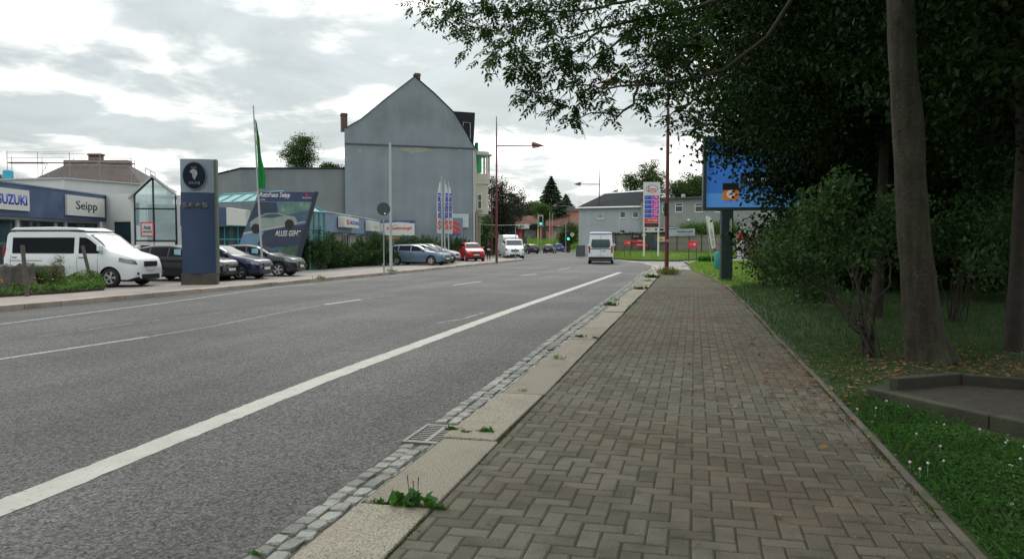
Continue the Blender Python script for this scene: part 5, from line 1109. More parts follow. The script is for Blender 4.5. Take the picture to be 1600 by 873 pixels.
# ------------------------------------------------------------------ vehicles
def interp(tab, x): return float(np.interp(x, [p[0] for p in tab], [p[1] for p in tab]))
def smooth_tab(tab, L, it=2, n=72):
    xs = np.linspace(0, L, n); ys = np.interp(xs, [p[0] for p in tab], [p[1] for p in tab])
    for _ in range(it): ys[1:-1] = (ys[:-2] + 2 * ys[1:-1] + ys[2:]) / 4
    return list(zip(xs, ys))
CAR = {
 'hatch': dict(L=4.35, W=1.78, H=1.48, top=[(0, .62), (.02, .74), (.12, .83), (.55, .93), (1.02, 1.0), (1.2, 1.07), (1.95, 1.42), (2.35, 1.475), (3.2, 1.47), (3.75, 1.38), (4.15, 1.05), (4.3, .98), (4.35, .7)],
      belt=[(0, .6), (.3, .8), (1.1, .95), (2.5, .97), (4.0, 1.04), (4.35, .95)], wid=[(0, .62), (.06, .72), (.25, .82), (.6, .88), (1.2, .89), (3.4, .89), (4.0, .85), (4.28, .76), (4.35, .68)], ax=(.82, 3.42), wr=.325, gc=.17,
      side=[(1.42, 2.32), (2.4, 3.2), (3.28, 3.72)], ws=(1.24, 1.98), rw=(3.82, 4.14), zs=.42),
 'estate': dict(L=4.65, W=1.79, H=1.46, top=[(0, .62), (.02, .74), (.12, .82), (.55, .91), (1.1, .98), (1.25, 1.03), (2.05, 1.39), (2.45, 1.44), (3.5, 1.44), (4.1, 1.38), (4.42, 1.08), (4.58, .98), (4.65, .7)],
      belt=[(0, .6), (.3, .8), (1.1, .93), (2.5, .95), (4.3, 1.02), (4.65, .95)], wid=[(0, .62), (.06, .72), (.25, .82), (.6, .88), (1.2, .89), (3.6, .89), (4.3, .85), (4.58, .76), (4.65, .68)], ax=(.86, 3.56), wr=.325, gc=.16,
      side=[(1.5, 2.42), (2.5, 3.4), (3.48, 4.08)], ws=(1.3, 2.08), rw=(4.12, 4.42), zs=.42),
 'van': dict(L=5.1, W=1.99, H=2.0, top=[(0, .72), (.03, .95), (.18, 1.06), (.62, 1.19), (.95, 1.27), (1.05, 1.33), (1.75, 1.87), (2.0, 1.955), (2.6, 1.99), (4.6, 1.99), (4.98, 1.96), (5.06, 1.86), (5.1, 1.0)],
      belt=[(0, .7), (.3, 1.0), (.95, 1.15), (1.6, 1.15), (5.1, 1.15)], wid=[(0, .70), (.08, .84), (.3, .93), (.8, .985), (1.5, .99), (4.7, .99), (5.03, .95), (5.1, .90)], ax=(.93, 3.86), wr=.34, gc=.2,
      side=[(1.22, 2.12), (2.3, 4.72)], ws=(1.08, 1.78), rw=None, zs=.46),
 'hivan': dict(L=5.6, W=2.05, H=2.55, top=[(0, .78), (.03, 1.0), (.18, 1.12), (.6, 1.26), (.85, 1.36), (.95, 1.42), (1.6, 2.05), (1.95, 2.42), (2.3, 2.52), (5.3, 2.54), (5.5, 2.5), (5.56, 2.35), (5.6, 1.0)],
      belt=[(0, .7), (.3, 1.0), (.95, 1.25), (1.6, 1.3), (5.6, 1.3)], wid=[(0, .72), (.08, .86), (.3, .95), (.8, 1.0), (1.5, 1.02), (5.2, 1.02), (5.54, .99), (5.6, .95)], ax=(1.0, 4.3), wr=.35, gc=.2,
      side=[(1.15, 2.05)], ws=(1.0, 1.7), rw=None, zs=.44),
 'mini': dict(L=3.8, W=1.7, H=1.6, top=[(0, .65), (.02, .8), (.12, .9), (.5, .99), (.85, 1.05), (.98, 1.12), (1.6, 1.5), (1.95, 1.58), (2.8, 1.59), (3.45, 1.52), (3.68, 1.1), (3.76, 1.0), (3.8, .7)],
      belt=[(0, .62), (.3, .85), (1.0, 1.0), (2.5, 1.02), (3.8, 1.05)], wid=[(0, .60), (.06, .70), (.25, .80), (.6, .84), (1.2, .85), (3.1, .85), (3.6, .82), (3.76, .76), (3.8, .7)], ax=(.72, 3.1), wr=.315, gc=.17,
      side=[(1.15, 1.95), (2.03, 2.75), (2.83, 3.3)], ws=(1.0, 1.62), rw=(3.46, 3.68), zs=.42)}
M_CARGL = mat('car_glass', (.008, .011, .014), .03, var=0, spec=.6)
M_SIDEGL = mat('side_window_glass', (.006, .008, .012), .12, var=0, spec=.1)
M_CHROME = mat('chrome', (.6, .6, .6), .15, 1.0, var=0)
M_RIM = mat('alloy_rim', (.6, .6, .6), .35, .3, var=.05)
M_LENS = mat('headlamp_lens', (.14, .16, .18), .08, .3, var=.1, vs_=20, spec=.9)
M_TAIL = mat('tail_lamp_lens', (.30, .01, .012), .15, var=0)
M_TAILON = mat('lit_tail_lamp', (.5, .02, .01), .3, var=0, emit=(1, .12, .03), es=1.3)
def paint(name, c, metal=.3, rough=.28): return mat(name, c, rough, metal * .4, var=.03, coat=.35, spec=.35)
WH = {}
def wheel_meshes(r, w=.21):
    k = (round(r, 3), w)
    if k in WH: return WH[k]
    o = MB(); o.lathe([(r * .66, -w / 2 + .015), (r * .72, -w / 2), (r * .93, -w / 2 + .005), (r, -w / 2 + .035), (r, w / 2 - .035), (r * .93, w / 2 - .005), (r * .72, w / 2), (r * .66, w / 2 - .015)], axis='Y', n=36)
    ty = o.build('wheel', M_RUBBER, smooth=True)
    o = MB(); o.lathe([(r * .66, -w / 2 + .02), (r * .64, -w / 2 + .01), (r * .60, -w / 2 + .03), (r * .58, w / 2 - .04), (r * .66, w / 2 - .02)], axis='Y', n=36)
    for i in range(5):
        for da in (-.13, .13):
            a = 2 * math.pi * i / 5 + da; o.box((math.cos(a) * r * .34, -w / 2 + .035, math.sin(a) * r * .34), (r * .58, .03, .035), ry=-a)
    o.lathe([(0, -w / 2 + .01), (r * .15, -w / 2 + .015), (r * .17, -w / 2 + .06)], axis='Y', n=16)
    rm = o.build('rim', M_RIM)
    o = MB(); o.lathe([(0, -w / 2 + .075), (r * .6, -w / 2 + .075)], axis='Y', n=20); bk = o.build('brake_disc', mat('brake_dark', (.03, .03, .03), .6, .4, var=0), None)
    WH[k] = (ty.data, rm.data, bk.data)
    for q in (ty, rm, bk): bpy.data.objects.remove(q)
    return WH[k]
def lk_obj(name, me, parent, loc=(0, 0, 0), rz=0):
    o = bpy.data.objects.new(name, me); col.objects.link(o); o.parent = parent; o.location = loc; o.rotation_euler = (0, 0, rz); return o
def car(kind, name, label, cat, pm, loc=(0, 0, 0), rz=0, group=None, lit=False, plate=True, poptop=False, stripe=None, tint=None):
    S = dict(CAR[kind]); L, H = S['L'], S['H']; top = smooth_tab(S['top'], L, 1); belt = smooth_tab(S['belt'], L, 3); wid = smooth_tab(S['wid'], L, 1); zb0 = S['gc']
    xc = L / 2
    def ring(x):
        t_, b_, w_ = interp(top, x), interp(belt, x), interp(wid, x); b_ = min(b_, t_ - .035)
        e = min(x, L - x); zb = zb0 + max(0, .10 - e * .35)
        s = min(1, max(0, (t_ - b_ - .05) / .35)); wr = w_ * ((.9) * (1 - s) + s * (.735 if kind not in ('van', 'hivan') else .86)); k = .4 + .6 * s
        ws = w_ * .955
        mid = lambda f: (ws + (wr - ws) * f, b_ + (t_ - .05 * k - b_) * f)
        return [(0, zb), (w_ * .82, zb), (w_ * .965, zb + .07), (w_ * 1.0, zb + .45 * (b_ - zb)), (w_ * .995, b_ - .13 * min(1, (b_ - zb) * 1.5)), (ws, b_)] + [mid(.33), mid(.67), (wr, t_ - .05 * k), (wr * .86, t_ - .014 * k), (wr * .5, t_ - .004), (0, t_)]
    xs = sorted(set([0, .02, .06, .12, .2] + list(np.linspace(.3, L - .3, 44)) + [L - .2, L - .12, L - .06, L - .02, L])); n = 12
    vs_ = []; fs_ = []; mi = []
    for x in xs:
        r_ = ring(x); full = r_ + [(-y, z) for y, z in r_[-2:0:-1]]
        vs_ += [(xc - x, y, z) for y, z in full]
    m_ = 22
    for i in range(len(xs) - 1):
        for k in range(m_):
            fs_.append([i * m_ + k, i * m_ + (k + 1) % m_, (i + 1) * m_ + (k + 1) % m_, (i + 1) * m_ + k]); mi.append(1 if k in (0, 1, m_ - 2, m_ - 1) else 0)
    fs_.append(list(range(m_))); fs_.append(list(range((len(xs) - 1) * m_, len(xs) * m_))); mi += [0, 0]
    o = MB(); o.v = [Vector(p) for p in vs_]; o.f = fs_; o.m = mi; body = o.build('body', [pm, M_BLACK], smooth=True)
    c = MB()
    for ax in S['ax']:
        for sg in (-1, 1): c.lathe([(0, -.2), (S['wr'] * 1.17, -.2), (S['wr'] * 1.17, .25), (0, .25)], (xc - ax, sg * (S['W'] / 2 + .0), S['wr'] * 1.0), 'Y', 28, mi=1)
    cut = c.build('cut', [pm, M_BLACK])
    md = body.modifiers.new('b', 'BOOLEAN'); md.object = cut; md.operation = 'DIFFERENCE'; md.solver = 'EXACT'
    bpy.context.view_layer.update(); dg = bpy.context.evaluated_depsgraph_get(); me = bpy.data.meshes.new_from_object(body.evaluated_get(dg)); body.modifiers.clear(); old = body.data; body.data = me; me.name = 'body'
    bpy.data.meshes.remove(old); bpy.data.objects.remove(cut)
    try: me.set_sharp_from_angle(angle=R(32))
    except Exception: pass
    t = thing(name, label, cat, loc, rz, group); body.parent = t
    def sy(x, z):
        r_ = ring(x)[1:9]; zz = [p[1] for p in r_]; yy = [p[0] for p in r_]; return float(np.interp(z, zz, yy))
    def spatch(nm, x0, x1, lo, hi, m, off=.006, nx=14, nz=6, par=None, sides=(-1, 1)):
        out = []
        for sg in sides:
            V2 = []; F2 = []
            for i in range(nx + 1):
                x = x0 + (x1 - x0) * i / nx; a, b_ = lo(x), hi(x)
                if b_ < a: b_ = a
                for j in range(nz + 1): z = a + (b_ - a) * j / nz; V2.append((xc - x, sg * (sy(x, z) + off), z + off * .4))
            for i in range(nx):
                for j in range(nz): q = i * (nz + 1) + j; F2.append((q, q + 1, q + nz + 2, q + nz + 1))
            q = MB(); q.add(V2, F2); ob = q.build(nm, m, par or t, smooth=True, fix=False); out.append(ob)
        return out
    gm = tint or M_CARGL
    for a, b_ in S['side']: spatch('side_window', a, b_, lambda x: interp(belt, x) + .035, lambda x: min(interp(top, x) - (.095 if kind not in ('van', 'hivan') else .17), interp(belt, x) + (.6 if kind != 'hivan' else .62)), M_SIDEGL)
    # windscreen and rear window on the loft
    def tpatch(nm, x0, x1, m, fr=.93, off=.007, nx=10, ny=10):
        V2 = []; F2 = []
        for i in range(nx + 1):
            x = x0 + (x1 - x0) * i / nx; r_ = ring(x); pr = r_[8:]; ys = [p[0] for p in pr][::-1]; zs = [p[1] for p in pr][::-1]; wm_ = ys[-1] * fr
            for j in range(ny + 1): y = -wm_ + 2 * wm_ * j / ny; V2.append((xc - x + (off if x0 < L / 2 else -off), y, float(np.interp(abs(y), ys, zs)) + off))
        for i in range(nx):
            for j in range(ny): q = i * (ny + 1) + j; F2.append((q, q + 1, q + ny + 2, q + ny + 1))
        q = MB(); q.add(V2, F2); return q.build(nm, m, t, smooth=True, fix=False)
    tpatch('windscreen', S['ws'][0], S['ws'][1], gm)
    if S['rw']: tpatch('rear_window', S['rw'][0], S['rw'][1], gm)
    wf, wrr = interp(wid, 0), interp(wid, L)
    # front: lamps, grille, intake, plate
    zh = interp(top, .1); g0 = zh - .26; z_in = zb0 + .12
    spatch('headlight', .035, .50 if kind != 'van' else .58, lambda x: zh - .19 + x * .22, lambda x: min(zh - .04 + x * .20, interp(top, x) - .03), M_LENS, .012, 10, 3)
    o = MB(); o.box((xc + .01, 0, zh - .15), (.03, wf * 1.1, .19 if kind in ('van', 'hivan') else .12)); gl_ = o.build('grille', M_BLACK, t, bevel=.02)
    o = MB()
    for k in range(4 if kind in ('van', 'hivan') else 2): o.box((xc + .03, 0, zh - .21 + k * .045 + (0 if kind == 'van' else .03)), (.015, wf * 1.02, .012))
    o.box((xc + .032, 0, zh - .10), (.012, .16, .06)); o.build('chrome_bar', M_CHROME, gl_)
    o = MB(); o.box((xc + .004, 0, z_in + .05), (.03, wf * 1.5, .16)); o.build('air_intake', M_BLACK, t, bevel=.02)
    for sg in (-1, 1): o = MB(); o.box((xc - .035, sg * wf * 1.0, z_in + .16), (.06, .2, .09), rz=-sg * .9 + (0)); o.build('fog_lamp', M_BLACK, t, bevel=.02)
    if plate:
        for xx in (xc + .03, -xc - .02):
            o = MB(); o.box((xx, 0, zh - .32 if xx > 0 else (.62 if kind in ('van',) else .72)), (.012, .5, .11)); o.build('number_plate', M_SIGNW, t)
    # rear
    ztl = interp(belt, L - .1)
    if kind in ('van', 'hivan'):
        for sg in (-1, 1): o = MB(); o.box((-xc + .01, sg * (wrr - .06), 1.15), (.08, .13, .55)); o.build('tail_light', M_TAILON if lit else M_TAIL, t, bevel=.02)
        o = MB(); w_ = wrr * .78; z0, z1 = 1.28, min(H - .32, 1.95); o.add([(-xc - .012, y, z) for y, z in ((-w_ + .12, z0), (w_ - .12, z0), (w_, z0 + .12), (w_ * .97, z1 - .08), (w_ * .9, z1), (-w_ * .9, z1), (-w_ * .97, z1 - .08), (-w_, z0 + .12))], [tuple(range(8))]); o.build('rear_window', gm, t, fix=False)
        o = MB(); o.bb(-xc - .06, -xc + .25, -wrr * .99, wrr * .99, .33, .58); o.build('rear_bumper', M_BLACK, t, bevel=.03)
        o = MB(); o.bb(-xc - .006, -xc + .01, -.008, .008, .6, H - .25); o.bb(-xc - .006, -xc + .01, -wrr * .85, wrr * .85, 1.17, 1.19); o.build('door_seam', M_BLACK, t)
    else:
        spatch('tail_light', L - .42, L - .02, lambda x: ztl - .22, lambda x: ztl - .06, M_TAILON if lit else M_TAIL, .01, 8, 3)
        o = MB(); o.bb(-xc - .03, -xc + .03, -wrr * .95, wrr * .95, .28, .45); o.build('rear_bumper', M_BLACK, t, bevel=.03)
    # mirrors, handles, seams, sill
    xm_ = S['side'][0][0] + .12
    for sg in (-1, 1):
        zz = interp(belt, xm_) + .1; o = MB(); hgt = .2 if kind in ('van', 'hivan') else .13
        o.box((xc - xm_ + .12, sg * (sy(xm_, zz) + .13), zz + (.12 if hgt > .15 else .02)), (.12, .2, hgt), rz=sg * .15); o.box((xc - xm_ + .1, sg * (sy(xm_, zz) + .04), zz - .03), (.1, .14, .06)); o.build('wing_mirror', pm, t, bevel=.03)
    for a, b_ in S['side'][:2]:
        for sg in (-1, 1):
            o = MB(); x = b_ - .12; z = interp(belt, x) - .1; o.box((xc - x, sg * (sy(x, z) + .015), z), (.2, .03, .03)); o.build('door_handle', pm if kind != 'van' else M_BLACK, t, bevel=.01)
    for k, (a, b_) in enumerate(S['side'][:2]):
        x = b_ + .045
        spatch('door_seam', x - .006, x + .006, lambda q: .34, lambda q: interp(belt, q) - .01, M_BLACK, .003, 1, 6)
    spatch('door_seam', S['ax'][0] + S['wr'] * 1.3, S['ax'][0] + S['wr'] * 1.3 + .012, lambda q: .34, lambda q: interp(belt, q) - .02, M_BLACK, .003, 1, 6)
    ty, rm, bk = wheel_meshes(S['wr'])
    for ax in S['ax']:
        for sg in (-1, 1):
            wobj = lk_obj('wheel', ty, t, (xc - ax, sg * (S['W'] / 2 - .115), S['wr']), 0 if sg < 0 else math.pi); lk_obj('rim', rm, wobj); lk_obj('brake_disc', bk, wobj)
    if kind == 'van' and poptop:
        o = MB(); prof = [(xc - 1.9, H - .02), (xc - 2.3, H + .1), (xc - 3.2, H + .13), (-xc + .35, H + .11), (-xc + .15, H - .0)]
        k = len(prof); V2 = [(x, -.78, z) for x, z in prof] + [(x, .78, z) for x, z in prof]; o.add(V2, [tuple(range(k)), tuple(range(2 * k - 1, k - 1, -1))] + [(i, i + k, (i + 1) % k + k, (i + 1) % k) for i in range(k)]); o.build('pop_up_roof', pm, t, bevel=.04)
        o = MB(); o.bb(-xc + .2, xc - 2.0, -.80, .80, H - .015, H + .012); o.build('roof_seal', M_BLACK, t)
        spatch('sliding_rail', 3.5, 4.8, lambda q: .92, lambda q: .94, M_BLACK, .008, 6, 1)
    if stripe:
        o = MB(); o.bb(-xc - .012, -xc + .0, -wrr * .93, wrr * .93, H - .2, H - .12); o.bb(-xc - .012, -xc, -wrr * .9, wrr * .9, 1.195, 1.22); o.build('stripe', stripe, t)
        o = MB(); o.bb(-xc - .014, -xc - .008, -.42, -.08, 1.0, 1.06); o.build('emblem', mat('blue_mark', (.02, .2, .5), .5), t)
    return t
def pose(t, kind, fpx, rpx, bpy_, zg, rear_py=None):
    "stand the car with its near (right side) front wheel seen at fpx on ground row bpy_, its tail corner at column rpx"
    S = CAR[kind]; g_ = G(fpx, bpy_, zg); best = None
    perp = YAW - math.atan((fpx - CXP) / FPX)
    for a in np.linspace(R(-75), perp, 561):
        c, s = math.cos(a), math.sin(a); lw_ = Vector((S['L'] / 2 - S['ax'][0], -S['W'] / 2, 0)); rc = Vector((-S['L'] / 2 + .05, -S['W'] / 2 + .1, 0))
        rot = lambda v: Vector((v.x * c - v.y * s, v.x * s + v.y * c, 0)); P_ = g_ - rot(lw_); px = proj(P_ + rot(rc) + Vector((0, 0, .8)))[0]
        if best is None or abs(px - rpx) < best[0]: best = (abs(px - rpx), a, P_)
    t.location = best[2]; t.rotation_euler = (0, 0, best[1]); return best
M_PW = paint('white_car_paint', (.66, .68, .70), .0, .3); M_PB = paint('black_car_paint', (.012, .013, .016), .2); M_PBL = paint('dark_blue_car_paint', (.008, .014, .06), .4)
M_PGB = paint('grey_blue_car_paint', (.13, .19, .26), .5); M_PS = paint('silver_car_paint', (.42, .44, .45), .6); M_PR = paint('red_car_paint', (.42, .012, .02), .2); M_PB2 = paint('bright_blue_car_paint', (.01, .06, .30), .3); M_PA = paint('anthracite_car_paint', (.022, .028, .035), .4)
v1 = car('van', 'camper_van', 'white camper van with long black side window parked at the showroom', 'van', M_PW, poptop=True); pose(v1, 'van', 171, 8, 449, ZL)
G1 = 'dark cars parked beside the blue pylon'
c1 = car('hatch', 'parked_car', 'black hatchback parked behind the blue pylon, right of the white camper', 'car', M_PB, group=G1); pose(c1, 'hatch', 314, 198, 440, ZL)
c2 = car('hatch', 'parked_car', 'dark blue hatchback with its nose just right of the blue pylon', 'car', M_PBL, group=G1); pose(c2, 'hatch', 373, 258, 437, ZL)
c3 = car('hatch', 'parked_car', 'black hatchback in front of the slanted poster, rightmost of the dark row', 'car', M_PA, group=G1); pose(c3, 'hatch', 434, 321, 432, ZL)
for c_, kx in ((c1, .32), (c3, .3)):
    o = MB(); o.bb(.45, .75, -.86, -.85, 1.06, 1.30); q = o.build('price_card', mat('pale_blue_card', (.25, .5, .6), .5), c_); q.location = (-.35, .06, 0); q.rotation_euler = (0, 0, 0)
G2 = 'cars parked in front of the gable house'
c4 = car('estate', 'parked_car', 'grey blue estate car parked behind the round sign pole', 'car', M_PGB, group=G2); pose(c4, 'estate', 673, 600, 414.5, ZL)
s4 = Vector((c4.location)); hd = c4.rotation_euler.z; sidev = Vector((-math.sin(hd), math.cos(hd), 0)); fwd_ = Vector((math.cos(hd), math.sin(hd), 0))
def beside(dist, npx):
    b_ = min(np.linspace(-8, 8, 400), key=lambda q: abs(proj(s4 + sidev * dist + fwd_ * (q + 2.15) + Vector((0, 0, .6)))[0] - npx)); return s4 + sidev * dist + fwd_ * float(b_)
car('hatch', 'parked_car', 'black car with red marks on its nose just behind the grey blue estate', 'car', M_PB, beside(2.6, 705), hd, G2)
car('hatch', 'parked_car', 'silver car third in the row beside the three flags', 'car', M_PS, beside(5.2, 714), hd, G2)
p_ = P0(736, 66); p_.z = ZL; tocam = math.atan2(-p_.y, -p_.x)
car('mini', 'parked_car', 'small red car facing the road between juniper and house corner', 'car', M_PR, p_, tocam + R(14), G2)
p_ = P0(802, 80); p_.z = -.02; tocam = math.atan2(-p_.y, -p_.x)
car('van', 'parked_van', 'white van facing the camera at the end of the left pavement', 'van', M_PW, p_ , tocam + R(4), 'white vans at the pavement end')
p_ = P0(796, 90); p_.z = -.02
car('hivan', 'parked_van', 'tall white van standing behind the other white van at the pavement end', 'van', M_PW, p_, math.atan2(-p_.y, -p_.x) + R(10), 'white vans at the pavement end')
p_ = G(932.5, 412.5, ZR); d_ = p_ + Vector((0, 2.8, 0)); 
tv = car('hivan', 'driving_van', 'white high roof van with purple stripe driving away on the road', 'van', M_PW, d_, math.atan2(p_.y, p_.x) - R(1.0), stripe=mat('purple_stripe', (.10, .05, .32), .5), tint=mat('greenish_van_glass', (.03, .06, .065), .05, var=.3, vs_=4, spec=.9))
GD = 'cars at the distant junction'
for px, d, kind, pm, lab, lit, da in ((826, 118, 'hatch', M_PA, 'dark car waiting left of the grass bank at the junction', False, 28), (859, 124, 'estate', M_PB, 'black car seen from behind at the junction', False, -8), (874, 138, 'mini', M_PB2, 'bright blue car with lit tail light at the junction', True, -4)):
    p_ = P0(px, d); p_.z = ZR; car(kind, 'distant_car', lab, 'car', pm, p_, math.atan2(p_.y, p_.x) + R(da), GD, lit=lit)
# ------------------------------------------------------------------ blue pylon
A = G(285, 445, ZL); B = P0(336, A.dot(fw) + .25, ZL); loc, rzp, Lp = build_loc(A, B, ZL)
py_ = thing('dealer_pylon', 'tall blue and silver pylon with round dark badge on a concrete block', 'pylon', loc, rzp)
zt_ = hz(A, 249.5); zbk = hz(A, 429); zsp = hz(A, 302); xw0, xw1 = .0, Lp
o = MB(); o.bb(-.04, Lp + .05, -.05, .55, 0, zbk); o.build('plinth', mat('plinth_concrete', (.075, .065, .055), .9, var=.3, vs_=4, bump=.4), py_, bevel=.02)
def bowed(mb, z0, z1, bow=.10, k=8):
    P = [(xw0 + (xw1 - xw0) * i / k, -bow * math.sin(math.pi * i / k)) for i in range(k + 1)] + [(xw1, .42), (xw0, .42)]; mb.slab([(x, y + .02) for x, y in P], z0, z1)
o = MB(); bowed(o, zbk, zsp); o.build('panel', mat('pylon_blue', (.016, .038, .095), .55, var=.12, vs_=1.5), py_)
o = MB(); bowed(o, zsp + .003, zt_); o.build('panel', mat('pylon_silver', (.22, .27, .31), .4, .2, var=.08), py_)
o = MB(); o.bb(Lp + .003, Lp + .09, .04, .44, zbk, zt_ + .01); o.build('side_frame', mat('pylon_edge', (.10, .12, .10), .5, .4), py_)
cz = hz(A, 276); cx0 = Lp * .44; rx = Lp * .36; rz_ = (hz(A, 254) - hz(A, 298)) / 2
o = MB(); o.ell(cx0, cz, rx, rz_, -.145, -.05, n=40); bd = o.build('badge', mat('badge_navy', (.006, .010, .026), .25, var=0, spec=.15), py_)
o = MB()
for k in range(40):
    a0, a1 = 2 * math.pi * k / 40, 2 * math.pi * (k + 1) / 40
    o.prism([(cx0 + rx * math.cos(a0), cz + rz_ * math.sin(a0)), (cx0 + rx * math.cos(a1), cz + rz_ * math.sin(a1)), (cx0 + rx * .93 * math.cos(a1), cz + rz_ * .94 * math.sin(a1)), (cx0 + rx * .93 * math.cos(a0), cz + rz_ * .94 * math.sin(a0))], -.16, -.146)
o.build('rim', mat('badge_rim', (.12, .15, .18), .25, .6), bd)
hd_ = [(-.28, .30), (-.10, .42), (.02, .40), (.16, .34), (.22, .14), (.18, -.02), (.10, -.14), (.02, -.32), (-.06, -.22), (-.14, -.06), (-.12, .08), (-.22, .14), (-.3, .2)]
o = MB(); o.prism([(cx0 + x * rx * 1.2, cz + z * rz_ * 1.05 + .02) for x, z in hd_], -.165, -.15); o.build('emblem', mat('emblem_grey', (.26, .28, .30), .4, .3, var=.15, vs_=14), bd)
o = MB()
for dx in (-.18, -.02, .14): o.prism([(cx0 + (dx - .09) * rx, cz + .50 * rz_), (cx0 + (dx + .09) * rx, cz + .50 * rz_), (cx0 + dx * rx, cz + .72 * rz_)], -.165, -.15)
o.build('crown', mat('badge_gold', (.12, .10, .05), .4, .5), bd)
text('lettering', 'SAAB', rx * .95, .11, (cx0, cz - rz_ * .52), mat('badge_letters', (.14, .17, .20), .4, .4), bd, bold=.02, y=-.155)
text('lettering', 'SAAB', Lp * .76, .19, (Lp * .44, hz(A, 322)), mat('pylon_letters', (.12, .12, .09), .4, .5), py_, bold=.03, y=-.10)

# ------------------------------------------------------------------ poles, flags, signs on the left
def pole(name, label, base, ztop, r0, r1, m, cat, lean=(0, 0), group=None):
    t = thing(name, label, cat, base, 0, group); o = MB(); o.tube([(0, 0, -.05), (lean[0], lean[1], ztop - base[2])], [r0, r1], 10); o.build('pole', m, t, smooth=True); return t
b = G(411, 434, ZL); zt1 = hz(b, 165); dxl = -(11 / FPX) * b.dot(fw) 
fl_ = pole('flagpole', 'white flagpole with a furled green flag in front of the poster', b, zt1, .05, .03, M_GREYL, 'flagpole', (rt.x * dxl, rt.y * dxl))
o = MB(); zb_ = hz(b, 296); zt2 = hz(b, 187); k = 16; V2 = []; F2 = []
for i in range(k + 1):
    f = i / k; z = zt2 + (zb_ - zt2) * f; xo = dxl * (z / zt1); wd_ = .05 + .24 * min(1, f * 1.5) * (1 + .2 * math.sin(f * 9)); 
    if f > .9: wd_ *= .85
    for j in range(9):
        g_ = j / 8; V2.append((rt.x * (xo + .04 + wd_ * g_) + rt.y * -.05 * math.sin(g_ * 9 + f * 4), rt.y * (xo + .04 + wd_ * g_) + .06 * math.sin(g_ * 9 + f * 4), z - (.1 * g_ if f < .2 else 0)))
for i in range(k):
    for j in range(8): q = i * 9 + j; F2.append((q, q + 1, q + 10, q + 9))
o.add(V2, F2); o.build('flag', M_GREENF, fl_, smooth=True, fix=False)
o = MB(); 
for f in (.12, .3): z = zt2 + (zb_ - zt2) * f; xo = dxl * (z / zt1) + .12; o.prism([(rt.x * (xo - .05), z), (rt.x * (xo + .04), z), (rt.x * (xo + .05), z - .22), (rt.x * (xo - .03), z - .25)], -.16, -.155)
o.build('flag_print', mat('flag_gold', (.35, .32, .12), .7), fl_, fix=False)
b = G(611, 424, ZL); pole('flagpole', 'bare white flagpole in front of the gable house', b, hz(b, 223), .085, .06, M_GREYL, 'flagpole')
b = G(600, 426, ZL); t = pole('sign_pole', 'back of a round traffic sign on a grey pole at the kerb', b, hz(b, 318), .035, .035, M_STEEL, 'road sign'); zc = hz(b, 326.5)
o = MB(); o.lathe([(0, -.012), (.33, -.012), (.345, 0), (.33, .012), (0, .012)], (0, -.05, zc - ZL), 'Y', 32); q = o.build('disc', mat('sign_back', (.06, .08, .085), .55, .3), t); q.rotation_euler = (0, 0, YAW + R(9))
o = MB(); o.lathe([(0, 0), (.05, 0), (.05, .01), (0, .01)], (.11, .07 - .15, zc - .24 - ZL), 'Y', 12); q = o.build('sticker', M_WHITE, t)
b = P0(691, 60, ZL); 
for k, (px, ptop, lab) in enumerate(((690.5, 276, 'left flag of the three white vertical brand flags'), (695, 280, 'middle flag of the three white vertical brand flags'), (701, 284, 'right flag of the three white vertical brand flags'))):
    bb_ = P0(px, 58 + k * 1.3, ZL); zt_ = hz(bb_, ptop); t = thing('flagpole', lab, 'flagpole', bb_, YAW, 'white vertical flags by the gable house')
    o = MB(); o.tube([(0, 0, 0), (.0, 0, zt_)], [.05, .03], 8); o.build('pole', M_GREYL, t, smooth=True)
    zb_ = hz(bb_, 364 + (k == 2) * 1); o = MB(); V2 = []; F2 = []
    for i in range(21):
        f = i / 20; z = zt_ - .05 + (zb_ - zt_) * f; wd_ = .05 + .30 * min(1, f * 3); 
        for j in range(7): g_ = j / 6; V2.append((-.02 + wd_ * g_ * (1 if k != 0 else -1) * (1), .06 * math.sin(g_ * 6 + f * 10), z - .2 * g_ * (f < .1)))
    for i in range(20):
        for j in range(6): q = i * 7 + j; F2.append((q, q + 1, q + 8, q + 7))
    o.add(V2, F2); fg = o.build('flag', mat('white_flag_cloth', (.55, .57, .58), .8, var=.08, trans=.0), t, smooth=True, fix=False)
    sg = -1 if k == 0 else 1
    text('lettering', 'SUZUKI', 1.9, .2, (sg * .17, hz(bb_, 322)), M_BLUEL, t, bold=.05, y=-.09, rot=math.pi / 2)
    o = MB(); s_logo(o, sg * .17, hz(bb_, 352), .26, .8, -.10, -.09); o.build('emblem', M_REDL, t)
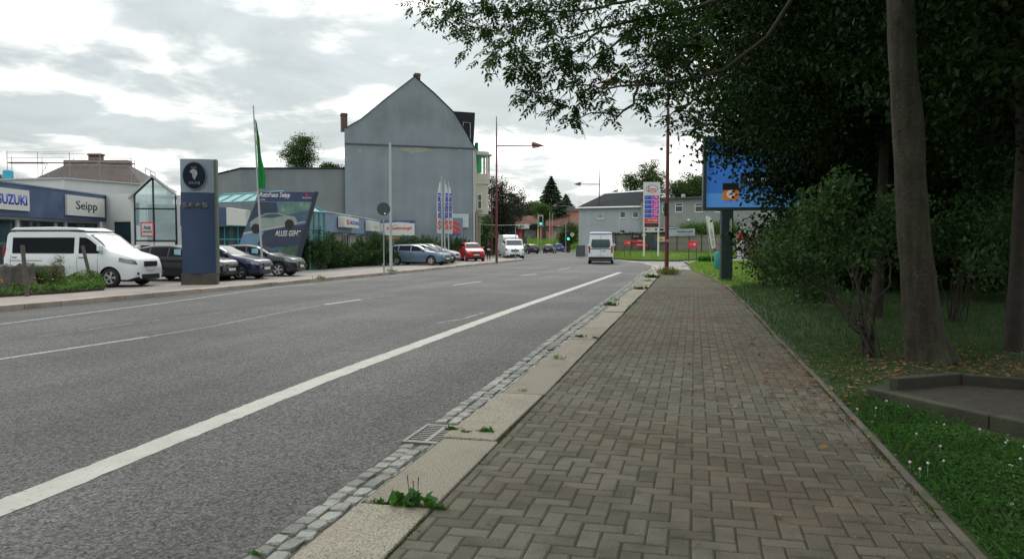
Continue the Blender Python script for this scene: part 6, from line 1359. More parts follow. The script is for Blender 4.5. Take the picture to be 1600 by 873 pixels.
# maroon street lamps
def lamp(label, base, ztop, zarm, arm, side, r=.1, hide=False):
    t = thing('street_lamp', label, 'street lamp', base, YAW, 'maroon street lamps along the road')
    o = MB(); o.tube([(0, 0, -.1), (0, 0, (ztop - base[2]) * .45), (0, 0, ztop - base[2] - 1.5), (0, 0, ztop - base[2])], [r, r * .8, r * .55, r * .3], 12); o.build('pole', M_MAROON, t, smooth=True)
    za = zarm - base[2]; o = MB(); o.tube([(0, 0, za), (side * arm, 0, za + .02)], [.05, .04], 8); o.build('arm', M_MAROON, t)
    o = MB(); o.tube([(0, 0, ztop - base[2] - .6), (side * arm, 0, za + .2)], .012, 5); o.build('stay', M_STEEL, t)
    o = MB(); x = side * arm; o.tube([(x - side * .05, 0, za + .12), (x + side * .02, 0, za + .13), (x + side * .5, 0, za + .04), (x + side * .95, 0, za)], [.10, .22, .15, .02], 14); o.build('lamp_head', mat('lamp_head_red', (.20, .06, .06), .4), t, smooth=True)
    o = MB(); o.tube([(x, 0, za - .1), (x + side * .55, 0, za - .04)], [.12, .08], 10); o.build('lamp_shade', mat('lamp_glass', (.4, .4, .36), .2), t)
    return t
b = G(776, 409, ZL); l1 = lamp('maroon street lamp on the left pavement in front of the corner house', b, hz(b, 182), hz(b, 228), 2.9, 1)
b = G(1041.5, 428); l2 = lamp('near maroon street lamp beside the brick path, its arm lost in the leaves', b, hz(b, 88), hz(b, 129), 2.6, -1, .115)
o = MB(); o.bb(-.16, -.06, -.12, .02, 1.95 + 1.0, 3.6); o.build('junction_box', mat('dark_box', (.03, .02, .02), .6), l2)
o = MB(); o.lathe([(0, -.004), (.07, -.004), (.07, .004), (0, .004)], (.0, -.118, 1.25 + .45), 'Y', 16); o.build('sticker', mat('pink_sticker', (.6, .3, .3), .5), l2)
b = P0(936, 107, ZR); l3 = lamp('maroon street lamp rising behind the driving white van', b, hz(b, 262), hz(b, 288), 2.6, -1)
b = P0(889, 165, ZR); l4 = lamp('farthest maroon street lamp at the junction', b, hz(b, 303), hz(b, 322), 2.8, -1)
b = P0(768, 100, 0); pole('post', 'second maroon post standing just behind the left street lamp', b, hz(b, 300), .12, .1, M_MAROON, 'post')
t = thing('span_wire', 'thin wire crossing the road near the left lamp', 'wire', (0, 0, 0)); o = MB(); o.tube([V(742, 350, 93), V(778, 352, 92), V(830, 351, 96)], .025, 4); o.build('wire', M_GREYL, t, fix=False)

# ------------------------------------------------------------------ stump, stakes, flower bed
M_STUMP = mat('weathered_stump', (.095, .085, .075), .9, var=.35, vs_=5, c2=(.08, .065, .055), c2s=2.0, bump=1.0, bs=20)
b = G(22, 459, ZL); rs = np.random.default_rng(8); t = thing('tree_stump', 'broad weathered grey tree stump behind the leaning stakes', 'stump', b)
o = MB(); n_ = 28; prof = []; zt_ = hz(b, 415); r0 = .62
V2 = []; F2 = []
for i, (h, s_) in enumerate(((-.05, 1.45), (.12, 1.22), (.35, 1.02), (.7, .92), (zt_ * .9, .95), (zt_, .9), (zt_ - .05, .5))):
    for k in range(n_): a = 2 * math.pi * k / n_; rr = r0 * s_ * (1 + .16 * math.sin(a * 5 + 1) * (1.3 if h < .3 else .7) + .06 * math.sin(a * 11)); V2.append((rr * math.cos(a), rr * math.sin(a), h + (rs.normal(0, .03) if h > .8 else 0)))
for i in range(6):
    for k in range(n_): F2.append((i * n_ + k, i * n_ + (k + 1) % n_, (i + 1) * n_ + (k + 1) % n_, (i + 1) * n_ + k))
F2.append(tuple(range(6 * n_, 7 * n_))); o.add(V2, F2); o.build('trunk', M_STUMP, t, smooth=True)
b2 = G(62, 455, ZL); t = thing('tree_stump', 'second lower stump behind the flower bed', 'stump', b2 + Vector((-.4, .6, 0)))
o = MB(); o.lathe([(.75, -.05), (.62, .3), (.58, .8), (.5, .82), (0, .8)], n=20); o.build('trunk', M_STUMP, t, smooth=True)
for px0, py0, px1, py1, lab in ((43, 463, 35, 383, 'grey wooden stake in front of the broad stump'), (146, 450, 129, 384, 'leaning grey wooden stake before the white camper')):
    b = G(px0, py0, ZL); d_ = b.dot(fw); tp_ = V(px1, py1, d_) - b; t = thing('stake', lab, 'stake', b); o = MB(); o.tube([(0, 0, -.1), tuple(tp_)], [.06, .055], 8); o.build('stake', M_STUMP, t, smooth=True)
fb_ = [G(-60, 470, ZL), G(0, 464.5, ZL), G(90, 459, ZL), G(163, 453.5, ZL), G(160, 446, ZL), G(60, 447, ZL), G(-60, 452, ZL)]
sheet('bed_soil', fb_, ZL + .05, M_SOIL)
o_ = kerb_run('bed_edging', [(p.x, p.y) for p in fb_[:4]], .08, -.1, ZL + .09, M_CONC, L=(1.2, 1), side=1)
pp_ = scatter(fb_, 3600, ZL + .05); s_ = 26000
idx = rg.integers(0, len(pp_), s_); C = pp_[idx] + np.column_stack([rg.normal(0, .05, s_), rg.normal(0, .05, s_), np.zeros(s_)])
right = (C[:, 0] - min(p.x for p in fb_)) / (max(p.x for p in fb_) - min(p.x for p in fb_)); C[:, 2] += rg.random(s_) ** .7 * (.32 + .16 * np.sin(C[:, 0] * 3) + .1 * np.sin(C[:, 1] * 4))
D = rg.normal(size=(s_, 3)); D[:, 2] += 1; NN = rg.normal(size=(s_, 3)); v_, f_ = leaf_arrays(C, D, NN, np.full(s_, .09), np.full(s_, .035)); tag(np_mesh('bed_plants', v_, f_, mat('bed_leaf', (.10, .20, .035), .6, var=.25, vs_=1.5, c2=(.05, .11, .03), c2s=1.2, island=.4, trans=.3)), 'low green plants filling the roadside flower bed', 'plants', kind='stuff')
fp = pp_[rg.random(len(pp_)) < .022]; o = MB()
for p in fp: o.lathe([(.005, -.02), (.035, .0), (.03, .015), (0, .02)], (p[0], p[1], ZL + .42 + rg.uniform(-.12, .12)), n=7)
tag(o.build('orange_flowers', mat('orange_petal', (.62, .13, .035), .7, var=.1), fix=False), 'orange blossoms over the roadside flower bed', 'flowers', kind='stuff')
def lb(px, py): return G(px, py, ZL)
shrub('garden_shrub', 'loose brownish green shrub in the middle of the flower bed', lb(88, 455), 12, [(0, 0, .62, .42, .35, .42), (.15, 0, 1.0, .22, .2, .22), (-.25, 0, .5, .3, .3, .3)], 230, 12, .07, .045, mat('olive_leaf', (.13, .12, .05), .6, var=.2, island=.4, trans=.2, c2=(.10, .14, .05), c2s=2), 71, .4, .008)
shrub('garden_shrub', 'dark green shrub against the stump in the flower bed', lb(60, 457), 8, [(0, 0, .5, .4, .35, .45)], 170, 12, .07, .05, M_LF_SHRUB, 72, .45, .008)

# ------------------------------------------------------------------ junipers on the left
def juniper(label, base, w_, h_, seed, grp='junipers in front of the workshop'):
    rj = np.random.default_rng(seed); t = thing('juniper', label, 'juniper', base, 0, grp); n_sp = int(60 * w_); C = []; D = []
    o = MB()
    for i in range(n_sp):
        a = rj.uniform(0, 6.28); r_ = w_ / 2 * rj.uniform(0, 1) ** .6; bx, by = r_ * math.cos(a) * .55, r_ * math.sin(a) * .5; tx_, ty_ = r_ * math.cos(a) * 1.1, r_ * math.sin(a); th = h_ * rj.uniform(.55, 1.05) * (1 - .4 * (r_ / (w_ / 2)) ** 2)
        b_ = np.array([bx, by, 0]); tp_ = np.array([tx_ + rj.normal(0, .1), ty_, th]); m_ = 85
        f = rj.uniform(.08, 1, m_) ** .8; ax_ = b_ + (tp_ - b_) * f[:, None]; rad_ = .17 * (1.05 - f) ** .6; C.append(ax_ + rj.normal(size=(m_, 3)) * rad_[:, None] * np.array([1, 1, .6])); D.append(np.tile((tp_ - b_), (m_, 1)) * .5 / h_ + rj.normal(0, .45, (m_, 3)))
        if i % 6 == 0: o.tube([tuple(b_), tuple(tp_ * .85)], [.03, .01], 5)
    o.build('stem', M_BARK_D, t, fix=False); C = np.concatenate(C); D = np.concatenate(D); L_ = rj.uniform(.1, .2, len(C)); v_, f_ = leaf_arrays(C, D, rj.normal(size=C.shape), L_, L_ * .28); np_mesh('foliage', v_, f_, M_JUN, t); return t
for k, (px, d, w_, h_, lab) in enumerate([(490, 45, 2.2, 2.5, 'bright juniper just right of the poster edge'), (508, 47, 2.4, 2.3, 'juniper below the pyramid bay'), (524, 49, 2.4, 1.75, 'low juniper under the red and blue box sign'), (545, 51, 2.8, 1.6, 'wide dark juniper in the middle of the row'),
                                           (567, 52, 2.2, 1.95, 'juniper under the plain box sign'), (588, 53, 2.6, 2.4, 'juniper right behind the round traffic sign')]):
    juniper(lab, P0(px, d, ZL), w_, h_, 200 + k)
for k, (px, d, w_, h_, lab) in enumerate([(638, 60, 3.0, 2.2, 'dark juniper behind the roof of the grey blue estate'), (660, 61, 3.0, 2.3, 'dark juniper under the right end of the banner'), (712, 68, 3.2, 2.4, 'juniper between the flags and the red car'), (676, 64, 2.4, 2.0, 'low juniper left of the three flags')]):
    juniper(lab, P0(px, d, ZL), w_, h_, 220 + k, 'junipers in front of the gable house')
for k, (px, py, lab) in enumerate([(612, 425, 'green weed tuft at the foot of the bare flagpole'), (504, 437, 'small weed tuft on the left kerb')]): weed(G(px, py, ZL).x, G(px, py, ZL).y, .28, lab, 1, ZL, 60 + k)

# ------------------------------------------------------------------ pedestrian
def person(base, rz):
    t = thing('person', 'person in black clothes walking away past the red car', 'person', base, rz)
    J = {'pelvis': (0, 0, .92, .13), 'waist': (0, 0, 1.1, .12), 'chest': (0, 0, 1.32, .155), 'neck': (0, 0, 1.48, .05), 'head0': (0, .01, 1.56, .075), 'head1': (0, .015, 1.68, .085),
         'shl': (-.18, 0, 1.41, .055), 'ell': (-.24, -.06, 1.14, .042), 'wrl': (-.23, .04, .9, .03), 'hal': (-.225, .09, .82, .028), 'shr': (.18, 0, 1.41, .055), 'elr': (.24, -.02, 1.14, .042), 'wrr': (.23, -.12, .92, .03), 'har': (.225, -.15, .84, .028),
         'hpl': (-.09, 0, .86, .1), 'knl': (-.1, .14, .48, .062), 'anl': (-.1, .05, .09, .042), 'tol': (-.1, .2, .04, .035), 'hpr': (.09, 0, .86, .1), 'knr': (.1, -.03, .48, .062), 'anr': (.1, -.24, .14, .042), 'tor': (.1, -.14, .03, .035)}
    E_ = [('pelvis', 'waist'), ('waist', 'chest'), ('chest', 'neck'), ('neck', 'head0'), ('head0', 'head1'), ('chest', 'shl'), ('shl', 'ell'), ('ell', 'wrl'), ('wrl', 'hal'), ('chest', 'shr'), ('shr', 'elr'), ('elr', 'wrr'), ('wrr', 'har'),
          ('pelvis', 'hpl'), ('hpl', 'knl'), ('knl', 'anl'), ('anl', 'tol'), ('pelvis', 'hpr'), ('hpr', 'knr'), ('knr', 'anr'), ('anr', 'tor')]
    ks = list(J); me = bpy.data.meshes.new('body'); me.from_pydata([J[k][:3] for k in ks], [(ks.index(a), ks.index(b_)) for a, b_ in E_], []); ob = bpy.data.objects.new('body', me); col.objects.link(ob)
    md = ob.modifiers.new('skin', 'SKIN'); ob.modifiers.new('sub', 'SUBSURF').levels = 1
    for i, k in enumerate(ks): me.skin_vertices[0].data[i].radius = (J[k][3], J[k][3] * .85)
    me.skin_vertices[0].data[0].use_root = True
    bpy.context.view_layer.update(); dg = bpy.context.evaluated_depsgraph_get(); m2 = bpy.data.meshes.new_from_object(ob.evaluated_get(dg)); ob.modifiers.clear(); ob.data = m2
    m2.materials.clear(); m2.materials.append(mat('black_clothes', (.012, .013, .016), .85, var=.2)); m2.materials.append(mat('skin', (.38, .22, .16), .6, var=.05)); m2.materials.append(mat('trainers', (.5, .5, .5), .6))
    for p in m2.polygons:
        z = p.center.z; p.material_index = 1 if z > 1.5 or (z < .9 and abs(p.center.x) > .19) else (2 if z < .09 else 0); p.use_smooth = True
    ob.parent = t
    o = MB(); o.lathe([(0, .11), (.06, .095), (.095, .04), (.1, -.02), (.085, -.08), (.05, -.12)], (0, -.01, 1.68), n=16); o.build('hair', mat('dark_hair', (.02, .014, .01), .7), t, smooth=True)
    o = MB(); o.lathe([(.145, .0), (.15, .1), (.14, .14)], (0, 0, .92), n=16); o.build('jacket_hem', mat('white_hem', (.5, .5, .5), .8), t, smooth=True)
    return t
person(P0(763.5, 66, ZL), math.atan2(fw.y, fw.x) - math.pi / 2)

# ------------------------------------------------------------------ fuel price pylon
A = P0(1005.5, 78, .03); B = P0(1030, 78, .03); loc, rzz, Le = build_loc(A, B, .03)
fp_ = thing('fuel_price_sign', 'tall white fuel price pylon with blue price rows on the grass island', 'sign', loc, rzz)
zt_ = hz(A, 285); zb_ = hz(A, 363); H_ = zt_ - zb_
o = MB(); o.bb(-.02, Le + .02, 0, .3, zb_, zt_); o.build('panel', mat('pylon_white', (.52, .54, .52), .5, var=.03), fp_, bevel=.02)
for x in (-.0, Le - .14): o = MB(); o.bb(x, x + .14, .05, .25, -.1, zb_); o.build('leg', M_SIGNW, fp_)
def ez(py): return hz(A, py)
cz = ez(295.5); o = MB(); o.ell(Le / 2 + .02, cz, Le * .36, (ez(289.5) - ez(301.5)) / 2, -.012, -.002); eb = o.build('oval', M_BLUEL, fp_); o = MB(); o.ell(Le / 2 + .02, cz, Le * .325, (ez(289.5) - ez(301.5)) / 2 * .86, -.02, -.0125); o.build('oval_centre', M_SIGNW, eb)
text('lettering', 'Esso', Le * .5, .46, (Le / 2 + .02, cz), M_REDL, eb, bold=.015, y=-.026)
M_LED = mat('led_digits', (.5, .05, .1), .5, var=0, emit=(1, .06, .18), es=1.0); M_FUEL = mat('price_blue', (.02, .06, .38), .4, var=.03)
for k, (py, pr) in enumerate(((309, '1.74⁹'), (316.2, '1.72⁹'), (323.4, '1.69⁹'), (330.6, '1.65⁹'), (337.8, '1.77⁹'))):
    z = ez(py); h = ez(py - 3) - z; o = MB(); o.bb(.08, Le - .08, -.012, -.002, z - h, z + h); pb = o.build('price_row', M_FUEL, fp_)
    text('price', pr.replace('⁹', "'"), Le * .40, h * 1.45, (Le * .70, z), M_LED, pb, bold=.02, y=-.02)
    o = MB(); o.bb(.16, .16 + Le * .22, -.016, -.013, z + h * .2, z + h * .38); o.bb(.16, .16 + Le * .16, -.016, -.013, z - h * .3, z - h * .15); o.build('grade_name', mat('pale_print', (.2, .35, .6), .5), pb)
z = ez(344.8); o = MB(); o.bb(.08, Le - .08, -.012, -.002, z - .22, z + .2); q = o.build('red_row', M_REDL, fp_); text('lettering', 'Synergy', Le * .62, .2, (Le / 2 + .1, z), M_SIGNW, q, bold=.01, y=-.02)
z = ez(352); o = MB(); o.bb(.08, Le - .08, -.012, -.002, z - .22, z + .2); q = o.build('black_row', M_BLKL, fp_); text('lettering', 'Snack & Shop', Le * .5, .15, (Le * .42, z), M_REDL, q, y=-.02)
z = ez(358.8)
for x, m_ in ((.25, M_FUEL), (.62, mat('icon_orange', (.6, .28, .03), .5)), (.95, M_GREYL), (1.25, M_BLKL)): o = MB(); o.bb(x - .1, x + .1, -.012, -.002, z - .1, z + .1); o.build('service_icon', m_, fp_)
# red arrow signs
def arrow_sign(label, px0, px1, pt, pb, pg, d, word):
    A = P0(px0, d, .03); B = P0(px1, d, .03); loc, rz_, L_ = build_loc(A, B, .03); t = thing('arrow_sign', label, 'sign', loc, rz_, 'red arrow signs at the petrol station'); z1, z0 = hz(A, pt), hz(A, pb)
    o = MB(); o.bb(.0, L_, -.03, .0, z0, z1); o.build('panel', M_REDL, t, bevel=.01)
    for x in (.05, L_ - .05): o = MB(); o.tube([(x, .04, -.1), (x, .04, z1 - .03)], .05, 8); o.build('post', mat('brown_post', (.09, .07, .055), .7), t)
    h = z1 - z0; cz = (z0 + z1) / 2; o = MB(); o.prism([(L_ * .38, cz - h * .04), (L_ * .70, cz - h * .04), (L_ * .58, cz - h * .22), (L_ * .68, cz - h * .22), (L_ * .85, cz), (L_ * .68, cz + h * .22), (L_ * .58, cz + h * .22), (L_ * .70, cz + h * .04), (L_ * .38, cz + h * .04)], -.036, -.031); o.build('arrow', M_SIGNW, t)
    text('lettering', word, L_ * .26, h * .12, (L_ * .22, cz), M_SIGNW, t, y=-.036)
arrow_sign('small red arrow sign left of the fuel price pylon', 975, 985.5, 376.5, 383, 391, 80, 'Shop')
arrow_sign('red arrow sign with white arrow on the grass right of the near lamp post', 1075.5, 1089.5, 377, 387.5, 400, 66, 'Wash')
# white feather flag
b = P0(1116, 60, .0); t = thing('feather_flag', 'leaning white feather flag with vertical lettering left of the billboard post', 'flag', b, YAW)
def qff(px, py): p = V(px, py, b.dot(fw)); return ((p - b).dot(rt), p.z)
pts = [qff(*p) for p in ((1112, 389), (1102.5, 338), (1104, 337.2), (1109, 339), (1112.5, 344), (1114.5, 352), (1118, 386.5))]
o = MB(); o.prism(pts, -.02, .0); o.build('flag', mat('feather_cloth', (.55, .55, .50), .8, var=.05), t)
a_, c_ = qff(1115, 391), qff(1102, 338); o = MB(); o.tube([(a_[0] - .1, .03, 0), (c_[0], .03, c_[1])], [.03, .015], 6); o.build('pole', M_STEEL, t)
m0, m1 = qff(1110.7, 358), qff(1115, 385); text('lettering', 'DRIVE INN', 1.35, .17, ((m0[0] + m1[0]) / 2, (m0[1] + m1[1]) / 2), mat('feather_print', (.12, .12, .12), .6), t, bold=.01, y=-.03, rot=math.atan2(m1[1] - m0[1], m1[0] - m0[0]))

# ------------------------------------------------------------------ large blue billboard on its dark green post
b = G(1136, 438); dB = b.dot(fw); t = thing('billboard', 'large blue advertising billboard on a dark green post, half hidden by maple leaves', 'billboard', b, YAW - R(6))
xa_ = (V(1097, 300, dB) - V(1136, 300, dB)).dot(rt); z0, z1 = V(1100, 329, dB).z, V(1100, 262, dB).z; wB = 4.9; zt_ = z0 + 3.1
o = MB(); o.bb(xa_, xa_ + wB, -.15, .25, z0, z0 + .13); o.bb(xa_, xa_ + wB, -.15, .25, zt_ - .13, zt_); o.bb(xa_, xa_ + .13, -.15, .25, z0 + .13, zt_ - .13); o.bb(xa_ + wB - .13, xa_ + wB, -.15, .25, z0 + .13, zt_ - .13); o.bb(xa_ + .05, xa_ + wB - .05, .1, .22, z0 + .05, zt_ - .05)
M_BG = mat('billboard_green', (.055, .075, .075), .4, .2, var=.08); o.build('frame', M_BG, t)
xi, zi = xa_ + .13, z0 + .13; wi, hi_ = wB - .26, zt_ - z0 - .26
BE = .05
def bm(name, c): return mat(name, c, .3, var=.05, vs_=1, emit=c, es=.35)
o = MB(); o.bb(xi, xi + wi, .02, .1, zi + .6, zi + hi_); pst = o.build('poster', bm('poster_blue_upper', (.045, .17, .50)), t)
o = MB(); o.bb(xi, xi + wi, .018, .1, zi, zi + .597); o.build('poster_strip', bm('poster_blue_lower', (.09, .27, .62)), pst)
rr = np.random.default_rng(4); o = MB()
for i in range(120):
    u, v = rr.uniform(.05, 1.5), rr.uniform(.95, 2.9)
    if v < .75 + u * .75: continue
    s_ = rr.uniform(.025, .055); o.ell(xi + u, zi + v, s_, s_ * 1.3, .008, .018, n=6)
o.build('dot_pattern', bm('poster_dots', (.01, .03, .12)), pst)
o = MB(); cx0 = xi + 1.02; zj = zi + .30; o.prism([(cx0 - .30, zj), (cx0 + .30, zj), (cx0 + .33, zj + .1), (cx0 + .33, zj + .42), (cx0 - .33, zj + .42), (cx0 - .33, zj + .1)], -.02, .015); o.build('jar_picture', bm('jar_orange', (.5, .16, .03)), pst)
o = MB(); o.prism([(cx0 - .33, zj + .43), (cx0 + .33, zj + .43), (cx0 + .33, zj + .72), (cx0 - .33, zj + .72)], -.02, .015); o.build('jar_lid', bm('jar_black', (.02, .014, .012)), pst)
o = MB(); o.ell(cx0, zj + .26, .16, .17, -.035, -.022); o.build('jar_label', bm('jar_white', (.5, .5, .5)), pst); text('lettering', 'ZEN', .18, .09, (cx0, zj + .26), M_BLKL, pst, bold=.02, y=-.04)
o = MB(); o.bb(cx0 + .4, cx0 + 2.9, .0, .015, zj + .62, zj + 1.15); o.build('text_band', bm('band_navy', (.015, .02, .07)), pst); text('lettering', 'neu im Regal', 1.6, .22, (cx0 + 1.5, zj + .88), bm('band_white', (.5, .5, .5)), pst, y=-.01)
o = MB(); o.bb(-.28, .20, -.14, .3, -.1, z0); o.build('post', mat('post_green', (.03, .055, .052), .45, .1, var=.1), t, bevel=.02)
o = MB(); o.bb(.05, .15, -.15, -.142, 1.9, 2.6); o.build('post_print', M_GREYL, t)
b = G(1124, 425); tt = thing('litter_bin', 'turquoise bin beside the billboard post', 'bin', b + Vector((0, 4, 0))); o = MB(); o.lathe([(.16, 0), (.19, .05), (.19, 1.0), (.16, 1.04), (0, 1.05)], n=16); o.build('bin', mat('turquoise_plastic', (.03, .26, .28), .5), tt, smooth=True)
weed(G(1107, 409).x, G(1107, 409).y, .7, 'dark low heap of cut twigs on the bright grass', 2, 0, 90)
tt = thing('gas_pump', 'small red and white pump far behind the billboard post', 'pump', P0(1157, 75, 0)); tt.rotation_euler.z = YAW
zt_ = hz(P0(1157, 75), 363); o = MB(); o.bb(-.3, .3, -.2, .2, 0, zt_ * .75); o.build('cabinet', M_GREYL, tt, bevel=.04); o = MB(); o.bb(-.22, .22, -.22, .21, zt_ * .75 + .005, zt_); o.build('head', M_REDL, tt, bevel=.05)

# ------------------------------------------------------------------ junction: traffic lights, bank, market, roofs
M_GO = mat('green_signal', (.0, .5, .3), .4, var=0, emit=(.05, 1, .55), es=2.0)
def signal(label, base, zc, hang=None):
    t = thing('traffic_light', label, 'traffic light', base, YAW); z = zc - base[2]
    o = MB(); o.tube([(0, .25, -.1), (0, .25, z + (1.2 if not hang else 1.6))], .09, 8); o.build('pole', hang or M_STEEL, t)
    o = MB(); o.bb(-.28, .28, -.05, .18, z - .75, z + .85); hd__ = o.build('housing', M_BLACK, t, bevel=.05)
    for k, m_ in enumerate((M_GO, M_DARK, M_DARK)): o = MB(); o.lathe([(0, -.09), (.19, -.09), (.2, -.05)], (0, 0, z - .42 + k * .48), 'Y', 14); o.build('lens', m_, hd__)
    return t
s1 = signal('green traffic light with white surround hanging before the red tiled roof', P0(845, 128, ZR), hz(P0(845, 128), 345.5)); zz = hz(P0(845, 128), 345.5) - ZR
o = MB(); o.bb(-.4, .4, .19, .21, zz - .9, zz + 1.0); o.build('backing_board', M_SIGNW, s1)
s2 = signal('green traffic light on a dark post beside the yellow diamond sign', P0(888, 125, ZR), hz(P0(888, 125), 369), M_BLACK)
zz = hz(P0(888, 125), 366.5) - ZR
o = MB(); q = .42; o.prism([(.62 - q, zz), (.62, zz - q), (.62 + q, zz), (.62, zz + q)], .0, .02); ds = o.build('diamond_sign', M_SIGNW, s2); o = MB(); q = .24; o.prism([(.62 - q, zz), (.62, zz - q), (.62 + q, zz), (.62, zz + q)], -.012, -.002); o.build('diamond_centre', mat('sign_yellow', (.6, .42, .03), .5), ds)
for px, pt, d, m_, lab in ((840.5, 333, 150, mat('pale_yellow_post', (.34, .36, .2), .7), 'yellowish post left of the green signal before the market'), (859, 331, 155, mat('pale_yellow_post', (.34, .36, .2), .7), 'slim red and yellow flagpole at the market'), (863, 334, 156, M_STEEL, 'slim grey pole beside the red and yellow flagpole'), (884, 345, 120, M_STEEL, 'grey pole left of the signal with the diamond sign'), (805.5, 355, 70, M_STEEL, 'thin grey pole before the white parked vans')):
    b = P0(px, d, ZR); t = pole('pole', lab, b, hz(b, pt), .065 if d > 100 else .03, .06 if d > 100 else .03, m_, 'pole')
    if px == 859: o = MB(); o.bb(-.1, .3, -.02, .02, 3.3, 5.5); o.build('flag', M_REDL, t)
t = thing('road_sign', 'dark backs of two signs before the grass bank', 'road sign', P0(820, 112, ZR), YAW); o = MB(); o.tube([(0, 0, 0), (0, 0, 2.6)], .05, 6); o.build('pole', M_STEEL, t); o = MB(); o.bb(-.28, .28, -.05, -.02, 1.5, 2.5); o.build('board', mat('sign_back', (.06, .08, .085)), t)
t = thing('waste_container', 'dark grey container at the corner of the pale blue house', 'container', P0(907, 88, ZR), YAW); o = MB(); o.bb(-.5, .5, -.4, .4, .1, 1.3); o.box((0, 0, 1.36), (1.06, .86, .1)); o.build('container', mat('container_grey', (.06, .075, .08), .6), t, bevel=.04)
# grass bank
o = MB(); A_, B_, C_, D_ = P0(806, 148), P0(925, 148), P0(940, 185), P0(790, 185); z1 = hz(P0(860, 170), 375.5)
n_ = 14; V2 = []; F2 = []; rb = np.random.default_rng(2)
for j in range(7):
    f = j / 6
    for i in range(n_ + 1): p = A_.lerp(B_, i / n_).lerp(D_.lerp(C_, i / n_), f); V2.append((p.x, p.y, -.32 + (z1 + .3) * (math.sin(f * math.pi / 2)) * (.75 + .25 * math.sin(i * .8)) + rb.normal(0, .05)))
for j in range(6):
    for i in range(n_): q = j * (n_ + 1) + i; F2.append((q, q + 1, q + n_ + 2, q + n_ + 1))
o.add(V2, F2); tag(o.build('grass_bank', mat('bank_grass', (.10, .20, .03), .9, var=.3, vs_=.8, c2=(.06, .12, .025), c2s=.4, bump=.6, bs=3), smooth=True), kind='structure')
k_ = scatter([A_, B_, C_, D_], 9000, 0); cz_ = np.clip((k_[:, 1] - A_.y) / 35, 0, 1); k_[:, 2] = (z1 + .2) * np.sin(cz_ * 1.57) * .8; blades('bank_grass', 'long grass on the bank beyond the junction', k_, .7, .25, M_GRASS, 12)
# market
A = P0(792, 205); B = P0(905, 205); loc, rzm, Lm = build_loc(A, B)
mk = thing('supermarket', 'low market hall with red tiled roof and red and yellow pillars beyond the bank', 'supermarket', loc, rzm)
def qm(px, py): return (xat(mk, Lm, px), hz(P0(px, 205), py))
ze_ = qm(850, 353)[1]; zr_ = qm(850, 339)[1]
o = MB(); o.bb(0, Lm, .5, 14, 0, ze_); o.build('wall', mat('market_glass', (.10, .14, .14), .4, var=.4, vs_=.3, c2=(.3, .3, .28), c2s=.25), mk)
o = MB(); o.add([(-1, -.5, ze_), (Lm, -.5, ze_), (Lm, 8, zr_ + .6), (2, 8, zr_ + .6)], [(0, 1, 2, 3)]); x0 = qm(797, 350)[0]; x1, z2 = qm(830, 350)[0], qm(812, 330)[1]
o.add([(x0 - 1, -2, ze_ + .05), (x1 + 4, -2, ze_ + .05), ((x0 + x1) / 2 - 3, 6, z2)], [(0, 1, 2)]); o.build('roof', M_ROOFR, mk)
(a_, z0), (b_, z1) = qm(792, 357.5), qm(826.5, 350.5); o = MB(); o.bb(a_, b_, -2.4, -2.1, z0, z1); sg_ = o.build('sign_panel', M_SIGNW, mk); text('lettering', 'Getränkemarkt', (b_ - a_) * .7, (z1 - z0) * .42, ((a_ + b_) / 2 - .3, (z0 + z1) / 2), mat('sign_green', (.15, .35, .08), .5), sg_, bold=.01, y=-2.42)
(a_, z0), (b_, z1) = qm(827, 358), qm(840, 350); o = MB(); o.bb(a_, b_, -1.9, -1.7, z0, z1); o.build('fascia', M_ROOFB, mk)
for p0, p1, m_ in ((811, 815.5, M_REDL), (843.5, 847, M_REDL), (847.3, 852, M_YEL), (839, 842, M_YEL)): (a_, z1), b_ = qm(p0, 357), qm(p1, 357)[0]; o = MB(); o.bb(a_, b_, -1.2, -.4, 0, z1); o.build('pillar', m_, mk)
(a_, z0), (b_, z1) = qm(852.5, 374), qm(870, 361); o = MB(); o.bb(a_, b_, -.2, .3, z0 - 2, z1); o.build('window', mat('poster_wall', (.34, .2, .18), .6, var=.5, vs_=.8, c2=(.4, .38, .36), c2s=.7), mk)
(a_, z0), (b_, z1) = qm(819, 372), qm(838, 359); o = MB(); o.bb(a_, b_, -.2, .3, z0 - 2, z1); o.build('window', mat('shop_window', (.14, .17, .15), .3, var=.5, vs_=.8, c2=(.3, .3, .27), c2s=.7), mk)
def simple_house(label, px0, px1, pe, pr, d, mw, mr, gable=False, y2=8):
    A = P0(px0, d); B = P0(px1, d); loc, rz_, L_ = build_loc(A, B); t = thing('house', label, 'house', loc, rz_); ze_, zr_ = hz(A, pe), hz(A, pr)
    o = MB(); o.bb(.2, L_ - .2, .2, y2, 0, ze_ - .02)
    if gable: o.prism([(.2, ze_ - .02), (L_ - .2, ze_ - .02), (L_ / 2, zr_ - .1)], .2, y2)
    o.build('wall', mw, t)
    o = MB()
    if gable: o.add([(-.2, -.2, ze_), (L_ / 2, -.2, zr_), (L_ + .2, -.2, ze_), (-.2, y2, ze_), (L_ / 2, y2, zr_), (L_ + .2, y2, ze_)], [(0, 1, 4, 3), (1, 2, 5, 4)])
    else: o.add([(-.2, -.2, ze_), (L_ + .2, -.2, ze_), (L_ * .82, y2 / 2, zr_), (L_ * .18, y2 / 2, zr_), (-.2, y2, ze_), (L_ + .2, y2, ze_)], [(0, 1, 2, 3), (0, 3, 4), (1, 5, 2), (4, 3, 2, 5)])
    o.build('roof', mr, t); return t
simple_house('grey slate roofed building above the market roof', 812, 872, 345, 326, 235, M_CREAM, M_ROOFB)
simple_house('orange gabled house by the farthest lamp', 881, 897, 342, 324, 225, M_ORANGE, M_ORANGE, True)
simple_house('low dark roofed house left of the pale blue house', 884, 915, 330, 321, 215, M_ORANGE, M_ROOFB)
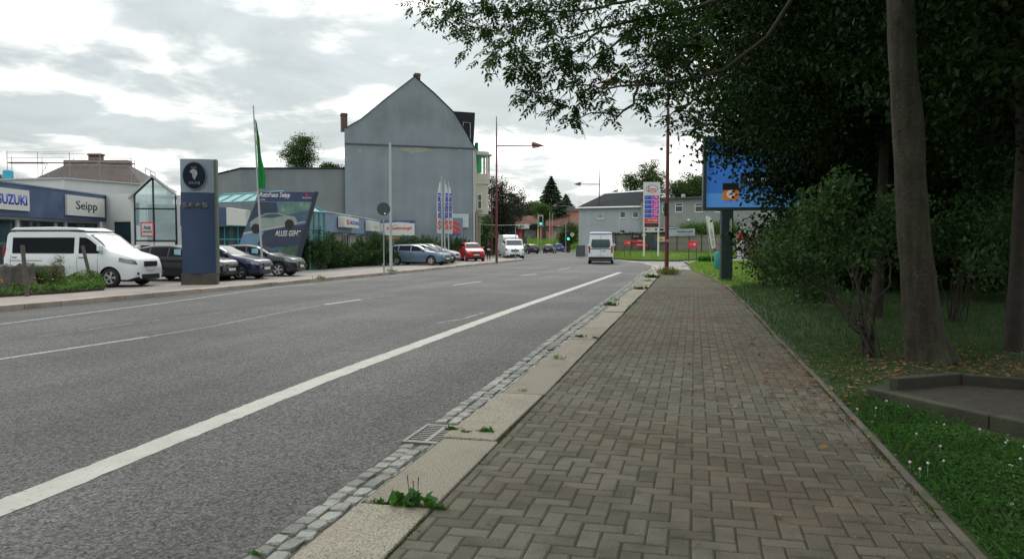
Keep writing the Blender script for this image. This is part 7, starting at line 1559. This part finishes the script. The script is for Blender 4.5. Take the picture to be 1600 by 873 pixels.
# distant trees
def ftree(label, px, d, pt, pb, wpx, m, seed, name='tree', cat='tree', ncl=420, conif=False, group=None):
    b = P0(px, d, -.2); z1, z0 = hz(b, pt), hz(b, pb); r_ = wpx / FPX * d / 2; s_ = d / 100
    if conif:
        rj = np.random.default_rng(seed); t = thing(name, label, cat, b, 0, group); o = MB(); o.tube([(0, 0, 0), (0, 0, z1 * .95)], [.3, .05], 8); o.build('trunk', M_BARK_D, t); n__ = ncl * 14; f = rj.random(n__) ** .6
        lev = np.floor(f * 22) / 22 + rj.normal(0, .008, n__); a = rj.uniform(0, 6.28, n__); arm = np.sin(np.floor(a * 3) * 7.3 + np.floor(f * 22) * 3.1) * .28 + .95
        rad_ = r_ * (1 - (1 - lev)) ** .85 * arm * rj.random(n__) ** .45; z = z1 - (z1 - z0) * lev - rad_ * .25
        C = np.stack([rad_ * np.cos(a), rad_ * np.sin(a), z], 1); D = np.stack([np.cos(a), np.sin(a), rj.normal(-.3, .3, n__)], 1); L_ = rj.uniform(.5, 1.0, n__) * s_ * .55; v_, f_ = leaf_arrays(C, D, rj.normal(size=C.shape), L_, L_ * .4); np_mesh('crown', v_, f_, m, t); return t
    zc = (z1 + z0) / 2; hv = (z1 - z0) / 2; rj = np.random.default_rng(seed + 999); bl = [(0, 0, zc, r_ * .75, r_ * .6, hv * .8)]
    for i in range(5): a = rj.uniform(-1, 1); bl.append((a * r_ * .55, rj.uniform(-.4, .4) * r_, zc + rj.uniform(-.5, .55) * hv, r_ * rj.uniform(.3, .5), r_ * .4, hv * rj.uniform(.3, .48)))
    return tree(name, label, cat, b, [(0, 0, 0, .3 * s_), (0, 0, z0 + .5, .2 * s_), (0, 0, zc, .12 * s_), (0, 0, z1 - hv * .3, .05)], bl, ncl, 26, .40 * s_, .20 * s_, m, seed, group, limbs=9, shell=.42)
GT = 'trees behind the houses'
ftree('round crowned tree above the long grey block', 472, 105, 202, 275, 74, M_LF_MID, 301)
ftree('low bush growing behind the grey block roof beside the chimney house', 520, 95, 252, 275, 40, M_LF_MID, 302, ncl=160)
ftree('low greenery over the left end of the grey block', 385, 92, 262, 285, 55, M_LF_MID, 303, ncl=160)
ftree('dark copper tree behind the corner house', 785, 118, 262, 392, 62, M_LF_PURP, 304, ncl=620)
ftree('drooping copper tree right of the left lamp post', 803, 128, 288, 385, 40, M_LF_PURP, 305, ncl=260)
ftree('tall pointed spruce above the market', 861, 215, 275, 345, 66, M_NEEDLE, 306, 'spruce', 'spruce', 620, True)
ftree('second broader conifer right of the tall spruce', 884, 225, 303, 345, 50, M_NEEDLE, 307, 'spruce', 'spruce', 300, True)
ftree('pale distant tree left of the spruce', 830, 235, 312, 345, 44, M_LF_FAR, 308, ncl=240)
ftree('rounded green tree below the spruce', 850, 200, 318, 345, 26, M_LF_MID, 309, ncl=160)
ftree('green tree in front of the signal with the diamond sign', 888, 140, 338, 388, 36, M_LF_MID, 310, ncl=260)
ftree('distant tree at the left end of the pale blue roof', 925, 150, 308, 345, 36, M_LF_FAR, 311, ncl=160)
ftree('loose crowned tree behind the pale blue roof', 985, 112, 263, 345, 46, M_LF_MID, 312, ncl=240)
ftree('tall tree behind the fuel price pylon', 1018, 112, 246, 345, 62, M_LF_MID, 313, ncl=420)
ftree('dense tree right of the near lamp post above the grey house', 1075, 110, 258, 345, 80, M_LF_MID, 314, ncl=620)
ftree('dense tree behind the billboard', 1140, 108, 262, 345, 90, M_LF_MID, 315, ncl=420)
ftree('small tree left of the loose crowned tree', 960, 118, 290, 330, 26, M_LF_FAR, 316, ncl=100)
ftree('green tree at the left edge behind the showroom roof', 2, 80, 262, 310, 60, M_LF_MID, 317, ncl=240)
ftree('tall dark bush closing the gap beside the corner house', 757, 112, 335, 400, 34, M_LF_MID, 340, ncl=260)
ftree('dark bush at the foot of the corner house', 770, 104, 360, 400, 30, M_LF_SHRUB, 318, ncl=160)
for k, (px, d, pt, w_, lab) in enumerate([(760, 300, 322, 60, 'distant tree line left part behind the copper tree'), (812, 310, 318, 50, 'distant pale trees above the market roof'), (905, 300, 322, 50, 'distant trees behind the orange gable'), (700, 320, 330, 90, 'distant trees hidden behind the gable house')]): ftree(lab, px, d, pt, 380, w_, M_LF_FAR, 330 + k, ncl=200)
